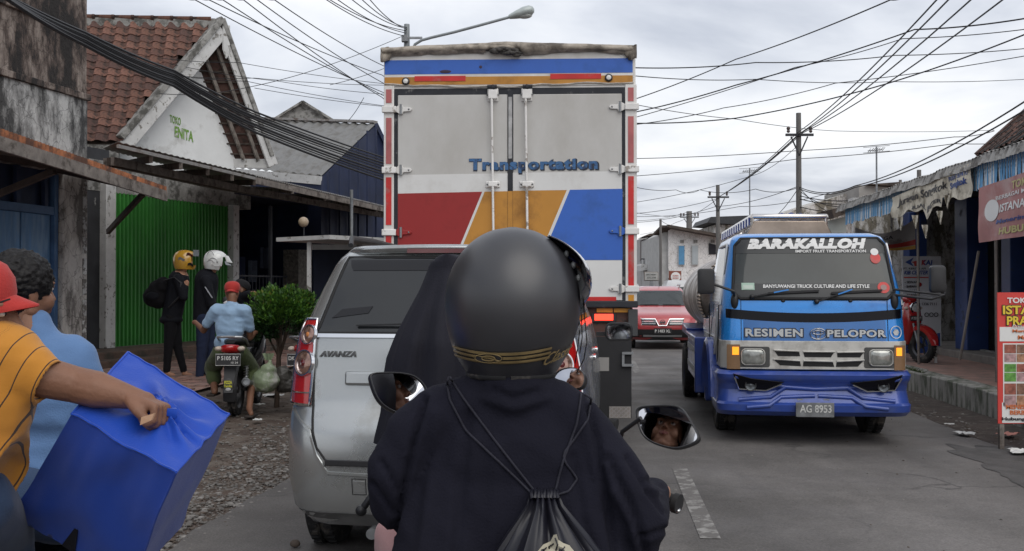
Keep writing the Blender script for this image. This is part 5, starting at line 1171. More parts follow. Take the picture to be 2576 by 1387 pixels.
for x, y in ((1020, 204), (1530, 199)):
    c = V((X_(x), -.034, Z_(y))); M_ = Matrix.Translation(c)@Matrix.Rotation(PI/2, 4, 'X')
    b = B(); b.lathe([(.036, 0), (.036, .012), (.026, .018), (0, .018)], 20, M_); ml = obj('marker_lamp', b, BLACKP, hp)
    b = B(); b.lathe([(.024, .016), (.02, .028), (0, .032)], 18, M_); obj('lens', b, mat('clear lens', (.7, .7, .68), .1), ml, smooth=60)
for x, y, w, h in ((1120, 180, 30, 9), (1209, 169, 8, 8)):
    b = B(); b.ell(V((X_(x), -.033, Z_(y))), (w/2/TS, .003, h/2/TS), nu=14, nv=8); obj('paint_chip', b, mat('chipped dark paint', (.05, .035, .06), .8), hp)
tb('top_gasket', 978, 1580, 222, 238, 0, .024, GASK); tb('top_rail', 970, 1590, 214, 224, 0, .02, TW)
# door frame columns
for s_, xa, xb in ((-1, 964, 990), (1, 1571, 1600)):
    col_ = tb('corner_post', xa, xb, 215, 772, 0, .035, TW, bevel=.006)
    tb('gasket', *( (984, 999) if s_ < 0 else (1563, 1574)), 226, 772, 0, .03, GASK)
    x0 = 970 if s_ < 0 else 1578
    for y0, y1, mm in ((224, 258, REFP), (296, 412, REFP), (446, 566, REFL), (592, 728, REFL), (742, 771, REFO)):
        tb('reflective_strip', x0, x0+14, y0, y1, .03, .041, mm, col_)
DP = mat('door panel paint', (.50, .495, .48), .5, var=.04, scale=1.5, coat=.1, dirt=(.39, .375, .35), damt=.4, dscale=1.3, dedge=.8, stretch=(1, 1, .6))
DPL = mat('lower door paint', (.62, .62, .61), .45, var=.04, scale=1.5, coat=.1, dirt=(.48, .465, .44), damt=.2, dscale=2, dedge=.6)
ld = tb('door', 999, 1277, 238, 756, 0, .028, DP, bevel=.008); rd_ = tb('door', 1290, 1564, 238, 756, 0, .028, DP, bevel=.008)
cg = tb('centre_gasket', 1277, 1290, 230, 756, 0, .034, GASK); tb('orange_field', 1277.5, 1289.5, 482, 655, .034, .037, TO, cg); tb('worn_paint', 1279, 1288, 245, 400, .034, .0365, mat('worn gasket paint', (.36, .36, .36), .7, var=.4, scale=8), cg)
NL = (.027, .031)
tpoly('white_field', [(1000, 440), (1277, 437), (1277, 484), (1000, 487)], .0265, .0295, DPL, ld); tpoly('white_field', [(1290, 436), (1564, 433), (1564, 478), (1290, 481)], .0265, .0295, DPL, rd_)
tpoly('red_field', [(1000, 487), (1213, 483), (1142, 655), (1000, 655)], *NL, TR, ld); tpoly('orange_field', [(1219, 483), (1277, 482), (1277, 655), (1149, 655)], *NL, TO, ld)
tpoly('orange_field', [(1290, 481), (1425, 480), (1352, 655), (1290, 655)], *NL, TO, rd_); tpoly('blue_field', [(1433, 479), (1564, 477), (1564, 655), (1360, 655)], *NL, TB, rd_)
tpoly('white_line', [(1213, 483), (1219, 483), (1149, 655), (1142, 655)], *NL, DPL, ld); tpoly('white_line', [(1425, 480), (1433, 479), (1360, 655), (1352, 655)], *NL, DPL, rd_)
tpoly('white_field', [(1290, 656), (1564, 656), (1564, 755), (1290, 755)], .0265, .0295, DPL, rd_); tpoly('white_field', [(1000, 656), (1277, 656), (1277, 755), (1000, 755)], .0265, .0295, DPL, ld)
tb('reflector', 1462, 1548, 747, 760, .03, .036, REFL, rd_); tb('reflector', 1020, 1106, 747, 760, .03, .036, REFL, ld)
LB_ = mat('lettering blue', (.035, .11, .25), .5, var=.25, scale=14, dirt=(.02, .045, .11), damt=.35, dscale=18); LBK = mat('lettering outline', (.02, .025, .04), .6)  # the second colour is the dark outline behind the letters
text('Transportation', (1505-1178)/TS, (440-399)/TS, LBK, ld, plane_fn((X_(1343), -.0315, Z_(419.5)), (1, 0, .004), (0, 0, 1)), bold=.06, spacing=1.12)
text('Transportation', (1502-1180)/TS, (437-400)/TS, LB_, ld, plane_fn((X_(1341), -.0345, Z_(418)), (1, 0, .004), (0, 0, 1)), bold=.045, spacing=1.12, ext=.001)
TWR = mat('lock rod paint', (.70, .69, .67), .4, var=.1, scale=8, dirt=(.3, .27, .24), damt=.25, dscale=9)
for x in (1240, 1325):
    b = B(); b.tube([(X_(x-3), -.07, Z_(228)), (X_(x+4), -.07, Z_(770))], .0115, 12); rod = obj('lock_rod', b, TWR, bt, smooth=60)
    for y in (240, 465, 700):
        b = B(); b.box((X_(x), -.055, Z_(y)), (.085, .055, .085 if y < 300 else .05)); b.box((X_(x), -.035, Z_(y)), (.13 if y > 300 else .10, .02, .06 if y > 300 else .12)); obj('rod_guide', b, TWR, rod, bevel=.008)
        b = B()
        for dx in (-.052, .052): b.ell((X_(x)+dx, -.048, Z_(y)), .009, nu=8, nv=6)
        obj('bolt', b, STEEL, rod)
    b = B(); b.tube([(X_(x+10 if x < 1280 else x-10), -.05, Z_(220)), (X_(x-14 if x < 1280 else x+14), -.05, Z_(220))], .018, 8); b.ell((X_(x), -.05, Z_(221)), .024); obj('cam_lock', b, GASK, rod)
for s_ in (-1, 1):
    for y in ((272, 428, 583, 727) if s_ > 0 else (275, 428, 585, 727)):
        xo = 1605 if s_ > 0 else 960; xi = 1540 if s_ > 0 else 1026; e = -s_
        bl_, wh = (TB, TW) if (s_ > 0 and y == 583) else ((TR, TW) if (s_ < 0 and y == 585) else (TW, TW))
        b = B(); a0 = X_(xo); a1 = X_(1570 if s_ > 0 else 996); b.bx(min(a0, a1), max(a0, a1), -.062, -.02, Z_(y+8), Z_(y-8)); hg = obj('hinge', b, TWR, bt, bevel=.006)
        b = B(); k = 1/TS
        pr = [(a1, 7*k), (X_(xo-e*-1*0+e*50) if 0 else a1+e*10*k, 12*k), (a1+e*16*k, 12*k), (a1+e*18*k, 6*k), (a1+e*36*k, 5*k), (a1+e*40*k, 0), (a1+e*36*k, -5*k), (a1+e*18*k, -6*k), (a1+e*16*k, -12*k), (a1+e*10*k, -12*k), (a1, -7*k)]
        b.pris([V((x, -.05, Z_(y)+dz)) for x, dz in pr], (0, .02, 0)); obj('hinge_strap', b, bl_, hg, bevel=.004)
        b = B(); b.tube([(a1+e*12*k, -.05, Z_(y+13)), (a1+e*12*k, -.05, Z_(y-13))], .012, 8); b.ell((a1+e*32*k, -.052, Z_(y)), .008); obj('hinge_pin', b, STEEL, hg)
# tarpaulin over the roof edge
b = B()
def tp(u, v):
    x = 958+632*u; yt = 119-9*math.sin(PI*u)**1.2-3*max(0, 1-abs(u-.5)/.12); fr_ = .04*mnoise.noise(V((u*9, v*2, 0)))+.02*mnoise.noise(V((u*30, v*4, 0)))
    ld_ = 148 if u < .04 or u > .97 else 135+3*math.sin(u*14)-(9 if .42 < u < .56 else 0)
    if v < .5:  k = v/.5; return V((X_(x), 1.2*(1-k)-.06*k+fr_*k*.5, Z_(yt)+(0.03*(1-k))+fr_*.6))
    k = (v-.5)/.5; return V((X_(x)+(fr_*.4), -.06-.03*math.sin(k*PI)+fr_*.5, Z_(yt+(ld_-yt)*k)+fr_*.35*k))
b.slab(tp, 90, 14, (0, .012, -.008)); obj('tarpaulin', b, TARP, bt, smooth=60)
b = B(); b.tube([V((X_(x), -.075, Z_(129-7*math.sin(PI*(x-958)/632)))) for x in np.linspace(962, 1588, 40)], [.022+.006*math.sin(i*1.7) for i in range(40)], 8); obj('rolled_hem', b, TARP, bt, smooth=60)
b = B(); rr_ = random.Random(8)
for k in range(26): b.ell(V((X_(1240+rr_.uniform(0, 68)), -.07-rr_.uniform(0, .03), Z_(rr_.uniform(126, 140)))), (rr_.uniform(.02, .06), .02, rr_.uniform(.012, .03)), nu=7, nv=5)
obj('torn_flap', b, mat('torn dark tarpaulin', (.06, .055, .05), .7, var=.9, scale=9), bt, smooth=20)
for x in (962, 1584):
    b = B(); b.slab(lambda u, v: V((X_(x-6+22*u), -.05-.03*math.sin(u*PI)+.01*math.sin(v*7), Z_(120+34*v+3*math.sin(u*5)))), 8, 6, (0, .01, 0)); obj('tarpaulin_corner', b, TARP, bt, smooth=60)
# chassis and lamps
tb('sill', 964, 1602, 757, 774, -.1, .05, GASK, bevel=.01)
CHS = mat('rusty red chassis', (.085, .04, .032), .8, var=.4, scale=6, dirt=(.04, .03, .028), damt=.4, dscale=6)
tb('chassis_crossbar', 975, 1590, 775, 858, -.15, -.02, CHS)
for x0, x1 in ((1500, 1540), (1543, 1583), (1000, 1040), (1045, 1085)): tb('orange_reflector', x0, x1, 776, 786, -.02, -.008, REFO)
LIT = mat('lit red tail lamp', (.6, .02, .01), .2, emit=(1, .06, .03), es=1.6, var=.1)
for x0, x1 in ((1494, 1541), (1022, 1068)):
    tl = tb('tail_lamp', x0-8, x1+8, 788, 812, -.03, .0, BLACKP, bevel=.006); tb('lit_lens', x0, x1, 790, 806, .0, .012, LIT, tl, bevel=.004)
tb('corner_bracket', 1578, 1602, 778, 845, -.05, .03, mat('dark grey bracket', (.05, .052, .055), .5, var=.2), bevel=.005)
tb('mud_flap', 1440, 1586, 846, 1050, .02, .03, mat('rubber flap', (.018, .018, .02), .8, var=.2), bevel=.003)
fl_ = tb('flap_plate', 1530, 1584, 1020, 1049, .03, .036, mat('tread plate', (.30, .27, .25), .5, .5, var=.2, scale=10))
b = B()
for i in range(9):
    for j in range(5):
        c = V((X_(1533+i*6), -.038, Z_(1023+j*5.6))); a = .5 if (i+j) % 2 else -.5; b.bar(c+V((-.008, 0, -.008*a*2)), c+V((.008, 0, .008*a*2)), .004, .003)
obj('tread_bars', b, ALLOY, fl_)
tb('white_tag', 1488, 1530, 898, 932, .03, .034, mat('plastic tag', (.25, .24, .23), .6)); 
b = B(); b.bx(X_(1562), X_(1590), -.06, -.02, Z_(890), Z_(884)); b.bx(X_(1562), X_(1590), -.06, -.02, Z_(920), Z_(914)); b.bx(X_(1562), X_(1568), -.05, -.02, Z_(920), Z_(884)); obj('side_bracket', b, STEEL, bt)
tb('rear_bumper', 985, 1560, 905, 935, -.1, .0, CHS); tb('mud_flap', 976, 1120, 846, 1050, .02, .03, mat('rubber flap'))
b = B(); b.bx(-.45, -.35, .1, 5.5, .62, .85); b.bx(.35, .45, .1, 5.5, .62, .85); obj('chassis_rail', b, CHS, bt)
for s_ in (-1, 1):
    for dx in (.62, .90): wheel(bt, (s_*dx, 1.3, .46), .46, .22, STEEL, face=s_)
    wheel(bt, (s_*.85, 5.9, .46), .46, .22, STEEL, face=s_)
b = B(); b.bx(-.95, .95, 5.7, 7.2, .6, 2.6); obj('cab', b, TW, bt, bevel=.08)

# ================================================================ blue tanker truck, coming towards us
DD = 9.4; DS = 2575/DD
dt = thing('tanker_truck', 'blue cab tanker truck with steel tank and big BARAKALLOH windscreen lettering', 'truck', (P(2048, 728, DD).x, DD, 0), -.115)
DX = lambda x: (x-2048)/DS
DZ = lambda y: CAM_H+(728-y)/DS
BL1 = mat('bright blue cab paint', (.02, .24, .68), .26, .25, var=.05, scale=4, coat=1, dirt=(.02, .11, .36), damt=.15, dscale=2, dedge=.7)
BL2 = mat('deep blue cab paint', (.014, .125, .38), .28, .2, var=.05, scale=4, coat=1)
BL3 = mat('violet blue bumper paint', (.03, .068, .31), .30, .1, var=.1, scale=4, coat=.6, dirt=(.05, .08, .25), damt=.3, dscale=5, dedge=.5)
GRL = mat('grey bumper plastic', (.50, .49, .46), .5, .1, var=.12, scale=4, dirt=(.28, .265, .24), damt=.3, dscale=5, dedge=.5)
GLAS = mat('windscreen glass', (.028, .034, .034), .06, var=.3, scale=1.5, spec=.55)
cab = Shell([(.71, .0, .83, .13, .05, 1.75), (.97, -.01, .835, .13, .05, 1.75), (1.35, .02, .815, .13, .06, 1.7), (1.42, .04, .81, .13, .06, 1.7), (1.90, .24, .725, .13, .05, 1.65), (1.95, .30, .70, .13, .05, 1.6), (1.985, .42, .64, .13, .03, 1.5)])
TT = lambda z, x: cab.tx(z, x)
b = cab.body([.71, .8, .9, .97, 1.05, 1.15, 1.25, 1.35, 1.42, 1.55, 1.7, 1.8, 1.88, 1.92, 1.95, 1.97, 1.985]); obj('cab_body', b, BL1, dt, smooth=40)
b = cab.panel(DZ(862), DZ(806), lambda z: TT(z, -.835)-.25, lambda z: TT(z, .835)+.25, .003, .006, 4, 30); obj('lower_panel', b, BL2, dt, smooth=60)
gz1 = lambda x: DZ(806-0.0*x)
b = B()
def gloss(u, v):
    x = -.83+1.66*u; z = DZ(788+12*(1-(x/.83)**2))+(v-.5)*.085; return cab.pt(z, TT(z, x)+(0 if abs(x) < .8 else 0), .004)
b.slab(gloss, 40, 4, (0, .004, 0)); obj('gloss_black_band', b, mat('gloss black', (.005, .005, .008), .25, spec=.25, var=0), dt, smooth=60)
for x in (1868, 2228): obj('panel_seam', cab.line([(TT(1.3, DX(x)), 1.35), (TT(1.1, DX(x)), 1.1), (TT(1, DX(x)), .975)], .003, .002), SEAM, dt)
# windscreen
zg0, zg1 = 1.36, 1.925
gl_ = lambda z: TT(z, np.interp(z, [1.36, 1.42, 1.86, 1.925], [-.66, -.725, -.685, -.63])); gr_ = lambda z: -gl_(z)
ws = obj('windscreen', cab.panel(zg0, zg1, gl_, gr_, .006, .012, 16, 30), GLAS, dt, smooth=60)
q = [(gl_(z), z) for z in (1.36, 1.385, 1.42, 1.6, 1.86, 1.90, 1.925)]; q += [(-t, z) for t, z in reversed(q)]
obj('windscreen_rubber', cab.line(q, .016, .006, closed=True, n=8), SEAM, dt)
b = cab.panel(1.785, 1.918, lambda z: gl_(z)*.985, lambda z: gr_(z)*.985, .009, .002, 4, 26); obj('sun_strip', b, mat('black sun strip', (.022, .024, .026), .3, var=.1), ws)
b = cab.panel(1.365, 1.50, lambda z: gl_(z)*.985, lambda z: gr_(z)*.985, .009, .002, 4, 26); obj('lower_strip', b, mat('black sun strip'), ws)
WL = mat('sticker white', (.66, .66, .65), .5, var=.05)
def dtext(txt, x, y, w, h, m=WL, bold=.02, shear=0, parent=None, off=.006, spacing=1):
    z = DZ(y); f0 = cab.fn(TT(z, DX(x)), z); k = 1
    return text(txt, w/DS, h/DS, m, parent or ws, lambda a, c_, o: cab.pt(z+c_, TT(z, DX(x))+a, off+.004+o), bold=bold, shear=shear, spacing=spacing, ext=.0012)
dtext('BARAKALLOH', 2040, 613, 300, 26, bold=.075, shear=.28, off=.011, spacing=1.12)
dtext('IMPORT FRUIT TRANSPORTATION', 2098, 632, 176, 7.5, bold=.02, off=.011)
dtext('BANYUWANGI TRUCK CULTURE AND LIFE STYLE', 2055, 722, 262, 9, bold=.025, off=.011, shear=.1)
def dsticker(x, y, rx, ry, m, nm, off=.013, round_=True):
    b = B(); z = DZ(y); c = TT(z, DX(x)); n = 22 if round_ else 4
    ring = [cab.pt(z+ry/DS*math.sin(2*PI*i/n+(0 if round_ else PI/4))*(1 if round_ else 1.41), c+rx/DS*math.cos(2*PI*i/n+(0 if round_ else PI/4))*(1 if round_ else 1.41), off) for i in range(n)]
    b.pris(ring, (0, .002, 0)); return obj(nm, b, m, ws)
dsticker(2208, 650, 13, 14, REFL, 'sticker'); dsticker(2207, 634, 10, 9, WL, 'sticker', .0155); dsticker(2221, 725, 15, 14, REFL, 'sticker'); dsticker(2221, 725, 8, 7, REFD if False else REDD, 'sticker_centre', .0155)
dsticker(1887, 722, 16, 9, mat('pale green permit', (.33, .46, .38), .5, var=.1), 'permit', round_=False); dsticker(1887, 724, 12, 5, mat('permit inset', (.45, .52, .46), .5), 'permit_inset', .0155, False)
# a reflection-like pillar is the far door frame inside: seat and driver shape behind glass are dark
for (x0, y0), (x1, y1) in (((1896, 749), (1985, 734)), ((2053, 760), (2140, 733))):
    a = cab.pt(DZ(y0), TT(DZ(y0), DX(x0)), .03); c = cab.pt(DZ(y1), TT(DZ(y1), DX(x1)), .045); e_ = cab.pt(DZ(y1+1), TT(DZ(y1+1), DX(x1+75)), .02); f_ = cab.pt(DZ(y1+7), TT(DZ(y1+7), DX(x1-50)), .02)
    b = B(); b.ell(a, .024, nu=12, nv=8); b.bar(a, a.lerp(c, .62), .016, .012); wp = obj('wiper', b, BLACKP, dt)
    b = B(); b.bar(a.lerp(c, .60), c, .018, .012); obj('wiper_arm_tip', b, BL1, wp); b = B(); b.bar(f_, e_, .014, .012); b.bar(f_+V((0, -.01, .004)), e_+V((0, -.01, .004)), .006, .02); obj('wiper_blade', b, BLACKP, wp)
for x in (1972, 2137):
    b = B(); b.ell(cab.pt(DZ(757), TT(DZ(757), DX(x)), .004), (.02, .012, .016), nu=12, nv=8); obj('washer_jet', b, BLACKP, dt)
for x in (1853, 2246):
    b = B(); b.ell(cab.pt(DZ(758), TT(DZ(758), DX(x)), .006), (.036, .03, .075), nu=16, nv=10); obj('corner_vent', b, BLACKP, dt, smooth=60)
b = B(); 
dtext('RESIMEN', 1948, 838, 146, 25, m=LBK, bold=.075, parent=dt, off=.006, spacing=1.1); dtext('RESIMEN', 1948, 838, 140, 20, m=mat('silver lettering', (.45, .46, .46), .35, .3, var=.05), bold=.035, parent=dt, off=.010, spacing=1.1)
dtext('PELOPOR', 2150, 839, 150, 23, m=LBK, bold=.075, parent=dt, off=.006, spacing=1.1); dtext('PELOPOR', 2150, 839, 144, 18, m=mat('silver lettering'), bold=.035, parent=dt, off=.010, spacing=1.1)
em = cab.pt(DZ(840), TT(DZ(840), DX(2056)), .012); Me = Matrix.Translation(em)@Matrix.Rotation(PI/2, 4, 'X')
for rx, rz_ in ((.072, .05), (.022, .045), (.05, .017)):
    b = B(); n = 28; dz = .012 if rx == .05 else 0; b.tube([em+V((rx*math.cos(2*PI*i/n), -.002, dz+rz_*math.sin(2*PI*i/n))) for i in range(n)], .0045, 6, closed=True); obj('emblem_ring', b, CHRB, dt, smooth=60)
b = B(); z = DZ(836); cc = TT(z, DX(2247)); n = 22
for k in range(1): b.tube([cab.pt(z+.055*math.sin(2*PI*i/n), cc+.05*math.cos(2*PI*i/n), .012) for i in range(n)], .004, 5, closed=True)
obj('round_sticker', b, WL, dt)
b = B(); b.pris([cab.pt(z+.03*math.sin(2*PI*i/6), cc+.028*math.cos(2*PI*i/6), .012) for i in range(6)], (0, .003, 0)); obj('round_sticker_centre', b, mat('silver lettering'), dt)
# grey grille panel
gp_ = Shell([(.70, -.03, .835, .10, .05, .6), (.975, -.03, .84, .10, .05, .6)])
TG = lambda x: gp_.tx(.85, x)
b = gp_.panel(.715, .975, TG(-.84)-.12, TG(.84)+.12, 0, .03, 4, 40); gr = obj('grille_panel', b, GRL, dt, smooth=60, bevel=.004)
SLOT = mat('grille slot', (.008, .008, .009), .7, var=0)
def gpoly(name, pts, off, th, m, parent=gr, bevel=0):
    b = B(); b.pris([gp_.pt(DZ(y), TG(DX(x)), off) for x, y in pts], (0, th, 0)); return obj(name, b, m, parent, bevel=bevel)
for x0, x1 in ((1946, 2035), (2048, 2126)):
    for k in (0,): pass
for pts in (((1949, 884), (2009, 886), (2011, 896), (1957, 896)), ((2019, 887), (2093, 887), (2086, 898), (2022, 898)), ((2101, 888), (2165, 887), (2157, 898), (2102, 898)),
            ((1949, 907), (2011, 910), (2013, 921), (1962, 919)), ((2019, 910), (2091, 911), (2094, 922), (2018, 921)), ((2100, 911), (2164, 908), (2152, 921), (2098, 922))):
    b = B(); n = 8; fr_ = lambda u, v: gp_.pt(DZ((pts[0][1]+(pts[1][1]-pts[0][1])*u)*(1-v)+(pts[3][1]+(pts[2][1]-pts[3][1])*u)*v), TG(DX((pts[0][0]+(pts[1][0]-pts[0][0])*u)*(1-v)+(pts[3][0]+(pts[2][0]-pts[3][0])*u)*v)), .003)
    b.slab(fr_, 10, 2, (0, .002, 0)); sl0 = obj('grille_slot', b, SLOT, gr)
    b = B(); b.tube([fr_(i/10, -.25)-V((0, .004, 0)) for i in range(11)], .012, 8, flat=.7); obj('grille_bar', b, GRL, sl0, smooth=60)
HL = mat('headlamp glass', (.32, .33, .31), .12, .5, var=.45, scale=14, coat=1)
for xc in (1896, 2208):
    b = B(); fr_ = rrect(.30, .19, .02, 3)
    z0_ = DZ(899); c0_ = TG(DX(xc)); 
    b.pris([gp_.pt(z0_+h_, c0_+w_, .002) for w_, h_ in fr_], (0, .004, 0)); hb = obj('headlamp_bezel', b, mat('dark bezel', (.06, .06, .058), .5), gr)
    b = B(); ins = rrect(.205, .145, .04, 6); k_ = len(ins); rings = [[gp_.pt(z0_+h_*s2, c0_+w_*s2, o2) for w_, h_ in ins] for s2, o2 in ((1.06, .0), (1.06, .016), (1.0, .022), (.96, .016))]
    b.loft(rings, cap=False); obj('bezel_ring', b, GRL, hb, smooth=60)
    b = B(); rings = [[gp_.pt(z0_+h_*s2, c0_+w_*s2, o2) for w_, h_ in ins] for s2, o2 in ((.97, .012), (.9, .02), (.6, .026), (.2, .028))]; b.loft(rings); obj('lens', b, HL, hb, smooth=60)
AMB = mat('lit amber lamp', (.7, .25, .02), .2, emit=(1, .30, .02), es=.9, var=.2, scale=30); AMD = mat('amber lens', (.22, .13, .07), .25, var=.2)
for s_, xa, xb in ((-1, 1840, 1864), (1, 2241, 2262)):
    b = gp_.panel(DZ(930), DZ(868), min(TG(DX(xa)), TG(DX(xb)))-(.03 if s_ < 0 else 0), max(TG(DX(xa)), TG(DX(xb)))+(.03 if s_ > 0 else 0), .006, .01, 3, 6); bk = obj('side_lamp', b, AMD, gr, smooth=60)
    b = gp_.panel(DZ(894), DZ(874), min(TG(DX(xa+5)), TG(DX(xb-5))), max(TG(DX(xa+3)), TG(DX(xb-3))), .011, .006, 3, 4); obj('lit_lens', b, AMB, bk, smooth=60)
# bumper
bm = Shell([(.285, .02, .86, .14, .05, .7), (.33, -.05, .875, .14, .05, .7), (.39, -.06, .88, .14, .05, .7), (.41, -.02, .87, .14, .05, .7), (.52, .02, .86, .14, .05, .7), (.58, .0, .865, .14, .05, .7), (.62, -.045, .875, .14, .05, .7), (.665, -.06, .88, .14, .05, .7), (.70, -.02, .86, .14, .05, .7)])
b = bm.body([.285, .30, .33, .36, .39, .40, .41, .46, .52, .55, .58, .60, .62, .64, .665, .685, .70]); bp_ = obj('bumper', b, BL3, dt, smooth=30)
def bpt(x, y, o=0): z = DZ(y); return bm.pt(z, bm.tx(z, DX(x)), o)
b = B(); b.tube([bpt(x, y, -.005) for x, y in ((1850, 948), (1925, 965), (1975, 975), (2050, 980), (2130, 976), (2180, 968), (2255, 952))], .022, 8); obj('bumper_ridge', b, BL3, bp_, smooth=60)
for sgn in (-1, 1):
    fx = lambda x: x if sgn < 0 else 2048+(2048-x)+8
    for pts in (((1975, 975), (1940, 1000), (1860, 1008)), ((2048, 996), (1965, 1000), (1935, 1020), (1880, 1026))):
        b = B(); b.tube([bpt(fx(x), y, .0) for x, y in pts], .02, 8); obj('bumper_ridge', b, BL3, bp_, smooth=60)
    b = B(); pl = [(1846, 943), (1890, 950), (1972, 957), (1930, 984), (1862, 980)]; b.pris([bpt(fx(x), y, .022) for x, y in pl], (0, .05, 0)); fg = obj('fog_lamp_housing', b, mat('gloss black'), bp_, bevel=.006)
    b = B(); ps = [bpt(fx(x), y, .03) for x, y in ((1850, 947), (1862, 978), (1928, 982), (1966, 960))]
    b.tube(ps, .008, 6); obj('chrome_trim', b, CHROME, fg)
    c = bpt(fx(1890), 966, .026); Mx = Matrix.Translation(c)@Matrix.Rotation(PI/2, 4, 'X'); b = B(); b.lathe([(.052, 0), (.048, .02), (.036, .012), (0, .02)], 24, Mx); obj('fog_lamp', b, mat('fog lens', (.10, .11, .12), .1, .6, var=.3, scale=40), fg, smooth=50)
    b = B(); b.lathe([(.050, .010), (.053, .024), (.044, .022), (.044, .010)], 24, Mx); obj('chrome_ring', b, BLACKP, fg, smooth=50)
b = B(); b.bx(DX(1997), DX(2090), -.105, -.09, DZ(1046), DZ(1010)); npl = obj('number_plate', b, mat('worn steel plate', (.17, .175, .18), .55, .2, var=.35, scale=12), bp_, bevel=.004)
text('AG 8953 ', .28, .07, mat('plate characters worn', (.5, .5, .48), .6, var=.3, scale=30), npl, plane_fn((DX(2045), -.1065, DZ(1025)), (1, 0, 0), (0, 0, 1)), bold=.015)
for x in (2008, 2072): b = B(); b.box((DX(x), -.08, DZ(1003)), (.05, .012, .01)); obj('plate_bracket', b, STEEL, bp_)
# mirrors
for s_, xm, ym, w_, h_, arm in ((-1, 1777, 708, 42, 64, ((1757+28, 712), (1845, 733), (1852, 745))), (1, 2336, 703, 38, 66, ((2245, 742), (2320, 752), (2350, 742)))):
    b = B(); c = V((DX(xm), -.12, DZ(ym))); k = rrect(w_/DS, h_/DS, .03, 5); rings = [[c+V((x*s2, o2, z*s2)) for x, z in k] for s2, o2 in ((.8, -.035), (.95, -.03), (1, -.01), (1, .02), (.9, .03))]
    b.loft(rings); mi = obj('mirror', b, BLACKP, dt, smooth=50)
    b = B(); pts = [V((DX(x), -.14 if i != (2 if s_ < 0 else 0) else .06, DZ(y))) for i, (x, y) in enumerate(arm)]; b.tube(pts, .012, 8)
    if s_ > 0: b.tube([p-V((0, 0, -.05 if i < 2 else .0)) for i, p in enumerate(pts)], .011, 8); b.tube([pts[2], V((DX(2356), -.13, DZ(715)))], .011, 8)
    obj('mirror_arm', b, BLACKP, mi)
# cab side: window, door seam (the side that faces left)
for s_ in (-1, 1):
    w0 = .81; b = B(); b.pris([V((s_*.822, .30, 1.33)), V((s_*.815, 1.35, 1.33)), V((s_*.735, 1.30, 1.86)), V((s_*.735, .42, 1.86)), V((s_*.775, .34, 1.62))], (s_*.008, 0, 0)); obj('side_window', b, mat('dark open window', (.012, .014, .018), .15), dt)
    b = B(); b.tube([V((s_*.83, .24, 1.30)), V((s_*.775, .36, 1.62)), V((s_*.745, .44, 1.88)), V((s_*.74, 1.3, 1.885))], .014, 6); obj('rain_visor', b, mat('silver visor', (.45, .46, .47), .3, .4), dt)
    b = B(); b.tube([V((s_*.842, .27, 1.3)), V((s_*.846, .30, .95)), V((s_*.846, .42, .75))], .005, 5); b.tube([V((s_*.842, 1.4, 1.3)), V((s_*.846, 1.4, .75))], .005, 5); obj('door_seam', b, SEAM, dt)
    b = B(); b.tube([V((s_*.85, .30, 1.25)), V((s_*.852, .44, .95)), V((s_*.852, .7, .8))], .012, 5); b.tube([V((s_*.85, .38, 1.27)), V((s_*.852, .54, .98)), V((s_*.852, .8, .86))], .008, 5); obj('pin_stripe', b, WL, dt)
    b = B(); n = 14; rings = []
    for i in range(n+1):
        t = PI*i/n; c = V((0, 1.06-.50*math.cos(t), .40+.50*math.sin(t)))
        rings.append([c+V((s_*.60, 0, 0)), c+V((s_*.90, 0, 0)), c+V((s_*.92, 0, 0))*1+V((0, -.02*math.cos(t), .02*math.sin(t))), c+V((s_*.90, -.06*math.cos(t), .06*math.sin(t))), c+V((s_*.60, -.06*math.cos(t), .06*math.sin(t)))])
    b.loft(rings); obj('wheel_arch', b, BL3, dt, smooth=60)
    b = B(); b.bx(min(s_*.88, s_*.60), max(s_*.88, s_*.60), 1.55, 1.70, .25, .9); obj('splash_guard', b, BL3, dt, bevel=.02)
    wheel(dt, (s_*.72, 1.06, .37), .37, .20, mat('blue steel rim', (.04, .05, .1), .5), face=s_, spokes=5, rim_r=.55)
    for dx in (.66, .88): wheel(dt, (s_*dx, 4.3, .37), .37, .19, mat('blue steel rim'), face=s_, spokes=5, rim_r=.55)
    # side guard boxes with pale stripes
    b = B(); b.bx(min(s_*.95, s_*.70), max(s_*.95, s_*.70), 2.0, 3.6, .42, .86); b.bx(min(s_*.97, s_*.66), max(s_*.97, s_*.66), 1.9, 3.75, .86, .92); b.bx(min(s_*.97, s_*.66), max(s_*.97, s_*.66), 1.88, 1.95, .3, .92)
    sg_ = obj('side_box', b, BL3, dt, bevel=.015)
    for z in (.5, .72): b = B(); b.bx(min(s_*.955, s_*.945), max(s_*.955, s_*.945), 2.02, 3.58, z, z+.07); obj('pale_stripe', b, mat('pale stripe', (.42, .44, .46), .5, var=.1), sg_)
    b = B(); b.pris([V((s_*.96, 3.75, .86)), V((s_*.96, 3.72, .95)), V((s_*.96, 4.9, .98)), V((s_*.96, 4.9, .86))], (-s_*.4, 0, 0)); obj('rear_guard', b, BL3, dt, bevel=.01)
b = B(); b.bx(-.42, -.34, 1.2, 6.0, .5, .68); b.bx(.34, .42, 1.2, 6.0, .5, .68); b.bx(-.75, .75, 1.9, 6.0, .68, .80); obj('chassis', b, BL3, dt)
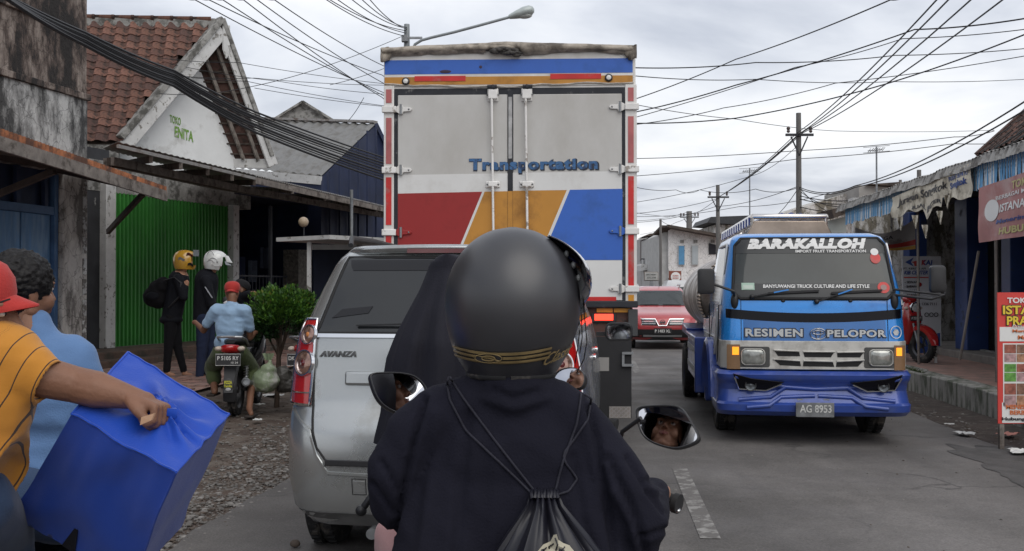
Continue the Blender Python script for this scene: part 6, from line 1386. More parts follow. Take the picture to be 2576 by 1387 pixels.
# tank
SST = mat('stainless tank skin', (.50, .46, .43), .3, .9, var=.15, scale=2, dirt=(.16, .12, .10), damt=.45, dscale=3, dedge=.8)
SSR = mat('dimpled stainless band', (.33, .27, .22), .3, .85, var=.3, scale=3)
tz, ta, tbz = 1.36, .90, .60; rings = []
def tring(y, k=1): return [V((ta*k*math.cos(t), y, tz+tbz*k*math.sin(t))) for t in np.linspace(0, 2*PI, 49)[:-1]]
b = B(); b.loft([tring(1.82, .80), tring(1.84, .92), tring(1.90, .985), tring(2.0), tring(6.0), tring(6.1, .985), tring(6.15, .9)]); tk = obj('tank', b, SST, dt, smooth=50)
b = B(); b.loft([tring(1.96, 1.006), tring(2.34, 1.006)], cap=False); bd = obj('tank_band', b, SSR, tk, smooth=60)
b = B()
for i in range(46):
    for j in range(7):
        t = PI*.55+PI*.95*i/45; y = 2.0+j*.052; c = V((ta*1.008*math.cos(t), y, tz+tbz*1.008*math.sin(t))); b.ell(c, (.014, .02, .014), nu=6, nv=4)
obj('band_dimples', b, SSR, bd)
for y in (2.36, 3.6, 4.9): b = B(); b.loft([tring(y, 1.01), tring(y+.05, 1.01)], cap=False); obj('tank_hoop', b, mat('dark tank hoop', (.16, .13, .11), .4, .7), tk, smooth=60)
# walkway rack with chrome rail
CHR2 = mat('polished rail', (.62, .60, .58), .2, 1, var=.08)
zr = DZ(543)*1.02+.02; y_f = 1.85; kx = (DD+y_f)/DD
RX = lambda x: (x-1287.5)/2575*(DD+y_f)-dt.location.x+.075*y_f*0
def ry(x, y, dd): q = P(x, y, DD+dd); return mw(dt).inverted()@q
b = B(); r_ = .030
a, c = ry(1893, 545, 1.9), ry(2076, 545, 1.9); bk1, bk2 = ry(1782, 616, 3.7)+V((0, 0, .1)), ry(2130, 600, 5.0)
a2 = a+V((0, 3.6, 0)); c2 = c+V((0, 3.6, 0))
b.tube([a+V((0, 0, -.02)), a, c, c+V((0, 0, -.02))], r_, 10); b.tube([a, a2], r_, 10); b.tube([c, c2], r_, 10); b.tube([a2, c2], r_, 10); obj('top_rail', b, CHR2, dt, smooth=60)
b = B()
for k in range(5):
    for p_ in (a, c): q = p_+V((0, 3.6*k/4, 0)); b.tube([q, V((q.x*1.05, q.y, tz+tbz*.80))], .018, 8)
for dz in (.1, .2): b.tube([a-V((0, 0, dz)), a2-V((0, 0, dz))], .014, 8)
obj('rail_post', b, CHR2, dt)
b = B(); b.pris([ry(1898, 556, 1.86), ry(2074, 556, 1.86), ry(2100, 600, 1.86), ry(1872, 600, 1.86)], (0, .05, 0)); obj('rack_board', b, SSR, dt, bevel=.01)
b = B(); b.slab(lambda u, v: (ry(1910, 554, 2.0).lerp(ry(2066, 554, 2.0), u))+V((0, .9*v, .055*math.sin(PI*u)+.01*math.sin(u*40))), 40, 3, (0, 0, .02)); obj('blue_tarp_roll', b, BL3, dt, smooth=50)
b = B(); q0, q1 = a-V((.03, 0, .05)), a2-V((.03, 0, .05))
for k in range(13):
    b = B(); b.box(q0.lerp(q1, (k+.5)/13), (.02, .12, .085)); obj('blue_side_plate', b, BL3, dt)
b = B(); b.pris([ry(1800, 640, 3.0), ry(1893, 570, 1.9), ry(1893, 600, 1.9), ry(1810, 655, 3.0)], (.04, 0, 0)); obj('side_plate', b, STEEL, dt)
# driver behind the glass is not readable; the cab interior stays dark

# ================================================================ red hatchback further back
RDP = mat('red car paint', (.42, .045, .05), .3, .1, var=.04, coat=1)
nd = 24.2; NS = 2575/nd
nc = thing('red_car', 'red compact hatchback waiting in the oncoming lane behind the blue truck', 'car', (P(1666, 728, nd).x, nd, 0), -.10)
ns = Shell([(.24, .10, .70, .25, .10, 4.0), (.34, .02, .80, .30, .10, 4.1), (.55, -.02, .83, .30, .12, 4.15), (.70, .02, .845, .30, .12, 4.15), (.80, .10, .845, .28, .12, 4.15), (.88, .30, .83, .3, .15, 4.1), (.97, .75, .80, .3, .12, 4.05), (1.03, 1.0, .78, .25, .10, 4.0), (1.40, 1.62, .62, .2, .06, 3.7), (1.48, 1.85, .56, .2, .05, 3.5), (1.53, 2.1, .45, .2, .03, 3.2)])
TN = lambda z, x: ns.tx(z, x)
obj('body', ns.body([.24, .28, .34, .42, .5, .55, .62, .70, .75, .80, .84, .88, .92, .97, 1.0, 1.03, 1.12, 1.22, 1.32, 1.40, 1.44, 1.48, 1.51, 1.53]), RDP, nc, smooth=50)
obj('windscreen', ns.panel(1.045, 1.41, lambda z: TN(z, np.interp(z, [1.04, 1.41], [-.70, -.55])), lambda z: TN(z, np.interp(z, [1.04, 1.41], [.70, .55])), .006, .01, 8, 16), GLAS, nc, smooth=60)
obj('lower_bumper', ns.panel(.25, .50, lambda z: TN(z, -.72+.3*max(0, z-.42)), lambda z: TN(z, .72-.3*max(0, z-.42)), .012, .02, 4, 16), BLACKP, nc, smooth=60)
obj('bumper_bar', ns.panel(.335, .37, lambda z: TN(z, -.45), lambda z: TN(z, .45), .02, .02, 1, 12), ALLOY, nc)
for s_ in (-1, 1):
    b = B(); z0 = [.60, .60, .72, .90, .77]; x0 = [.47, .75, .81, .77, .50]; pts = [ns.pt(z, TN(z, s_*x), .012) for z, x in zip(z0, x0)]; b.pris(pts, (0, .03, 0)); obj('headlight', b, mat('pale headlight', (.62, .62, .52), .15, .1, var=.3, scale=20, coat=1), nc, bevel=.01)
    b = B(); b.pris([ns.pt(z, TN(z, s_*x), .015) for z, x in ((.59, .12), (.60, .48), (.735, .50), (.735, .18))], (0, .01, 0)); g_ = obj('grille', b, SEAM, nc)
    b = B()
    for z in (.625, .67, .71): b.tube([ns.pt(z, TN(z, s_*.16), .022), ns.pt(z, TN(z, s_*.48), .022)], .008, 6)
    obj('grille_slat', b, CHROME, g_)
    b = B(); b.tube([ns.pt(z, TN(z, s_*x), .02) for z, x in ((.735, .50), (.735, .17), (.58, .09), (.585, .0))], .014, 6); obj('chrome_surround', b, CHROME, nc)
    wheel(nc, (s_*.72, .85, .31), .31, .19, face=s_); wheel(nc, (s_*.72, 3.4, .31), .31, .19, face=s_)
    b = B(); b.ell((s_*.93, 1.25, 1.06), (.10, .06, .07)); obj('door_mirror', b, RDP, nc, smooth=60)
    b = B(); b.tube([(s_*.52, 2.0, 1.53), (s_*.54, 2.2, 1.57), (s_*.54, 3.2, 1.56)], .02, 6); obj('roof_rail', b, ALLOY, nc)
b = B(); b.lathe([(.045, 0), (.06, 0), (.06, .01), (.045, .01), (.045, 0)], 20, Matrix.Translation(ns.pt(.665, 0, .025))@Matrix.Rotation(PI/2, 4, 'X')); b.box(ns.pt(.665, 0, .03), (.14, .01, .03)); obj('emblem', b, CHROME, nc)
b = B(); c = ns.pt(.47, 0, .03); b.box(c, (.42, .012, .13)); pl = obj('number_plate', b, PLATE, nc, bevel=.003); text('P 1483 XL', .36, .07, PLT, pl, plane_fn(c-V((0, .008, 0)), (1, 0, 0), (0, 0, 1)), bold=.02)
b = B(); b.tube([ns.pt(1.5, 0, 0), ns.pt(1.5, 0, 0)+V((0, .1, .18))], .006, 5); obj('antenna', b, BLACKP, nc)
b = B()
for s_ in (-1, 1): b.bar(ns.pt(1.05, s_*.5, .02), ns.pt(1.06, s_*.05, .02), .012)
obj('wiper', b, BLACKP, nc)
# white van further back
vd = 33
vn = thing('white_van', 'small white van partly hidden between the red car and the tanker truck', 'van', (P(1732, 728, vd).x, vd, 0), -.1)
vs_ = Shell([(.3, .1, .7, .2, .05, 4), (.5, 0, .8, .2, .05, 4.1), (.9, .05, .82, .2, .06, 4.1), (1.0, .3, .8, .2, .06, 4.1), (1.55, .8, .68, .2, .05, 4), (1.75, 1.0, .6, .2, .03, 3.9)])
obj('body', vs_.body([.3, .4, .5, .7, .9, .95, 1.0, 1.2, 1.4, 1.55, 1.65, 1.75]), mat('white van paint', (.6, .6, .6), .35, coat=.5, var=.05), vn, smooth=50)
obj('windscreen', vs_.panel(1.03, 1.52, lambda z: vs_.tx(z, -.62), lambda z: vs_.tx(z, .62), .006, .01, 4, 10), GLAS, vn, smooth=60)
obj('bumper', vs_.panel(.34, .52, lambda z: vs_.tx(z, -.7), lambda z: vs_.tx(z, .7), .012, .02, 4, 10), BLACKP, vn)
for s_ in (-1, 1):
    b = B(); b.ell(vs_.pt(.75, vs_.tx(.75, s_*.6), 0), (.12, .05, .09)); obj('headlight', b, HL, vn); wheel(vn, (s_*.72, .8, .31), .31, .19, face=s_); wheel(vn, (s_*.72, 3.2, .31), .31, .19, face=s_)
# ================================================================ two-wheelers
BRB = mat('bright bike red', (.36, .018, .018), .25, coat=1, var=.05)
BLK = mat('bike black paint', (.012, .012, .014), .25, coat=.7, var=.1)
SEATM = mat('seat vinyl', (.018, .018, .019), .5, var=.2, scale=9, bump=.2, bscale=60)
MIRR = mat('mirror', (.7, .7, .72), .03, 1, var=0)
PALE = mat('mirror with painted sky reflection', (.75, .76, .78), .25, .3, var=0)  # pale colour stands in for the sky's reflection
def sk(b, pts, rs, n=14, sx=1.0):
    """soft panel: rings of ellipses along a path in y/z (x half width, z half height)"""
    rings = []
    for (y, z, w, h) in pts:
        rings.append([V((w*math.copysign(abs(math.cos(t))**.7, math.cos(t)), y, z+h*math.copysign(abs(math.sin(t))**.7, math.sin(t)))) for t in np.linspace(0, 2*PI, n+1)[:-1]])
    return b.loft(rings)
def scooter(t, paint, mirrors=True, bars=1):
    """heads towards +y"""
    for y in (-.62, .62): wheel(t, (0, y, .27), .27, .10, mat('dark bike rim', (.06, .06, .065), .35, .6), spokes=5, rim_r=.66)
    b = B(); sk(b, [(-.80, .72, .04, .03), (-.70, .70, .12, .07), (-.45, .62, .155, .11), (-.2, .55, .15, .13), (0, .46, .12, .12), (.05, .40, .1, .08)], 0); obj('rear_body', b, paint, t, smooth=60)
    b = B(); sk(b, [(-.78, .80, .07, .02), (-.6, .81, .13, .045), (-.3, .80, .14, .05), (-.02, .78, .12, .045), (.08, .74, .07, .03)], 0); obj('seat', b, SEATM, t, smooth=60)
    b = B(); b.bx(-.15, .15, 0, .34, .26, .32); obj('footboard', b, BLACKP, t, bevel=.02)
    b = B(); rings = []
    for z, y, w, d in ((.28, .34, .10, .05), (.45, .42, .15, .06), (.65, .44, .18, .07), (.82, .42, .165, .08), (.93, .38, .11, .08), (.98, .36, .06, .05)):
        rings.append([V((w*math.copysign(abs(math.cos(q))**.6, math.cos(q)), y+d*math.sin(q)-.35*(w*math.cos(q))**2*4, z)) for q in np.linspace(0, 2*PI, 21)[:-1]])
    b.loft(rings); obj('leg_shield', b, paint, t, smooth=60)
    b = B(); n = 12; rings = []
    for i in range(n+1):
        q = PI*.02+PI*.82*i/n; c = V((0, .62+.31*math.cos(q), .27+.31*math.sin(q))); o = V((0, math.cos(q), math.sin(q)))
        w = .085*math.sin(PI*(i+.6)/(n+1.2))**.3; rings.append([c+V((-w, 0, 0))-o*.06, c+V((-w*.95, 0, 0)), c+o*.03, c+V((w*.95, 0, 0)), c+V((w, 0, 0))-o*.06, c+V((w*.8, 0, 0))-o*.045, c-o*.005, c+V((-w*.8, 0, 0))-o*.045])
    b.loft(rings); obj('front_fender', b, paint, t, smooth=60)
    b = B()
    for s_ in (-1, 1): b.tube([(s_*.065, .62, .27), (s_*.06, .50, .62)], .02, 8)
    obj('fork', b, STEEL, t, smooth=60)
    b = B(); b.tube([(-.34*bars, .20, 1.02), (-.2*bars, .26, 1.03), (0, .32, 1.0), (.2*bars, .26, 1.03), (.34*bars, .20, 1.02)], .014, 8); hb = obj('handlebar', b, BLACKP, t, smooth=60)
    for s_ in (-1, 1): b = B(); b.cyl((s_*.24*bars, .24, 1.03), (s_*.36*bars, .19, 1.018), .019, 12); b.cyl((s_*.36*bars, .19, 1.018), (s_*.375*bars, .185, 1.016), .022, 12); obj('grip', b, RUBBER, hb, smooth=40)
    b = B(); b.ell((0, .36, 1.0), (.13, .08, .07), nu=20, nv=12); obj('handlebar_cover', b, paint, t, smooth=60)
    Mx = Matrix.Translation((0, .47, .86))@Matrix.Rotation(-PI/2, 4, 'X')
    b = B(); b.lathe([(.085, -.03), (.105, .0), (.10, .025), (.08, .029), (.08, 0)], 24, Mx); hl = obj('headlamp', b, CHROME, t, smooth=50)
    b = B(); b.lathe([(.082, .015), (.05, .035), (0, .041)], 24, Mx); obj('lens', b, mat('bright lamp glass', (.6, .62, .6), .12, .2, var=.3, scale=30, coat=1), hl, smooth=60)
    for s_ in (-1, 1): b = B(); b.ell((s_*.14, .44, .86), (.035, .03, .025)); obj('indicator', b, mat('clear indicator', (.5, .42, .35), .15, var=.1), t, smooth=60)
    b = B(); b.bx(-.12, .12, .50, .51, .66, .74); obj('number_plate', b, PLATE, t)
    b = B(); b.ell((0, -.80, .70), (.10, .03, .045)); obj('tail_lamp', b, REDL, t, smooth=60)
    b = B(); b.cyl((.14, -.2, .28), (.16, -.72, .34), .045, 16); obj('exhaust', b, BLACKP, t, smooth=50)
    b = B(); b.tube([(.07, -.75, .84), (.14, -.86, .84), (-.14, -.86, .84), (-.07, -.75, .84)], .014, 8); b.tube([(-.14, -.86, .84), (-.14, -.5, .79)], .014, 8); b.tube([(.14, -.86, .84), (.14, -.5, .79)], .014, 8); obj('grab_rail', b, STEEL, t, smooth=60)
    if mirrors:
        for s_ in (-1, 1):
            b = B(); b.tube([(s_*.2, .25, 1.04), (s_*.24, .27, 1.14), (s_*.30, .25, 1.20)], .006, 6); ms = obj('mirror_stem', b, BLACKP, t)
            b = B(); b.ell((s_*.31, .245, 1.235), (.055, .015, .038), nu=18, nv=8); obj('mirror_shell', b, paint if paint is BRB else BLACKP, ms, smooth=60)
            b = B(); b.ell((s_*.31, .236, 1.235), (.047, .009, .031), nu=18, nv=8); obj('mirror_glass', b, MIRR, ms, smooth=60)
def motorbike(t, paint, plate='P 5105 RY', mirrors=True):
    """small step-through motorcycle, heads towards +y; the rear wheel stands at y = 0"""
    rim = mat('bike alloy rim', (.12, .12, .125), .4, .8)
    wheel(t, (0, 0, .30), .30, .10, rim, spokes=6, rim_r=.72); wheel(t, (0, 1.24, .30), .30, .09, rim, spokes=6, rim_r=.72)
    b = B(); n = 12; rings = []
    for i in range(n+1):
        q = PI*.15+PI*.95*i/n; c = V((0, .335*math.cos(q), .30+.335*math.sin(q))); w = .075
        rings.append([c+V((-w, 0, 0)), c+V((-w*.6, 0, 0))+V((0, math.cos(q), math.sin(q)))*.02, c+V((w*.6, 0, 0))+V((0, math.cos(q), math.sin(q)))*.02, c+V((w, 0, 0)), c+V((w*.6, 0, 0)), c+V((-w*.6, 0, 0))])
    b.loft(rings); b.pris([V((-.07, -.30, .62)), V((.07, -.30, .62)), V((.05, -.42, .30)), V((-.05, -.42, .30))], (0, .012, 0)); obj('rear_fender', b, BLACKP, t, smooth=50)
    b = B(); b.ell((0, -.405, .385), (.055, .008, .075), nu=18, nv=8); st = obj('mudflap_sticker', b, mat('sticker black', (.05, .05, .05), .5), t)
    SY = mat('sticker yellow', (.62, .60, .06), .5, var=.1)
    text('FIZZA', .085, .035, SY, st, plane_fn((0, -.416, .415), (1, 0, 0), (0, 0, 1)), bold=.03); text('Familia', .085, .028, SY, st, plane_fn((0, -.416, .375), (1, 0, 0), (0, 0, 1)), bold=.02)
    b = B(); b.ell((0, -.416, .338), (.03, .004, .018)); obj('sticker_patch', b, mat('sticker silver', (.4, .4, .4), .4), st)
    b = B(); sk(b, [(-.34, .80, .05, .03), (-.25, .77, .10, .07), (0, .70, .13, .10), (.3, .60, .12, .10), (.5, .5, .08, .08)], 0); obj('tail_body', b, paint, t, smooth=60)
    b = B(); sk(b, [(-.28, .86, .05, .02), (-.15, .855, .11, .04), (.15, .82, .13, .045), (.45, .80, .12, .045), (.60, .78, .06, .03)], 0); obj('seat', b, SEATM, t, smooth=60)
    b = B(); b.tube([(.12, .1, .80), (.15, -.2, .88), (.13, -.36, .915), (0, -.39, .92), (-.13, -.36, .915), (-.15, -.2, .88), (-.12, .1, .80)], .015, 10); b.box((0, -.39, .925), (.13, .04, .012)); obj('grab_rail', b, ALLOY, t, smooth=60)
    b = B(); sk(b, [(-.40, .80, .03, .02), (-.37, .79, .085, .045), (-.30, .78, .12, .05)], 0); tl = obj('tail_lamp', b, REDL, t, smooth=60)
    for s_ in (-1, 1): b = B(); b.ell((s_*.125, -.33, .785), (.045, .05, .03)); obj('indicator', b, mat('clear indicator', (.5, .42, .35), .15, var=.1), tl, smooth=60)
    b = B(); b.bx(-.14, .14, -.425, -.415, .60, .735); pl = obj('number_plate', b, PLATE, t, bevel=.004)
    b = B(); b.tube([V((x, -.428, z)) for x, z in ((-.135, .605), (.135, .605), (.135, .73), (-.135, .73))], .003, 5, closed=True); obj('plate_border', b, PLT, pl)
    text(plate, .235, .045, PLT, pl, plane_fn((0, -.4275, .685), (1, 0, 0), (0, 0, 1)), bold=.02); text('10 24', .075, .022, PLT, pl, plane_fn((.07, -.4275, .635), (1, 0, 0), (0, 0, 1)), bold=.01)
    for s_ in (-1, 1):
        b = B(); b.cyl((s_*.11, 0, .32), (s_*.12, .04, .66), .016, 10); sh_ = obj('shock_absorber', b, STEEL, t, smooth=50)
        b = B(); b.tube([V((s_*.11+.027*math.cos(q*2*PI*8), .0+.04*q*.9+.027*math.sin(q*2*PI*8), .36+.24*q)) for q in np.linspace(0, 1, 90)], .0055, 5); obj('spring', b, mat('spring steel', (.35, .35, .35), .35, .8), sh_)
    b = B(); b.cyl((.13, .55, .27), (.15, -.18, .40), .045, 18); b.lathe([(.047, 0), (.05, .01), (.035, .012), (.028, -.05), (.012, -.05)], 16, Matrix.Translation((.15, -.185, .40))@Matrix.Rotation(PI/2, 4, 'X')); obj('exhaust', b, STEEL, t, smooth=50)
    b = B(); b.box((0, .55, .36), (.22, .34, .24)); b.tube([(-.09, 0, .30), (-.09, .45, .36)], .022, 8); b.tube([(.09, 0, .30), (.09, .45, .36)], .022, 8); b.tube([(-.26, .42, .28), (.26, .42, .28)], .014, 8); obj('engine', b, mat('engine metal', (.09, .09, .09), .5, .6, var=.3), t, bevel=.03)
    b = B(); sk(b, [(.55, .5, .07, .09), (.8, .6, .14, .16), (.98, .72, .17, .20), (1.06, .85, .14, .14)], 0); obj('leg_shield', b, paint, t, smooth=60)
    b = B(); b.tube([(-.34, .82, 1.04), (-.18, .92, 1.05), (0, .98, 1.0), (.18, .92, 1.05), (.34, .82, 1.04)], .013, 8); hb = obj('handlebar', b, STEEL, t, smooth=60)
    for s_ in (-1, 1):
        b = B(); b.cyl((s_*.23, .90, 1.045), (s_*.36, .81, 1.035), .018, 12); obj('grip', b, RUBBER, hb, smooth=50)
        b = B(); b.tube([(s_*.075, 1.24, .30), (s_*.07, 1.04, .95)], .02, 8); obj('fork', b, STEEL, t, smooth=60)
        if not mirrors: continue
        b = B(); b.tube([(s_*.2, .92, 1.05), (s_*.25, .93, 1.17), (s_*.29, .91, 1.24)], .006, 6); ms = obj('mirror_stem', b, BLACKP, t)
        M_ = Matrix.Rotation(s_*.5, 3, 'Y'); b = B(); b.ell((s_*.30, .905, 1.29), (.05, .014, .075), M_, nu=20, nv=10); obj('mirror_shell', b, BLACKP, ms, smooth=60)
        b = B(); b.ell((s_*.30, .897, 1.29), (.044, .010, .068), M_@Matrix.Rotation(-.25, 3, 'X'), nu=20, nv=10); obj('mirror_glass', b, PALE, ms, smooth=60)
    b = B(); b.ell((0, 1.03, 1.0), (.12, .09, .08)); obj('headlamp_cover', b, paint, t, smooth=60)
    b = B(); n = 10; rings = []
    for i in range(n+1):
        q = PI*.05+PI*.75*i/n; c = V((0, 1.24+.33*math.cos(q), .30+.33*math.sin(q))); w = .06; rings.append([c+V((-w, 0, 0)), c+V((0, .015*math.cos(q), .03)), c+V((w, 0, 0)), c+V((0, -.01*math.cos(q), -.01))])
    b.loft(rings); obj('front_fender', b, paint, t, smooth=60)

# the red scooter parked on the right pavement, front towards us
q = P(2312, 905, 16.2)
rs_ = thing('parked_scooter', 'glossy red scooter with a round headlamp parked on the right hand pavement', 'scooter', (q.x+.02, q.y, .30), PI+.38); rs_.location = (q.x-.22, q.y+.5, .29)
scooter(rs_, BRB)
text('P 3594 VT', .20, .045, PLT, rs_, lambda a, c_, o: V((-a, .513+o, .70+c_)), bold=.02)
# motorcycle half hidden by the silver car
q = P(745, 960, 11.3)
hm = thing('parked_motorcycle', 'dark motorcycle with a pale mirror half hidden behind the silver car', 'motorcycle', (q.x+.12, q.y+.45, 0), -.25); motorbike(hm, BLK, 'DK 4175 S')
# rider's motorcycle on the dirt verge
q = P(575, 1052, 11.5)
lb = thing('ridden_motorcycle', 'black motorcycle with black plate P 5105 RY ridden by the man in the red cap', 'motorcycle', (q.x, q.y+.3, 0), .06); motorbike(lb, BLK)
# ================================================================ people
from mathutils.bvhtree import BVHTree
def skin_m(n, c): return mat(n, c, .5, var=.10, scale=14, bump=.12, bscale=90, spec=.4)
SK1 = skin_m('tan skin', (.36, .185, .115)); SK2 = skin_m('brown skin', (.20, .098, .06))
def cloth_m(n, c, rough=.85, sheen=.25, var=.1, scale=5): return mat(n, c, rough, var=var, scale=scale, bump=.18, bscale=220, sheen=sheen*.6 if max(c) > .06 else 0, spec=.25)
HAIR = mat('black hair', (.008, .007, .007), .5, var=.3, scale=30, bump=.25, bscale=90, spec=.3)
def folds(amp, freq=9, seed=0, dirs=None, n=6):
    r = np.random.RandomState(seed); K = r.normal(size=(n, 3)); K /= np.linalg.norm(K, axis=1)[:, None]
    if dirs is not None: K = K*.45+np.array(dirs)[None, :]; K /= np.linalg.norm(K, axis=1)[:, None]
    F = freq*r.uniform(.6, 1.8, n); ph = r.uniform(0, 6, n)
    def fn(co, no):
        d = np.zeros(len(co)); w1 = .9*np.sin(co[:, 0]*7+seed)+.9*np.sin(co[:, 2]*6+1)+.7*np.sin(co[:, 1]*8+2)
        g = .5+.5*np.sin(co[:, 0]*5.1+seed*1.3)*np.sin(co[:, 2]*4.3+seed)
        for k, f, p in zip(K, F, ph): d += (1-np.abs(np.sin((co@k)*f*2+p+w1)))**2.0*(.4+.6*g)
        return co+no*((d/n)*amp*2.2-amp*.6)[:, None]
    return fn
def flesh(name, prims, m, parent, voxel=.012, it=8, fn=None):
    b = B()
    for q in prims:
        if q[0] == 'c': b.cone(*q[1:5])
        elif q[0] == 'e': b.ell(q[1], q[2], q[3] if len(q) > 3 else None)
        elif q[0] == 'p':
            pts, rs = q[1], q[2]
            for i in range(len(pts)-1): b.cone(pts[i], pts[i+1], rs[i], rs[i+1])
    return obj(name, blob(b, voxel, it, fn), m, parent, world=True)
def rotm(yaw, pitch=0, roll=0):
    """x right, y forward, z up -> turned; yaw > 0 turns the face to the right"""
    return Matrix.Rotation(-yaw, 3, 'Z')@Matrix.Rotation(pitch, 3, 'X')@Matrix.Rotation(roll, 3, 'Y')
def face(parent, c, Mx, skin, s=1, voxel=.004, feat=True, neck=True, name='head', brows=True):
    """a head with a face; c is the middle of the skull, s=1 for 23 cm"""
    c = V(c); q = lambda x, y, z: c+Mx@(V((x, y, z))*s); b = B(); E = lambda p, r: b.ell(q(*p), V(r)*s, Mx, 20, 14)
    E((0, -.012, .028), (.074, .092, .085)); E((0, .018, -.02), (.064, .068, .085)); E((0, .035, -.065), (.046, .050, .046)); E((0, .058, -.095), (.024, .022, .020))
    for x in (-1, 1):
        E((x*.038, .055, -.035), (.026, .028, .030)); E((x*.030, .074, .022), (.026, .014, .010)); b.cone(q(x*.05, .0, -.06), q(x*.02, .05, -.095), .02*s, .016*s)
        E((x*.073, -.008, -.012), (.009, .02, .032)); E((x*.013, .094, -.031), (.009, .010, .008))
    b.cone(q(0, .082, .018), q(0, .102, -.024), .009*s, .012*s); E((0, .108, -.028), (.011, .010, .009))
    b.cone(q(-.018, .084, -.056), q(.018, .084, -.056), .007*s, .007*s); E((0, .092, -.054), (.014, .008, .005)); E((0, .088, -.066), (.017, .009, .0065))
    if neck: b.cone(q(0, -.02, -.06), q(0, -.035, -.16), .05*s, .055*s)
    h = obj(name, blob(b, voxel*s, 5), skin, parent, world=True)
    if feat:
        for x in (-1, 1):
            e = B(); e.ell(q(x*.031, .0755, .004), V((.0125, .009, .0075))*s, Mx, 14, 10); eo = obj('eye', e, mat('eye white', (.6, .56, .52), .2, var=0), h); eo.matrix_parent_inverse = inv_world(h)
            e = B(); e.ell(q(x*.031, .0825, .004), V((.0052, .003, .0055))*s, Mx, 12, 8); io = obj('iris', e, mat('dark iris', (.012, .008, .006), .1, var=0), h); io.matrix_parent_inverse = inv_world(h)
            e = B(); e.tube([q(x*.018, .084, .0105), q(x*.031, .0865, .0145), q(x*.045, .078, .010)], .0028*s, 6); lo = obj('eyelid', e, skin, h); lo.matrix_parent_inverse = inv_world(h)
            if brows:
                e = B(); e.tube([q(x*.014, .0895, .026), q(x*.032, .0895, .032), q(x*.05, .077, .027)], [.0028*s, .0036*s, .0018*s], 6); bo = obj('eyebrow', e, HAIR, h); bo.matrix_parent_inverse = inv_world(h)
        LIP = mat('lips', (.26, .085, .07), .4, var=.05)
        e = B(); e.cone(q(-.020, .0865, -.0575), q(0, .0945, -.0535), .0035*s, .0055*s); e.cone(q(.020, .0865, -.0575), q(0, .0945, -.0535), .0035*s, .0055*s); e.cone(q(-.016, .087, -.062), q(0, .0935, -.0655), .004*s, .0065*s); e.cone(q(.016, .087, -.062), q(0, .0935, -.0655), .004*s, .0065*s)
        lo = obj('lips', blob(e, .0018*s, 3), LIP, h); lo.matrix_parent_inverse = inv_world(h)
        e = B()
        for x in (-1, 1): e.ell(q(x*.007, .104, -.0365), V((.0032, .003, .002))*s)
        lo = obj('nostrils', e, mat('nostril dark', (.03, .012, .01), .8, var=0), h); lo.matrix_parent_inverse = inv_world(h)
    return h
def hand(b, wrist, along, up, s=1, curl=1.0, side=1):
    """fist: palm, four bent fingers of unequal length, thumb across; adds to builder b"""
    a = V(along).normalized(); u = V(up).normalized(); w = a.cross(u).normalized()*side
    q = lambda x, y, z: V(wrist)+(w*x+a*y+u*z)*s
    b.cone(q(0, 0, 0), q(0, .035, 0), .024*s, .027*s)
    for x in (-.031, -.0105, .0105, .030): b.cone(q(x*.6, .02, 0), q(x, .075, .004), .016*s, .0115*s)
    for x, l in ((-.034, .85), (-.0115, 1.0), (.0115, .97), (.033, .8)):
        pts = [q(x, .078, .004)]; ang = -.35*curl
        for seg, r in ((.036*l, .0105), (.024*l, .0095), (.018*l, .0085)):
            ang -= .95*curl; p = pts[-1]+(a*math.cos(ang)+u*math.sin(ang))*seg*s; pts.append(p)
        for i in range(3): b.cone(pts[i], pts[i+1], (.0098, .0092, .0085)[i]*s, (.0092, .0085, .0075)[i]*s, 10)
    t0, t1, t2, t3 = q(-.022, .012, -.006), q(-.040, .042, -.018), q(-.034, .068, -.032), q(-.016, .082, -.038)
    b.cone(t0, t1, .016*s, .013*s); b.cone(t1, t2, .013*s, .011*s); b.cone(t2, t3, .011*s, .009*s)
def person(label, loc): 
    t = thing('person', label, 'person', (loc[0], loc[1], loc[2] if len(loc) > 2 else 0)); return t
def D_(pts, d): return [P(x, y, dd if dd else d) for x, y, *r in pts for dd in (r[0] if r else 0,)]

# ---------------------------------------------------------------- scooters under the two riders in front
RS = thing('rider_scooter', 'dark scooter under the rider in the matte black helmet', 'scooter', (.05, 2.02, 0), -.04); scooter(RS, BLK, mirrors=False, bars=.62)
HS_ = thing('veiled_rider_scooter', 'dark scooter carrying the rider in the long black veil', 'scooter', (-.05, 3.1, 0), -.05); scooter(HS_, BLK, mirrors=False)

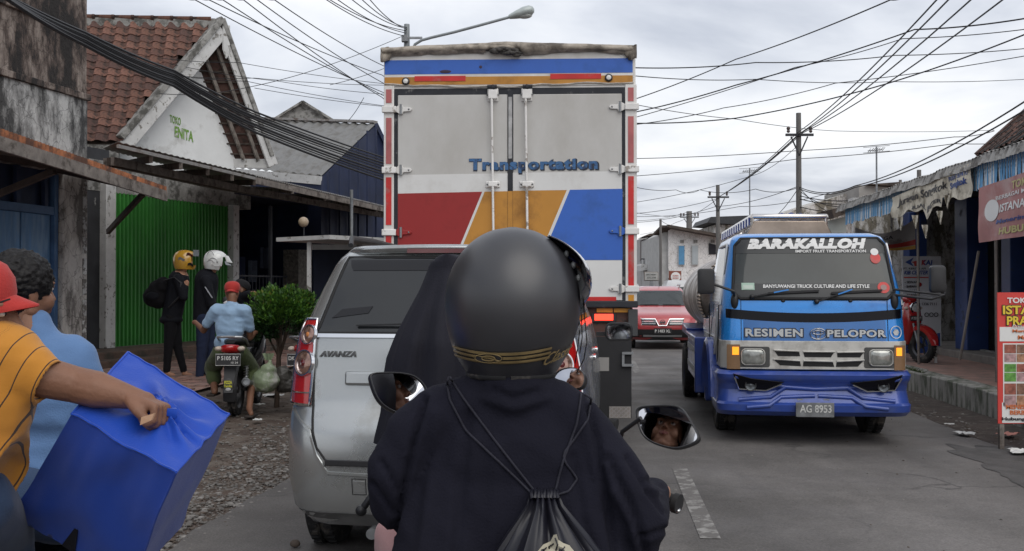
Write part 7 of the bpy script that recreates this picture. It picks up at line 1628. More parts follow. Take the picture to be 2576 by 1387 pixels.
# ---------------------------------------------------------------- main rider
NAVYK = cloth_m('navy black jersey', (.0088, .0088, .0165), .92, 0)
r1 = person('rider in matte black helmet and loose black top seen from behind in front', (.0, 1.98, .80))
hd_c = P(1288, 765, 2.02); HM = rotm(.62, .06)
hd = face(r1, hd_c+V((0, .0, -.02)), HM, SK1, 1.0, .0035)
S2 = 2575/2.0
def k2(x): return x/S2
prims = [('c', P(1290, 930, 2.02), P(1290, 985, 2.0), .062, .085), ('c', P(1172, 1022, 2.0), P(1395, 1030, 2.0), .064, .062),
         ('e', P(1290, 1150, 2.03), V((.205, .125, .16))), ('e', P(1300, 1330, 2.02), V((.215, .125, .26))), ('e', P(1310, 1560, 2.0), V((.215, .15, .22))),
         ('p', D_(((1118, 1046), (1052, 1088, 2.0), (1004, 1185, 2.0), (996, 1262, 2.02)), 2.0), [.068, .066, .062, .056]), ('p', D_(((1000, 1262, 2.02), (1015, 1250, 2.2), (1040, 1240, 2.32)), 2.1), [.056, .045, .035]),
         ('p', D_(((1425, 1056), (1482, 1108, 2.0), (1556, 1215, 1.98), (1598, 1310, 1.98)), 2.0), [.066, .062, .064, .064]), ('p', D_(((1600, 1310, 1.98), (1622, 1270, 2.15), (1645, 1240, 2.27)), 2.1), [.064, .054, .040]),
         ('e', P(1590, 1370, 1.99), V((.055, .06, .07))), ('p', D_(((1150, 1230, 2.02), (1130, 1420, 2.0)), 2.0), [.10, .12]), ('p', D_(((1430, 1230, 2.02), (1460, 1440, 2.0)), 2.0), [.10, .12])]
FOLD = [([(1068, 1005), (1040, 1110), (1018, 1220), (992, 1338)], -.017, 8), ([(1476, 1000), (1496, 1090), (1512, 1190), (1530, 1300), (1545, 1400)], -.013, 9), ([(1528, 1150), (1585, 1270), (1622, 1390)], -.010, 9), ([(1575, 1150), (1630, 1240), (1668, 1290)], -.008, 7),
        ([(1545, 1235), (1590, 1320), (1600, 1390)], .008, 12), ([(960, 1160), (1002, 1232)], -.007, 7), ([(938, 1215), (994, 1292)], -.008, 7), ([(1180, 1040), (1160, 1220), (1148, 1400)], -.006, 14), ([(1100, 1040), (1085, 1200), (1060, 1400)], .006, 16),
        ([(1440, 1150), (1462, 1290), (1490, 1400)], -.007, 12), ([(1240, 980), (1290, 1002), (1350, 985)], -.006, 9), ([(1210, 1000), (1290, 1030), (1380, 1002)], .005, 10), ([(1625, 1205), (1668, 1225)], -.007, 5), ([(1618, 1222), (1662, 1246)], .006, 5), ([(1250, 1120), (1240, 1400)], .004, 18), ([(1610, 1350), (1670, 1330)], -.007, 7)]
def mainfold(co, no):
    co = folds(.007, 6.0, 3, (1, 0, .55))(co, no); co = folds(.0025, 20, 8, (.8, 0, .8))(co, no)
    px = 1287.5+co[:, 0]/co[:, 1]*2575; py = 728-(co[:, 2]-CAM_H)/co[:, 1]*2575; d = np.zeros(len(co)); back = np.clip(-no[:, 1]*2+.4, 0, 1)
    for pl, am, wd in FOLD:
        m_ = np.full(len(co), 1e9)
        for (x0, y0), (x1, y1) in zip(pl[:-1], pl[1:]):
            L2_ = (x1-x0)**2+(y1-y0)**2; t = np.clip(((px-x0)*(x1-x0)+(py-y0)*(y1-y0))/L2_, 0, 1); m_ = np.minimum(m_, np.hypot(px-x0-t*(x1-x0), py-y0-t*(y1-y0)))
        d += am*(np.exp(-(m_/wd)**2)-.35*np.exp(-(m_/(wd*2.6))**2))
    return co+no*(d*back*1.5)[:, None]
top = flesh('black_top', prims, NAVYK, r1, .008, 8, mainfold)
body_p = [('c', P(1290, 880, 2.02), P(1290, 1000, 2.0), .05, .06), ('e', P(1300, 1150, 2.03), V((.16, .09, .16))), ('e', P(1305, 1450, 2.02), V((.15, .10, .30))), ('e', P(1308, 1620, 2.02), V((.17, .13, .12)))]
for sx, kn in ((-1, P(1008, 1362, 2.47)), (1, P(1560, 1480, 2.45))):
    hip = P(1308+sx*100, 1610, 2.04); ft = V((kn.x+sx*.0, kn.y+.05, .40)); body_p += [('c', hip, kn, .088, .056), ('c', kn, ft, .054, .038), ('c', ft, ft+V((0, .14, -.03)), .035, .028)]
bd = flesh('body', body_p, SK1, r1, .014, 6)
PINKC = cloth_m('dusty pink cloth', (.40, .22, .215), .85, .3)
pk = []
for sx, kn in ((-1, P(1004, 1356, 2.47)), (1, P(1560, 1480, 2.45))):
    hip = P(1308+sx*100, 1610, 2.04); ft = V((kn.x, kn.y+.05, .46)); pk += [('c', hip, kn, .115, .068), ('c', kn, ft, .068, .060)]
pk.append(('e', P(1308, 1640, 2.02), V((.20, .15, .13))))
flesh('pink_trousers', pk, PINKC, r1, .011, 8, folds(.012, 12, 5, (0, .2, 1)))
for hx in ((1040, 1240, 2.32), (1648, 1238, 2.28)):
    b = B(); w_ = P(*hx); hand(b, w_-V((0, .03, 0)), (0, 1, -.1), (0, 0, 1), .95, 1.0, 1 if hx[0] > 1300 else -1); obj('hand', blob(b, .0035, 4), SK1, r1, world=True)
# handlebar of the scooter reaches both hands: the visible bar end
b = B(); g0, g1 = P(1600, 1236, 2.36), P(1706, 1268, 2.30); b.tube([g0, g0.lerp(g1, .5), g0.lerp(g1, .9), g1], [.017, .0185, .0185, .017], 14); b.cyl(g1-(g1-g0)*.10, g1+(g1-g0)*.02, .0225, 16); obj('bar_grip', b, RUBBER, RS, world=True, smooth=40)
b = B(); b.ell(P(1704, 1284, 2.3), (.008, .012, .006)); obj('bar_end', b, CHRB, RS, world=True)
b = B(); b.bar(P(1640, 1250, 2.42), P(1712, 1262, 2.44), .008, .014); obj('brake_lever', b, STEEL, RS, world=True)
# shoes
for kn in (P(1008, 1362, 2.47), P(1560, 1480, 2.45)):
    b = B(); b.cone((kn.x, kn.y+.05, .37), (kn.x, kn.y+.19, .345), .042, .036); obj('shoe', blob(b, .01, 4), mat('black shoe', (.02, .02, .022), .6), r1, world=True)
# helmet
HC = P(1289, 760, 2.02)
hy = list(np.linspace(572, 940, 47)); hr = [max(2., 172.5*max(0, 1-((760-y)/188.2)**2)**.49) if y < 760 else 172.5-61*((y-760)/180)**2.2 for y in hy]; _o = [572, 576, 586, 604, 630, 668, 715, 760, 800, 838, 868, 895, 918, 932, 940]
def Hpt(phi, y, off=0, x_off=0):
    """phi: 0 faces the camera, positive to the right"""
    r = float(np.interp(y, hy, hr))/S2*.995+off; cx = 1289-4*max(0, (y-800)/140)
    c = P(cx, y, 2.02); return V((c.x+r*math.sin(phi), c.y-r*1.09*math.cos(phi), c.z))
HELM = mat('matte black helmet', (.024, .024, .028), .37, var=.08, scale=3, spec=.9, bump=.03, bscale=400)
GOLD = mat('dull gold stripe', (.24, .175, .08), .45, .2, var=.25, scale=30)
b = B(); NP_ = 72; ys_ = [760-188*math.cos(q) for q in np.linspace(0, PI/2, 30)]+list(np.linspace(760, 940, 27)[1:]); gid = {}
YAW = .62; 
def is_open(phi, y):
    a = abs((phi-(PI+ -YAW)+PI) % (2*PI)-PI)      # angle from the direction the head looks in
    return a < 1.02 and y > 688
rings_o = [[Hpt(2*PI*j/NP_, y) for j in range(NP_)] for y in ys_]; rings_i = [[Hpt(2*PI*j/NP_, y, -.014) for j in range(NP_)] for y in ys_]
vs = [p for r_ in rings_o for p in r_]+[p for r_ in rings_i for p in r_]; K_ = len(ys_)*NP_; fs = []
op = lambda i, j: is_open(2*PI*((j % NP_)+.5)/NP_, (ys_[i]+ys_[min(i+1, len(ys_)-1)])/2) if 0 <= i < len(ys_)-1 else True
for i in range(len(ys_)-1):
    for j in range(NP_):
        j2 = (j+1) % NP_
        if op(i, j): continue
        a, c, d, e = i*NP_+j, i*NP_+j2, (i+1)*NP_+j2, (i+1)*NP_+j
        fs.append((a, c, d, e)); fs.append((K_+e, K_+d, K_+c, K_+a))
        if op(i, j+1): fs.append((c, K_+c, K_+d, d))
        if op(i, j-1): fs.append((a, e, K_+e, K_+a))
        if op(i+1, j): fs.append((e, d, K_+d, K_+e))
        if i > 0 and op(i-1, j): fs.append((a, K_+a, K_+c, c))
b.add(vs, fs); b.add([Hpt(2*PI*j/NP_, 572.01) for j in range(NP_)], [tuple(range(NP_))])
hel = obj('helmet', b, HELM, r1, world=True, smooth=50)
hel_i = lambda o: setattr(o, 'matrix_parent_inverse', inv_world(hel))
b = B(); b.tube([Hpt(2*PI*j/60, 939, -.006) for j in range(60) if not is_open(2*PI*j/60, 939)], .009, 8); obj('rim_trim', b, RUBBER, hel, world=True, smooth=60)
def hstripe(name, x0, x1, yf, h, off, m, n=40):
    ph = lambda x, y: math.asin(max(-1, min(1, (x-1287)/float(np.interp(y, hy, hr)))))
    b = B(); b.slab(lambda u, v: Hpt(ph(x0+(x1-x0)*u, yf(x0+(x1-x0)*u)), yf(x0+(x1-x0)*u)+h*v, off), n, 2, (0, .001, 0)); return obj(name, b, m, hel, world=True, smooth=60)
bandy = lambda x: 889-22*((x-1262)/125)**2*.62-.0*x
for k in range(3): hstripe('gold_stripe', 1142+k*2, 1382-k*2, (lambda x, k=k: bandy(x)-11+k*10.4), 7.0, .0035, GOLD)
b = B(); 
def Hxy(x, y, off): return Hpt(math.asin(max(-1, min(1, (x-1287)/float(np.interp(y, hy, hr))))), y, off)
n = 30; b.pris([Hxy(1234+33*math.cos(2*PI*i/n), 892+12*math.sin(2*PI*i/n), 0.0045) for i in range(n)], (0, -.0008, 0)); lg = obj('oval_badge', b, HELM, hel, world=True)
b = B(); b.tube([Hxy(1234+31*math.cos(2*PI*i/n), 892+11*math.sin(2*PI*i/n), .006) for i in range(n)], .0009, 5, closed=True); b.tube([Hxy(1234+15*math.cos(2*PI*i/n), 892+6*math.sin(2*PI*i/n), .006) for i in range(n)], .0012, 5, closed=True)
b.tube([Hxy(1206, 886, .006), Hxy(1225, 889, .006), Hxy(1260, 898, .006)], .001, 5); obj('badge_ring', b, GOLD, hel, world=True)
def hm_txt(a, c_, o):
    y = 884-c_; x = 1415+a*math.cos(.28); return Hpt((x-1287)/160*1.06 if False else math.asin(min(.995, (1385-1287)/150))+(a+32)/160*1.15, y-(a)*.28, .004+o*.6)
text('Classic', 96, 30, GOLD, hel, hm_txt, world=True, bold=.0, shear=.45, ext=.0008)
# flipped visor, seen edge on to the right of the helmet
VIS = mat('smoked visor', (.010, .011, .022), .12, var=.05, coat=1)
FWD = PI-YAW
def vis(u, v):
    a = FWD-1.32+2.2*u; y = 596+196*v*(1-.25*abs(2*u-1)**2); r = float(np.interp(y, hy, hr))/S2; k = .008+.022*math.sin(PI*min(1, v*1.05))**.7; c = P(1289, y, 2.02)
    return V((c.x+(r+k)*math.sin(a), c.y-(r*1.09+k*1.4)*math.cos(a), c.z))
b = B(); b.slab(vis, 40, 16, (0, 0, .0022)); obj('visor', b, VIS, hel, world=True, smooth=60)
for yy in (640, 668, 700):
    b = B(); b.ell(Hpt(1.48, yy, .003), (.005, .008, .007)); obj('visor_snap', b, mat('pale snap button', (.35, .36, .36), .4), hel, world=True)
b = B()
for a_ in (((1466, 745), (1470, 800), (1476, 860), (1468, 905), (1450, 938)), ((1462, 790), (1464, 850), (1458, 890)), ((1458, 830), (1452, 880), (1446, 915))): b.tube([P(x, y, 2.03) for x, y in a_], .0011, 5)
obj('chin_strap', b, HAIR, hel, world=True, smooth=60)
# collar and nape
b = B(); b.tube([P(1290+98*math.sin(a), 962-4*math.cos(a), 2.02-.075*math.cos(a)) for a in np.linspace(-1.9, 1.9, 24)], .010, 8); obj('collar', b, NAVYK, r1, world=True, smooth=60)
b = B(); b.tube([P(1292+92*math.sin(a), 937, 2.02-.07*math.cos(a)) for a in np.linspace(-1.3, 1.3, 24)], .006, 6); obj('helmet_lining', b, mat('checked lining', (.12, .16, .2), .8, var=.9, scale=60), hel, world=True)
# ---- cords and bag lie on the back
bpy.context.view_layer.update()
def bvh_of(o):
    M = mw(o); me = o.data; return BVHTree.FromPolygons([M@v.co for v in me.vertices], [tuple(p.vertices) for p in me.polygons])
bv_top = bvh_of(top); CAMP = V((0, 0, CAM_H))
def onb(x, y, off=.004, bv=None, dflt=1.85):
    d = (P(x, y, 1)-CAMP).normalized(); hit = (bv or bv_top).ray_cast(CAMP, d)
    return (hit[0]-d*off) if hit[0] else P(x, y, dflt)
bag = thing('drawstring_bag', 'black drawstring bag with a cream print hanging on the rider back', 'bag', tuple(onb(1370, 1300)))
CORD = mat('dark cord', (.016, .016, .026), .8, var=.3, scale=200)
def cord(pts, r=.0024):
    q = []
    for (x0, y0), (x1, y1) in zip(pts[:-1], pts[1:]):
        for i in range(8): u = i/8; q.append(onb(x0+(x1-x0)*u, y0+(y1-y0)*u, r*1.1))
    q.append(onb(*pts[-1], r)); q2 = [q[0]]+[(q[i-1]+q[i]*2+q[i+1])/4 for i in range(1, len(q)-1)]+[q[-1]]
    b = B(); b.tube(q2, r, 7); return obj('cord', b, CORD, bag, world=True, smooth=60)
cord([(1130, 948), (1124, 962), (1131, 1006), (1171, 1083), (1245, 1153), (1300, 1205), (1340, 1245)])
cord([(1130, 948), (1138, 960), (1168, 1006), (1245, 1109), (1300, 1180), (1350, 1243)])
cord([(1461, 990), (1458, 1020), (1450, 1069), (1417, 1157), (1404, 1205), (1395, 1243)])
cord([(1470, 992), (1487, 1003), (1479, 1054), (1448, 1100), (1421, 1135), (1417, 1150), (1424, 1168), (1452, 1205), (1430, 1236), (1398, 1246)])
SATIN = mat('black satin', (.009, .009, .015), .40, var=.1, scale=3, spec=.5)
rings = []; nn = 72; c0 = onb(1370, 1300, 0)
for y, w, t_ in ((1234, 30, .012), (1240, 34, .016), (1246, 30, .014), (1254, 36, .02), (1275, 44, .028), (1305, 66, .036), (1345, 96, .045), (1400, 136, .052), (1480, 150, .06), (1560, 145, .06), (1600, 135, .03)):
    base = onb(1368+(y-1240)*.05, min(y, 1386), 0); ce = P(1368+(y-1240)*.055, y, base.y-t_*.75) ; sc_ = base.y/2575
    pl_ = max(0, 1-(y-1240)/330)
    rings.append([ce+V((w*sc_*math.cos(a)*(1+.05*pl_*math.cos(15*a)+.02*math.cos(7*a)), t_*math.sin(a)*(1+.20*pl_*math.cos(15*a+.4)+.26*math.cos(7*a+y*.006)+.14*math.cos(4*a+1)), .004*math.cos(15*a)*pl_)) for a in np.linspace(0, 2*PI, nn+1)[:-1]])
b = B(); b.loft(rings); bg = obj('bag_body', b, SATIN, bag, world=True, smooth=70)
b = B()
rf_ = random.Random(1)
for k in range(9):
    x = 1338+k*8; b.tube([P(x, 1234, rings[0][54].y+.004), P(x+rf_.uniform(-2, 2), 1244, rings[1][54].y-.004), P(x+rf_.uniform(-2, 2), 1254, rings[3][54].y+.0)], .004, 6)
obj('gathered_hem', b, SATIN, bag, world=True, smooth=60)
bvb = bvh_of(bg); CRP = mat('cream print', (.42, .39, .30), .7, var=.15, scale=40)
b = B(); o_ = [(1352, 1387), (1366, 1370), (1384, 1362), (1392, 1346), (1400, 1344), (1404, 1358), (1416, 1366), (1432, 1372), (1444, 1387), (1450, 1410), (1345, 1410)]
cen = onb(1398, 1384, .003, bvb); ring_ = [onb(x, y, .003, bvb, cen.y) for x, y in o_]; mid = [r_.lerp(cen, .5) for r_ in ring_]; mid = [onb(1398+(x-1398)*.5, 1384+(y-1384)*.5, .003, bvb, cen.y) for x, y in o_]
m_ = len(o_); b.add(ring_+mid+[cen], [(i, (i+1) % m_, m_+(i+1) % m_, m_+i) for i in range(m_)]+[(m_+i, m_+(i+1) % m_, 2*m_) for i in range(m_)]); obj('cream_print', b, CRP, bag, world=True)
b = B()
for a_ in (((1384, 1387), (1380, 1376), (1392, 1368)), ((1398, 1385), (1402, 1370), (1396, 1354)), ((1412, 1386), (1420, 1376)), ((1368, 1384), (1374, 1378))): b.tube([onb(x, y, .0042, bvb, cen.y) for x, y in a_], .0016, 5)
obj('print_drawing', b, SATIN, bag, world=True)
# ---- handlebar mirrors: convex glass turned so that it shows the face
def bike_mirror(parent, outline, c, target, rim_m=BLACKP, Rc=1.1, stem=None, nm='mirror'):
    c = V(c); n = ((CAMP-c).normalized()+(V(target)-c).normalized()).normalized()
    pr = []
    for x, y in outline:
        d = (P(x, y, 1)-CAMP).normalized(); t = (c-CAMP).dot(n)/d.dot(n); pr.append(CAMP+d*t)
    cen = sum(pr, V())/len(pr)
    # smooth the outline
    for _ in range(2):
        q = []
        for i, p in enumerate(pr): nx = pr[(i+1) % len(pr)]; q += [p.lerp(nx, .25), p.lerp(nx, .75)]
        pr = q
    b = B(); cap = lambda p: p-n*((p-cen).length_squared/(2*Rc))
    rings = [[cap(cen.lerp(p, k)) for p in pr] for k in (.94, .8, .6, .4, .2, .02)]; m2 = bpy.data.objects.new(nm, None)
    b.loft([[p+n*.001 for p in r_] for r_ in rings], cap=False); b.add([rings[-1][i]+n*.001 for i in range(len(pr))], [tuple(range(len(pr)))])
    gl = mesh_of(b, 'mirror_glass', 180, recalc=False); gl.polygons.foreach_set('use_smooth', [True]*len(gl.polygons))
    b = B(); b.loft([[cen.lerp(p, k)+n*o for p in pr] for k, o in ((.93, -.004), (.935, .002), (.96, .004), (1.0, .003), (1.02, -.004), (.98, -.018), (.8, -.032), (.3, -.040), (.02, -.041))], cap=False); sh_ = obj(nm, b, rim_m, parent, world=True, smooth=50)
    obj('mirror_glass', gl, MIRR, sh_, world=True)
    if stem: b = B(); b.tube(stem, .0055, 8); obj('mirror_stem', b, rim_m, sh_, world=True, smooth=60)
    return sh_
fc = hd_c+HM@V((0, .06, -.02))
bike_mirror(RS, [(1598, 1036), (1603, 1027), (1615, 1022), (1660, 1019), (1700, 1020), (1720, 1030), (1742, 1064), (1760, 1098), (1758, 1109), (1742, 1119), (1708, 1130), (1680, 1128), (1640, 1115), (1616, 1098), (1604, 1070)], P(1678, 1072, 2.36), fc, stem=[P(1612, 1052, 2.38), P(1565, 1086, 2.42), P(1556, 1120, 2.44), P(1560, 1250, 2.42)])
bike_mirror(RS, [(928, 950), (932, 941), (945, 937), (1000, 936), (1040, 943), (1062, 960), (1078, 985), (1060, 1025), (1030, 1045), (1000, 1042), (965, 1024), (944, 998)], P(1002, 985, 2.36), fc, stem=[P(1040, 1020, 2.38), P(1070, 1060, 2.42), P(1070, 1240, 2.4)])
# ---------------------------------------------------------------- veiled rider ahead
r2 = person('rider in a long black veil, half hidden behind the matte black helmet', (-.18, 3.05, .8))
VEIL = cloth_m('black veil cloth', (.016, .016, .023), .8, .3)
vy = [642, 648, 662, 690, 730, 780, 840, 900, 960, 1030, 1100, 1114]; vl = [1112, 1098, 1082, 1072, 1056, 1030, 1000, 978, 968, 964, 948, 946]; vr = [1150, 1166, 1182, 1196, 1206, 1222, 1262, 1300, 1315, 1325, 1335, 1336]
rings = []
for y, a_, c_ in [(y, float(np.interp(y, vy, vl)), float(np.interp(y, vy, vr))) for y in np.interp(np.linspace(0, 11, 45), range(12), vy)]:
    m_ = (a_+c_)/2; w = (c_-a_)/2; pl_ = min(1, max(0, (y-680)/180)); ce = P(m_, y, 2.95); k = 2.95/2575; nn = 60
    rings.append([ce+V((w*k*math.cos(t)*(1+.035*pl_*math.sin(11*t+y*.004)), (.10+.07*pl_)*math.sin(t)*(1+.10*pl_*math.sin(13*t+y*.006)+.04*pl_*math.sin(7*t)), 0)) for t in np.linspace(0, 2*PI, nn+1)[:-1]])
b = B(); b.loft(rings); obj('veil', b, VEIL, r2, world=True, smooth=80)
h2 = P(1142, 752, 3.05); M2 = rotm(.35); face(r2, h2+V((0, .03, 0)), M2, SK1, .9, .006)
bp2 = [('c', P(1150, 1000, 3.0), P(1150, 1200, 3.0), .14, .16), ('c', P(1150, 1200, 3.0), P(1150, 1300, 3.0), .16, .17)]
for sx in (-1, 1):
    kn = V((-.08+sx*.15, 3.5, .72)); hp_ = V((-.1+sx*.10, 3.05, .82)); ft = V((-.08+sx*.15, 3.42, .36)); bp2 += [('c', hp_, kn, .09, .06), ('c', kn, ft, .058, .04), ('c', ft, ft+V((0, .14, -.02)), .04, .03)]
    sh_ = V((-.12+sx*.13, 3.0, 1.22)); el = V((-.08+sx*.22, 3.2, 1.05)); ha = V((-.06+sx*.28, 3.36, 1.05)); bp2 += [('c', sh_, el, .06, .045), ('c', el, ha, .042, .032)]
flesh('body', bp2, cloth_m('dark long dress', (.016, .016, .022)), r2, .016, 6)
bike_mirror(HS_, [(1388, 952), (1405, 930), (1440, 923), (1464, 932), (1472, 948), (1470, 968), (1458, 980), (1432, 978), (1400, 968)], P(1434, 952, 3.3), h2+V((0, .1, -.02)), stem=[P(1430, 975, 3.32), P(1420, 1010, 3.34), P(1400, 1100, 3.3)])
b = B(); b.bar(P(905, 1290, 3.2), P(940, 1240, 3.2), .022, .022); b.ell(P(908, 1285, 3.2), .018); obj('foot_peg', b, BLACKP, HS_, world=True, bevel=.01)

# ---------------------------------------------------------------- men on the motorcycle at the left edge
q = V((-.98, 2.55, 0))
nm = thing('near_motorcycle', 'dark motorcycle carrying two men at the bottom left corner', 'motorcycle', (-1.42, 2.32, 0), .08); motorbike(nm, BLK, 'P 2247 QW', False)
bm_ = person('black haired man in plain light blue shirt riding at the left edge', (-1.25, 3.0, .8))
BLS = cloth_m('light blue cotton', (.10, .185, .35), .8, .3)
Z3 = 3.0
hb3 = P(52, 722, Z3); M3 = rotm(.55)
face(bm_, hb3+V((0, .0, -.01)), M3, SK2, .98, .006)
b = B(); b.ell(hb3+V((-.0, -.012, .022)), V((.084, .098, .088)), M3, 26, 18); b.ell(hb3+M3@V((0, -.04, -.03)), (.066, .06, .07), M3)
def hairfn(co, no): 
    n_ = np.array([mnoise.noise(V(c_)*70)+.7*mnoise.noise(V(c_)*150) for c_ in co]); return co+no*(n_*.0065)[:, None]
obj('hair', blob(b, .005, 3, hairfn), HAIR, bm_, world=True)
prims = [('c', P(95, 812, Z3), P(98, 850, Z3), .05, .065), ('c', P(15, 882, Z3), P(180, 892, Z3), .062, .066), ('e', P(95, 1000, Z3), V((.195, .125, .20))), ('e', P(95, 1180, Z3), V((.175, .13, .22))),
         ('p', D_(((195, 905), (226, 985, 3.0), (230, 1060, 3.15), (255, 1080, 3.3)), Z3), [.068, .058, .048, .042]), ('p', D_(((-20, 905), (-70, 1000, 3.0), (-80, 1060, 3.15)), Z3), [.078, .064, .055])]
flesh('blue_shirt', prims, BLS, bm_, .010, 6, folds(.017, 7, 11, (.3, 0, 1)))
bp3 = [('c', hb3+V((0, 0, -.08)), P(90, 850, Z3), .052, .06), ('e', P(95, 1050, Z3), V((.15, .10, .26))), ('c', P(245, 1050, 3.12), P(262, 1085, 3.4), .04, .032), ('c', P(-80, 1050, 3.12), P(-75, 1085, 3.4), .04, .032)]
for sx in (-1, 1): hp_ = V((-1.4+sx*.10, 2.95, .82)); kn = V((-1.42+sx*.17, 3.3, .70)); ft = V((-1.42+sx*.17, 3.15, .30)); bp3 += [('c', hp_, kn, .09, .065), ('c', kn, ft, .055, .04), ('c', ft, ft+V((0, .15, -.03)), .035, .028)]
flesh('body', bp3, SK2, bm_, .014, 6)
DEN = cloth_m('blue denim', (.035, .06, .115), .85, .2)
pr = []
for sx in (-1, 1): hp_ = V((-1.4+sx*.10, 2.95, .82)); kn = V((-1.42+sx*.17, 3.3, .70)); ft = V((-1.42+sx*.17, 3.17, .42)); pr += [('c', hp_, kn, .105, .08), ('c', kn, ft, .078, .06)]
flesh('trousers', pr+[('e', V((-1.4, 2.93, .85)), V((.18, .14, .12)))], DEN, bm_, .014, 6, folds(.006, 12, 2))
# orange shirt pillion, arm held out
om = person('man in orange striped shirt holding out a blue bag', (-1.05, 2.1, .8))
ORN = None
def orange_mat():
    m = bpy.data.materials.new('orange striped cotton'); m.use_nodes = True; N = m.node_tree.nodes; L = m.node_tree.links; b = N['Principled BSDF']; b.inputs['Roughness'].default_value = .85; b.inputs['Sheen Weight'].default_value = .2
    tc = N.new('ShaderNodeTexCoord'); at = N.new('ShaderNodeAttribute'); at.attribute_name = 'stripe'
    mr = N.new('ShaderNodeMath'); mr.operation = 'PINGPONG'; mr.inputs[1].default_value = .5; L.new(at.outputs['Fac'], mr.inputs[0])
    lt = N.new('ShaderNodeMath'); lt.operation = 'LESS_THAN'; lt.inputs[1].default_value = .034; L.new(mr.outputs[0], lt.inputs[0])
    n = N.new('ShaderNodeTexNoise'); n.inputs['Scale'].default_value = 6; L.new(tc.outputs['Object'], n.inputs['Vector'])
    cr = N.new('ShaderNodeValToRGB'); cr.color_ramp.elements[0].color = (.40, .155, .014, 1); cr.color_ramp.elements[1].color = (.54, .23, .022, 1); L.new(n.outputs['Fac'], cr.inputs[0])
    mx = N.new('ShaderNodeMixRGB'); L.new(lt.outputs[0], mx.inputs[0]); L.new(cr.outputs[0], mx.inputs[1]); mx.inputs[2].default_value = (.045, .022, .012, 1); L.new(mx.outputs[0], b.inputs['Base Color'])
    bump_chain(N, L, b, tc.outputs['Object'], 220, .2, .004); return m
ORN = orange_mat(); Z4 = 2.08
shA = P(22, 915, Z4); slE = P(118, 958, Z4)
prims = [('c', P(-60, 870, Z4), P(12, 905, Z4), .075, .078), ('e', P(-75, 1010, Z4), V((.135, .115, .15))), ('e', P(-55, 1130, Z4), V((.105, .11, .13))), ('e', P(-40, 1200, Z4), V((.095, .12, .09))), ('p', [P(8, 905, Z4), P(60, 935, Z4), P(112, 960, Z4)], [.078, .066, .050])]
def ofn(co, no):
    co = folds(.013, 7, 4, (.4, 0, 1))(co, no); ax = np.array(slE-shA); ax = ax/np.linalg.norm(ax); t = (co-np.array(slE))@ax
    # the sleeve is open: draw its end in
    k = np.clip((t+.012)/.03, 0, 1)[:, None]; co = np.where(t[:, None] > 0.004, co-ax[None, :]*(t[:, None]-.004)*1.6, co); return co
osb = flesh('orange_shirt', prims, ORN, om, .008, 8, ofn)
at = osb.data.attributes.new('stripe', 'FLOAT', 'POINT'); co = np.array([v.co[:] for v in osb.data.vertices]); wl_ = mw(osb); loc0 = np.array(wl_.translation)
aw_ = co+0; ax = np.array(slE-shA); ax /= np.linalg.norm(ax); tt = (aw_-np.array(shA))@ax; zz = aw_[:, 2]
sv_ = np.where(tt > -.02, (tt+.02)/.034, (np.array(shA)[2]+.02-zz)/.036+.0); at.data.foreach_set('value', sv_.astype(np.float32))
arm = B(); e0_ = P(50, 935, Z4); e1_ = P(190, 968, 2.12); e2_ = P(345, 1004, 2.10)
arm.cone(e0_, e1_, .046, .038); arm.cone(e1_, e1_.lerp(e2_, .35), .038, .0385); arm.cone(e1_.lerp(e2_, .35), e2_, .0385, .0215)
hw = e2_; hand(arm, hw-(e2_-e1_).normalized()*.012, (e2_-e1_)+V((0, 0, -.02)), V((.22, .1, 1)), .86, 1.05, -1)
armo = obj('body', blob(arm.ell(P(-85, 1000, Z4), (.08, .06, .14)).cone(P(-75, 900, Z4), P(-82, 840, Z4), .052, .05).cone(e0_, P(-20, 920, Z4), .046, .05).ell(P(-75, 1150, Z4), (.055, .06, .12)), .0038, 4), SK2, om, world=True)
h4 = P(-88, 792, Z4); M4 = rotm(1.35, -.02); face(om, h4, M4, SK2, 1.0, .005)
b = B(); b.ell(h4+M4@V((0, -.02, .035)), (.08, .096, .078), M4, 24, 16); obj('hair', blob(b, .006, 3, hairfn), HAIR, om, world=True)
CAPR = cloth_m('cap red', (.40, .035, .03), .8, .2); CAPB = cloth_m('cap blue', (.05, .19, .42), .8, .2)
def capdome(c, Mx, s, m, parent, y0=0, name='cap'):
    b = B(); c = V(c); q = lambda x, y, z: c+Mx@(V((x, y, z))*s)
    prof = [(.092, .028), (.094, .05), (.09, .078), (.075, .104), (.05, .119), (.02, .125), (.0, .126)]; n = 28
    b.loft([[q(r*math.cos(a)*.92, r*1.1*math.sin(a)-.008, z) for a in np.linspace(0, 2*PI, n+1)[:-1]] for r, z in prof], cap=True); return obj(name, b, m, parent, world=True, smooth=60)
def brim(c, Mx, s, m, parent, L_=.075, droop=.012):
    c = V(c); q = lambda x, y, z: c+Mx@(V((x, y, z))*s); b = B()
    b.slab(lambda u, v: q((u-.5)*.155*(1-.18*v), .078-.12*(u-.5)**2*4*.5+(L_)*v*(1-.55*(2*u-1)**2)+.012*(1-v), .040-.022*(2*u-1)**2-droop*v), 14, 6, Mx@V((0, 0, .004))); return obj('brim', b, m, parent, world=True, smooth=60)
cp = capdome(h4, M4, 1.0, CAPR, om); brim(h4, M4, 1.0, CAPR, cp, .062, .02)
b = B(); c = h4
for sgn in (1, -1):
    b.slab(lambda u, v: c+M4@(V((sgn*.0905*math.cos(-.25+1.3*u)*(1-.0*v)*1.0, .0 +.108*math.sin(-.25+1.0*u)*1.0-.008, .036+.036*v*(1-.3*u)))*1.06*V((1, 1, 1))[0]), 10, 4, (0, 0, .003))
obj('blue_panel', b, CAPB, cp, world=True, smooth=60)
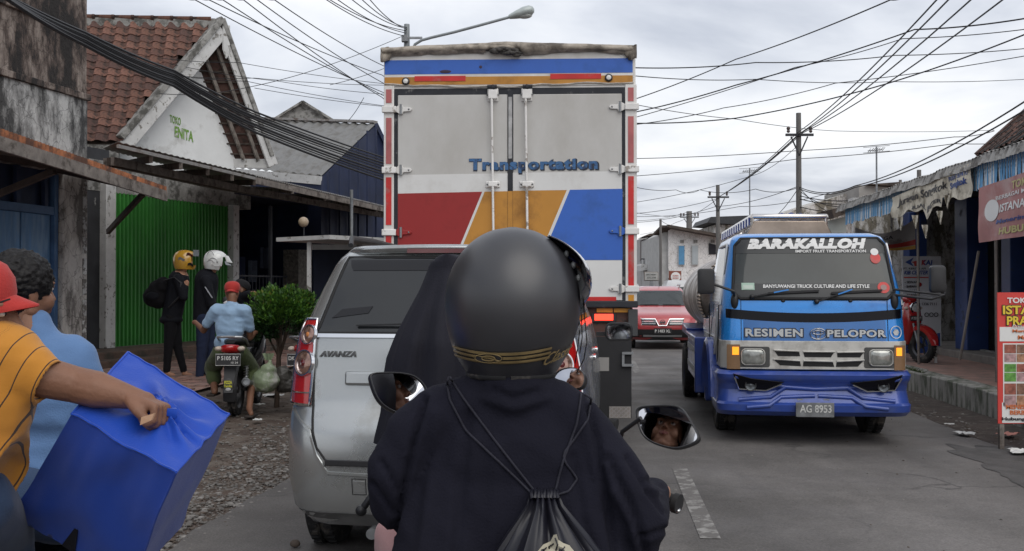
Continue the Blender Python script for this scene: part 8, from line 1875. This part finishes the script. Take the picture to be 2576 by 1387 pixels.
pr = [('c', P(-70, 1270, 2.1), P(10, 1340, 2.45), .085, .07), ('c', P(10, 1340, 2.45), P(20, 1550, 2.5), .07, .06), ('c', P(-160, 1240, 2.1), P(-190, 1275, 2.45), .105, .075)]
flesh('jeans', pr, DEN, om, .012, 6, folds(.006, 12, 9))
# blue bag: a soft box, corners in the place
bb = thing('blue_bag', 'large bright royal blue cloth box bag held out by its strap', 'bag', tuple(P(300, 1150, 2.1)))
RBL = mat('royal blue nylon', (.004, .052, .38), .55, var=.06, scale=3, spec=.35, sheen=.15, bump=.12, bscale=260)
cA, cB, cC, cDd = P(322, 886, 2.36), P(576, 1042, 2.24), P(443, 1188, 1.98), P(180, 1042, 2.08)
dwn = (P(24, 1306, 2.12)-cDd)
cD2, cC2, cB2, cA2 = P(22, 1306, 2.36), P(330, 1462, 2.26), P(452, 1330, 2.50), P(180, 1180, 2.62)
hk = (e2_+(e2_-e1_).normalized()*.055)-V((0, 0, .035))
def bag_pt(s_, t, r):
    """trilinear box with soft, puckered faces; s along D->C, t towards A/B, r down"""
    top_ = cDd.lerp(cC, s_).lerp(cA.lerp(cB, s_), t); bot = cD2.lerp(cC2, s_).lerp(cA2.lerp(cB2, s_), t); p = top_.lerp(bot, r)
    e = lambda v: 16*(v*(1-v))**2
    p = p+V((0, 0, 1))*(.010*e(s_)*e(t)*(1-r)**8)
    # pucker round the hand
    dx = (s_-.62)*.30; dy = (t-.50)*.30; rr = math.hypot(dx, dy); an = math.atan2(dy, dx)
    if r < .02: p = p+V((.0, -.02, .055)).normalized()*(.036*math.exp(-(rr/.045)**2)+.0085*math.exp(-((rr-.06)/.055)**2)*math.cos(9*an+1.5*math.sin(2*an))) 
    n_ = .004*mnoise.noise(V((s_*3, t*3, r*2.5)))+.0035*math.sin(3.2*r+1.5*s_+6*mnoise.noise(V((s_*1.3, r*1.3, t))))*min(1, r*3)+.002*mnoise.noise(V((s_*9+3, t*9, r*4)))
    return p+V((n_, n_, n_))
Nn = 34
def bface(f, nm, m=RBL):
    b = B(); b.slab(f, Nn, Nn, (0, 0, 0.0)); 
    return b
b = B(); b.grid(lambda u, v: bag_pt(u, v, 0), 60, 60); b.grid(lambda u, v: bag_pt(u, 0, v), 30, 30); b.grid(lambda u, v: bag_pt(1, u, v), 30, 30); b.grid(lambda u, v: bag_pt(0, u, v), 12, 30); b.grid(lambda u, v: bag_pt(u, 1, v), 12, 30); b.grid(lambda u, v: bag_pt(u, v, 1), 12, 12)
bgm = mesh_of(b, 'bag_body'); bmm = bmesh.new(); bmm.from_mesh(bgm); bmesh.ops.remove_doubles(bmm, verts=bmm.verts, dist=.0015); bmesh.ops.recalc_face_normals(bmm, faces=bmm.faces); bmm.to_mesh(bgm); bmm.free()
bgm.polygons.foreach_set('use_smooth', [True]*len(bgm.polygons)); bgm.set_sharp_from_angle(angle=R(50)); bo_ = obj('bag_body', bgm, RBL, bb, world=True)
for f_ in (lambda u: bag_pt(u, 0, 0), lambda u: bag_pt(1, u, 0), lambda u: bag_pt(1, 0, u), lambda u: bag_pt(0, u, 0), lambda u: bag_pt(u, 1, 0)):
    b = B(); b.tube([f_(i/30) for i in range(31)], .0028, 6); obj('seam', b, RBL, bb, world=True, smooth=60)
b = B(); b.pris([bag_pt(.47, 0, .80)-V((0, .004, 0)), bag_pt(.50, 0, .80)-V((0, .004, 0)), bag_pt(.56, 0, 1.0)-V((0, .004, 0)), bag_pt(.44, 0, 1.0)-V((0, .004, 0))], (0, .003, 0)); obj('slit', b, mat('dark slit', (.006, .006, .012), .9, var=0), bb, world=True)
b = B(); a_, c_ = P(352, 1066, 1.985), P(392, 1040, 2.0); b.pris([P(355, 1050, 2.0), P(388, 1040, 2.03), P(380, 1058, 2.0), P(352, 1070, 1.99)], (0, .01, 0)); obj('strap_end', b, mat('tan strap', (.33, .19, .11), .7), bb, world=True)
hp0 = P(400, 1055, 2.09); b = B(); b.tube([bag_pt(.45, .5, 0), e2_+(e2_-e1_).normalized()*.05+V((0, 0, -.012)), bag_pt(.75, .5, 0)], .012, 8, flat=.4); obj('strap', b, RBL, bb, world=True, smooth=60)

# ---------------------------------------------------------------- man in the red cap on the verge
Z5 = 11.75; m5 = person('man in red cap and light blue shirt sitting on the black motorcycle', (P(578, 800, Z5).x, Z5, .8))
LBS = cloth_m('pale blue cotton', (.27, .40, .56), .8, .3)
h5 = P(584, 735, Z5+.08); M5 = rotm(-.1, -.15); face(m5, h5, M5, SK2, 1.0, .009, neck=True)
cp5 = capdome(h5+V((0, 0, -.005)), rotm(3.04), 1.05, CAPR, m5); brim(h5+V((0, 0, -.01)), rotm(3.04), 1.05, CAPR, cp5, .05, .02)
prims = [('c', P(583, 768, Z5), P(582, 790, Z5), .075, .12), ('c', P(545, 782, Z5), P(612, 782, Z5), .085, .085), ('e', P(578, 822, Z5), V((.175, .12, .20))), ('e', P(573, 862, Z5+.0), V((.165, .13, .13))),
         ('c', P(540, 785, Z5), P(520, 815, Z5+.06), .075, .062), ('c', P(617, 785, Z5), P(628, 825, Z5+.08), .075, .062)]
flesh('blue_shirt', prims, LBS, m5, .013, 6, folds(.012, 9, 6, (.4, 0, 1)))
arms = [('c', P(522, 812, Z5+.06), P(512, 832, Z5+.15), .045, .038), ('c', P(512, 832, Z5+.15), P(492, 812, Z5+.5), .038, .028), ('e', P(490, 811, Z5+.53), V((.035, .05, .03))), ('c', P(627, 822, Z5+.08), P(629, 850, Z5+.15), .045, .036), ('c', P(629, 850, Z5+.15), P(640, 838, Z5+.5), .036, .028), ('e', P(642, 837, Z5+.53), V((.035, .05, .03))),
        ('e', P(578, 830, Z5), V((.14, .09, .2))), ('c', P(584, 745, Z5), P(584, 775, Z5), .05, .055), ('c', P(557, 890, Z5), P(533, 925, Z5+.45), .09, .06), ('c', P(533, 925, Z5+.45), P(540, 985, Z5+.1), .055, .04), ('c', P(540, 985, Z5+.1), P(537, 990, Z5+.28), .035, .028),
        ('c', P(600, 890, Z5), P(636, 935, Z5+.35), .09, .06), ('c', P(636, 935, Z5+.35), P(627, 1030, Z5-.25), .052, .036), ('c', P(627, 1030, Z5-.25), P(632, 1042, Z5-.38), .034, .028)]
flesh('body', arms, SK2, m5, .012, 5)
OLV = cloth_m('olive shorts cloth', (.065, .085, .035), .85, .2)
flesh('olive_shorts', [('e', P(578, 880, Z5), V((.17, .13, .10))), ('c', P(558, 888, Z5), P(534, 925, Z5+.4), .115, .10), ('c', P(534, 925, Z5+.4), P(538, 955, Z5+.25), .10, .085), ('c', P(600, 888, Z5), P(634, 930, Z5+.35), .115, .10), ('c', P(634, 930, Z5+.35), P(632, 965, Z5+.15), .10, .08)], OLV, m5, .014, 5, folds(.012, 12, 3))
for c_ in ((P(537, 992, Z5+.2)), P(632, 1046, Z5-.30)):
    b = B(); b.box(c_, (.10, .26, .03)); obj('sandal', b, mat('dark sandal', (.03, .022, .018), .7), m5, world=True, bevel=.012)
# ---------------------------------------------------------------- standing pair
BKC = cloth_m('black jacket cloth', (.008, .009, .013), .85, .25); BKT = cloth_m('black trousers cloth', (.008, .008, .010), .9, .2); JEN = cloth_m('navy jeans cloth', (.02, .028, .06), .9, .2)
def helmet(parent, c, Mx, s, m, name='helmet', jet=False, deco=None):
    c = V(c); q = lambda x, y, z: c+Mx@(V((x, y, z))*s); b = B(); n = 40; zs = [.135, .132, .12, .095, .06, .02, -.02, -.06, -.095, -.11]; rs = [.01, .035, .07, .10, .118, .125, .124, .118, .107, .10]
    O = [[q(r*math.cos(a)*.96, r*1.16*math.sin(a)-.005, z) for a in np.linspace(0, 2*PI, n+1)[:-1]] for r, z in zip(rs, zs)]
    I = [[q((r-.013)*math.cos(a)*.96, (r-.013)*1.16*math.sin(a)-.005, z-.002) for a in np.linspace(0, 2*PI, n+1)[:-1]] for r, z in zip(rs, zs)]
    vs = [p for r in O for p in r]+[p for r in I for p in r]; K_ = len(O)*n; fs = []
    def opn(i, j):
        if i < 0 or i >= len(O)-1: return True
        a = (j % n+.5)/n*2*PI; da = abs((a-PI/2+PI) % (2*PI)-PI); z = (zs[i]+zs[i+1])/2
        return da < (1.0 if z > -.05 else (1.05 if jet else -1)) and z < .065
    for i in range(len(O)-1):
        for j in range(n):
            if opn(i, j): continue
            j2 = (j+1) % n; a, c1, d, e = i*n+j, i*n+j2, (i+1)*n+j2, (i+1)*n+j; fs += [(a, c1, d, e), (K_+e, K_+d, K_+c1, K_+a)]
            if opn(i, j+1): fs.append((c1, K_+c1, K_+d, d))
            if opn(i, j-1): fs.append((a, e, K_+e, K_+a))
            if opn(i+1, j): fs.append((e, d, K_+d, K_+e))
            if i > 0 and opn(i-1, j): fs.append((a, K_+a, K_+c1, c1))
    b.add(vs, fs); h = obj(name, b, m, parent, world=True, smooth=50)
    return h, q
Z6 = 14.75; f6 = V((P(445, 800, Z6).x, Z6, .2))
y6 = person('person in yellow helmet and black jacket wearing a black backpack', f6)
MR_ = rotm(1.35)
flesh('body', [('c', P(462, 672, Z6), P(452, 695, Z6), .055, .06), ('c', P(452, 700, Z6), P(432, 800, Z6), .13, .12), ('c', P(430, 800, Z6-.06), P(424, 870, Z6-.07), .085, .058), ('c', P(424, 870, Z6-.07), P(419, 935, Z6-.08), .055, .04), ('c', P(438, 800, Z6+.06), P(446, 870, Z6+.06), .085, .058), ('c', P(446, 870, Z6+.06), P(463, 937, Z6+.06), .055, .04), ('c', P(463, 940, Z6+.06), P(480, 944, Z6+.06), .036, .03), ('c', P(420, 940, Z6-.08), P(436, 944, Z6-.08), .036, .03),
              ('c', P(450, 700, Z6-.14), P(458, 745, Z6-.16), .055, .045), ('c', P(458, 745, Z6-.16), P(470, 716, Z6-.10), .042, .03), ('e', P(470, 712, Z6-.1), V((.035, .03, .045)))], SK1, y6, .012, 5)
flesh('black_jacket', [('c', P(455, 690, Z6), P(452, 700, Z6), .085, .12), ('c', P(450, 705, Z6), P(432, 800, Z6), .155, .145), ('e', P(430, 805, Z6), V((.17, .17, .08))), ('c', P(448, 702, Z6-.14), P(462, 748, Z6-.17), .075, .065), ('c', P(462, 748, Z6-.17), P(467, 724, Z6-.12), .06, .048)], BKC, y6, .013, 6, folds(.01, 10, 7))
flesh('black_trousers', [('e', P(432, 800, Z6), V((.15, .14, .10))), ('c', P(430, 800, Z6-.06), P(424, 870, Z6-.07), .10, .072), ('c', P(424, 870, Z6-.07), P(419, 932, Z6-.08), .07, .052), ('c', P(438, 800, Z6+.06), P(446, 870, Z6+.06), .10, .072), ('c', P(446, 870, Z6+.06), P(462, 932, Z6+.06), .07, .05)], BKT, y6, .013, 5, folds(.006, 14, 1))
YEL_ = mat('yellow helmet shell', (.55, .30, .035), .25, coat=1, var=.08)
hc6 = P(466, 656, Z6); face(y6, hc6+V((0, 0, -.01)), MR_, SK1, .9, .009)
h_, q_ = helmet(y6, hc6, MR_, 1.15, YEL_)
b = B(); b.slab(lambda u, v: q_(.118*math.sin((u-.5)*2.0), .02+.135*math.cos((u-.5)*2.0)+.01, .055+.075*v), 12, 4, (0, 0, .003)); obj('raised_visor', b, mat('clear visor', (.30, .33, .35), .1, var=.05), h_, world=True, smooth=60)
for k, (a_, z0) in enumerate(((.2, .055), (-.5, .0), (.3, -.07))):
    b = B(); b.slab(lambda u, v: q_((.122+.004)*math.cos(a_+.55*u)*.97, 1.16*.126*math.sin(a_+.55*u)-.005, z0+.03*v+.012*math.sin(u*5)), 8, 2, (0, 0, .001)); obj('helmet_graphic', b, (REDD, mat('grey decal', (.3, .3, .3), .5), SEAM)[k], h_, world=True)
bpk = B(); bpk.ell(P(398, 740, Z6+.02), (.155, .16, .215), nu=20, nv=14); bpk.ell(P(384, 748, Z6+.02), (.14, .13, .15), nu=18, nv=12); bpk.ell(P(410, 720, Z6), (.11, .15, .14))
bp6 = thing('backpack', 'bulging black backpack on the person in the yellow helmet', 'backpack', tuple(P(398, 740, Z6))); obj('pack_body', blob(bpk, .014, 6, folds(.012, 9, 2)), BKT, bp6, world=True)
b = B(); b.tube([P(414, 706, Z6-.14), P(440, 698, Z6-.19), P(456, 712, Z6-.2), P(452, 745, Z6-.19), P(424, 775, Z6-.15)], .022, 8, flat=.5); obj('shoulder_strap', b, mat('strap webbing', (.025, .026, .03), .7), bp6, world=True, smooth=60)
b = B(); b.ell(P(383, 745, Z6-.13), (.09, .03, .06)); obj('pocket', b, BKC, bp6, world=True, smooth=60)
Z7 = 14.6; f7 = V((P(515, 800, Z7).x, Z7, .2)); w7 = person('standing person in white helmet, black hooded top and navy jeans', f7)
flesh('body', [('c', P(538, 672, Z7), P(528, 695, Z7), .055, .06), ('c', P(522, 700, Z7), P(515, 800, Z7), .13, .12), ('c', P(512, 800, Z7-.06), P(508, 880, Z7-.06), .085, .058), ('c', P(508, 880, Z7-.06), P(503, 945, Z7-.06), .055, .04), ('c', P(520, 800, Z7+.08), P(528, 880, Z7+.1), .085, .058), ('c', P(528, 880, Z7+.1), P(515, 940, Z7+.1), .055, .04), ('c', P(502, 952, Z7-.06), P(486, 956, Z7-.12), .036, .03)], SK1, w7, .012, 5)
flesh('hooded_top', [('c', P(526, 684, Z7), P(520, 700, Z7), .09, .125), ('e', P(516, 690, Z7), V((.10, .12, .06))), ('c', P(520, 705, Z7), P(512, 800, Z7), .17, .155), ('c', P(518, 705, Z7-.15), P(532, 765, Z7-.17), .075, .07), ('c', P(532, 765, Z7-.17), P(556, 775, Z7-.05), .06, .045)], BKC, w7, .013, 6, folds(.01, 10, 17))
b = B(); b.tube([P(516, 722, Z7-.225), P(524, 735, Z7-.24), P(534, 750, Z7-.235)], .016, 6, flat=.4); obj('sleeve_stripe', b, mat('pale sleeve stripe', (.22, .23, .25), .7), w7, world=True, smooth=60)
flesh('navy_jeans', [('e', P(514, 800, Z7), V((.15, .15, .10))), ('c', P(512, 800, Z7-.06), P(508, 880, Z7-.06), .11, .08), ('c', P(508, 880, Z7-.06), P(502, 946, Z7-.06), .078, .06), ('c', P(520, 800, Z7+.08), P(530, 880, Z7+.1), .11, .08), ('c', P(530, 880, Z7+.1), P(518, 935, Z7+.1), .078, .06)], JEN, w7, .013, 5, folds(.006, 14, 4))
hc7 = P(543, 657, Z7); face(w7, hc7+V((0, 0, -.01)), rotm(1.3, -.12), SK1, .9, .009)
WHS = mat('white helmet shell', (.62, .63, .62), .25, coat=1, var=.04)
h_, q_ = helmet(w7, hc7, rotm(1.3, -.12), 1.15, WHS, jet=True)
b = B(); b.slab(lambda u, v: q_(.12*math.sin((u-.5)*1.9)*(1-.1*v), .03+(.115+.055*v)*math.cos((u-.5)*1.9), .075-.075*v), 12, 5, (0, 0, .006)); obj('peak', b, WHS, h_, world=True, smooth=60)
b = B(); b.slab(lambda u, v: q_(.115*math.sin((u-.5)*1.9), .03+(.13+.03*v)*math.cos((u-.5)*1.9), .005-.04*v), 12, 3, (0, 0, .003)); obj('visor', b, mat('clear visor'), h_, world=True, smooth=60)
b = B()
for a0_, z0, dz in ((-.9, .06, .05), (-.6, .0, .03), (-.3, -.05, -.02), (-.8, -.03, .03)): b.tube([q_(.128*math.cos(a0_+.7*u)*.97, 1.16*.128*math.sin(a0_+.7*u), z0+dz*math.sin(u*3)) for u in np.linspace(0, 1, 9)], .004, 5)
b.ell(q_(.122, .02, -.01), (.012, .012, .012)); obj('helmet_graphic', b, mat('grey decal'), h_, world=True)
# bending person behind the rider
Z8 = 12.9; k8 = person('person in black cap and orange trousers bending beside the bush', (P(640, 800, Z8).x, Z8, 0))
flesh('black_shirt', [('c', P(606, 742, Z8), P(640, 770, Z8), .10, .14), ('c', P(640, 770, Z8), P(632, 860, Z8), .16, .14), ('c', P(618, 745, Z8-.1), P(628, 740, Z8-.2), .06, .05)], BKC, k8, .014, 5, folds(.01, 10, 3))
flesh('body', [('c', P(622, 742, Z8-.15), P(640, 738, Z8-.25), .042, .032), ('e', P(643, 740, Z8-.27), V((.04, .03, .03))), ('c', P(632, 770, Z8), P(630, 860, Z8), .11, .10), ('c', P(622, 870, Z8), P(626, 960, Z8), .07, .04), ('c', P(640, 870, Z8), P(642, 965, Z8), .07, .04), ('c', P(626, 985, Z8), P(626, 1000, Z8), .035, .035)], SK2, k8, .012, 5)
flesh('orange_trousers', [('c', P(624, 860, Z8-.05), P(626, 945, Z8-.05), .115, .075), ('c', P(638, 860, Z8+.08), P(640, 950, Z8+.08), .115, .075)], cloth_m('orange trousers cloth', (.52, .15, .02)), k8, .013, 5, folds(.01, 12, 6))
h8 = P(606, 730, Z8-.02); face(k8, h8, rotm(.9, -.5), SK2, .95, .009)
c8 = capdome(h8, rotm(.9, -.5), 1.05, cloth_m('black cap cloth', (.014, .014, .016)), k8); brim(h8, rotm(.9, -.5), 1.05, cloth_m('black cap cloth', (0, 0, 0)), c8)

# ---------------------------------------------------------------- bush, sack
bs_ = thing('bush', 'round bright green leafy bush on a thin trunk beside the silver car', 'bush', (P(700, 900, 12.6).x, 12.6, 0))
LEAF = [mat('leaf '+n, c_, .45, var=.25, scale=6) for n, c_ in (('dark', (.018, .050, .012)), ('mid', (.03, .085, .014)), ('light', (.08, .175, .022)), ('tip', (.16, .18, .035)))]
rb_2 = random.Random(6); b = B(); cB_ = P(703, 788, 12.6); lv = []
clumps = []
for k in range(46):
    a = rb_2.random()*2*PI; e = math.acos(rb_2.uniform(-.9, 1)); r = rb_2.uniform(.45, 1); clumps.append((cB_+V((.42*r*math.sin(e)*math.cos(a), .38*r*math.sin(e)*math.sin(a), .29*r*math.cos(e)-.01)), rb_2.uniform(.07, .16)))
for k in range(8600):
    c, rr = rb_2.choice(clumps); d = V((rb_2.gauss(0, 1), rb_2.gauss(0, 1), rb_2.gauss(0, 1))).normalized(); p = c+d*rr*rb_2.uniform(.6, 1.05); out = (p-cB_+V((0, 0, .25))).normalized()
    ax = (d*.5+out+V((rb_2.gauss(0, .4), rb_2.gauss(0, .4), .3+rb_2.gauss(0, .3)))).normalized(); sd_ = ax.cross(V((rb_2.gauss(0, 1), rb_2.gauss(0, 1), rb_2.gauss(0, 1)))).normalized(); l = rb_2.uniform(.035, .062); w = l*.28
    mi = 0 if p.z < cB_.z-.12 else (3 if rb_2.random() < .05 and p.z > cB_.z+.1 else (2 if rb_2.random() < .45 else 1))  # shade painted by height: dark leaves below, brighter ones on top
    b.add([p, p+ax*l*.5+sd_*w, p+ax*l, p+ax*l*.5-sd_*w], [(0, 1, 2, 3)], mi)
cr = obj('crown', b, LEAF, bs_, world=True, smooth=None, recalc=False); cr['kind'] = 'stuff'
b = B(); tr0 = V((P(700, 900, 12.6).x-.02, 12.6, 0)); b.tube([tr0, tr0+V((.01, 0, .25)), V((cB_.x-.01, 12.6, .55)), cB_], [.035, .028, .03, .02], 8)
for k in range(9):
    c, rr = clumps[k*4]; b.tube([V((cB_.x, 12.6, .6)), V((cB_.x, 12.6, .75)).lerp(c, .5), c], [.014, .010, .005], 6)
obj('trunk', b, mat('brown bark', (.085, .06, .045), .9, var=.3, scale=20), bs_, world=True, smooth=60)
sk_ = thing('rubbish_sack', 'knotted translucent green and white plastic sack of rubbish under the bush', 'sack', (P(668, 980, 11.9).x, 11.9, 0))
b = B(); c = P(668, 948, 11.9); b.ell(c+V((0, 0, -.04)), (.165, .15, .15)); b.ell(c+V((.03, 0, .06)), (.11, .11, .10)); b.ell(c+V((.05, 0, .17)), (.035, .03, .04)); b.ell(c+V((-.08, .02, -.1)), (.12, .12, .08))
obj('sack_body', blob(b, .010, 5, folds(.022, 10, 5)), mat('green white plastic', (.22, .27, .17), .35, var=.2, scale=6, dirt=(.44, .44, .40), damt=.42, dscale=5, dedge=.25), sk_, world=True)
b = B(); b.slab(lambda u, v: c+V((.03+.07*(u-.5)*(1+v), .02*math.sin(u*9), .19+.08*v)), 8, 4, (0, .004, 0)); obj('knotted_top', b, mat('green white plastic'), sk_, world=True, smooth=60)
sk2 = thing('rubbish_sack', 'dark grey rubbish sack slumped between the green sack and the silver car', 'sack', (P(712, 975, 11.9).x, 12.1, 0))
b = B(); c = P(712, 950, 12.1); b.ell(c+V((0, 0, -.02)), (.12, .12, .17)); b.ell(c+V((.08, 0, -.08)), (.1, .1, .10)); obj('sack_body', blob(b, .011, 5, folds(.018, 10, 9)), mat('dark plastic sack', (.07, .065, .058), .45, var=.3), sk2, world=True)
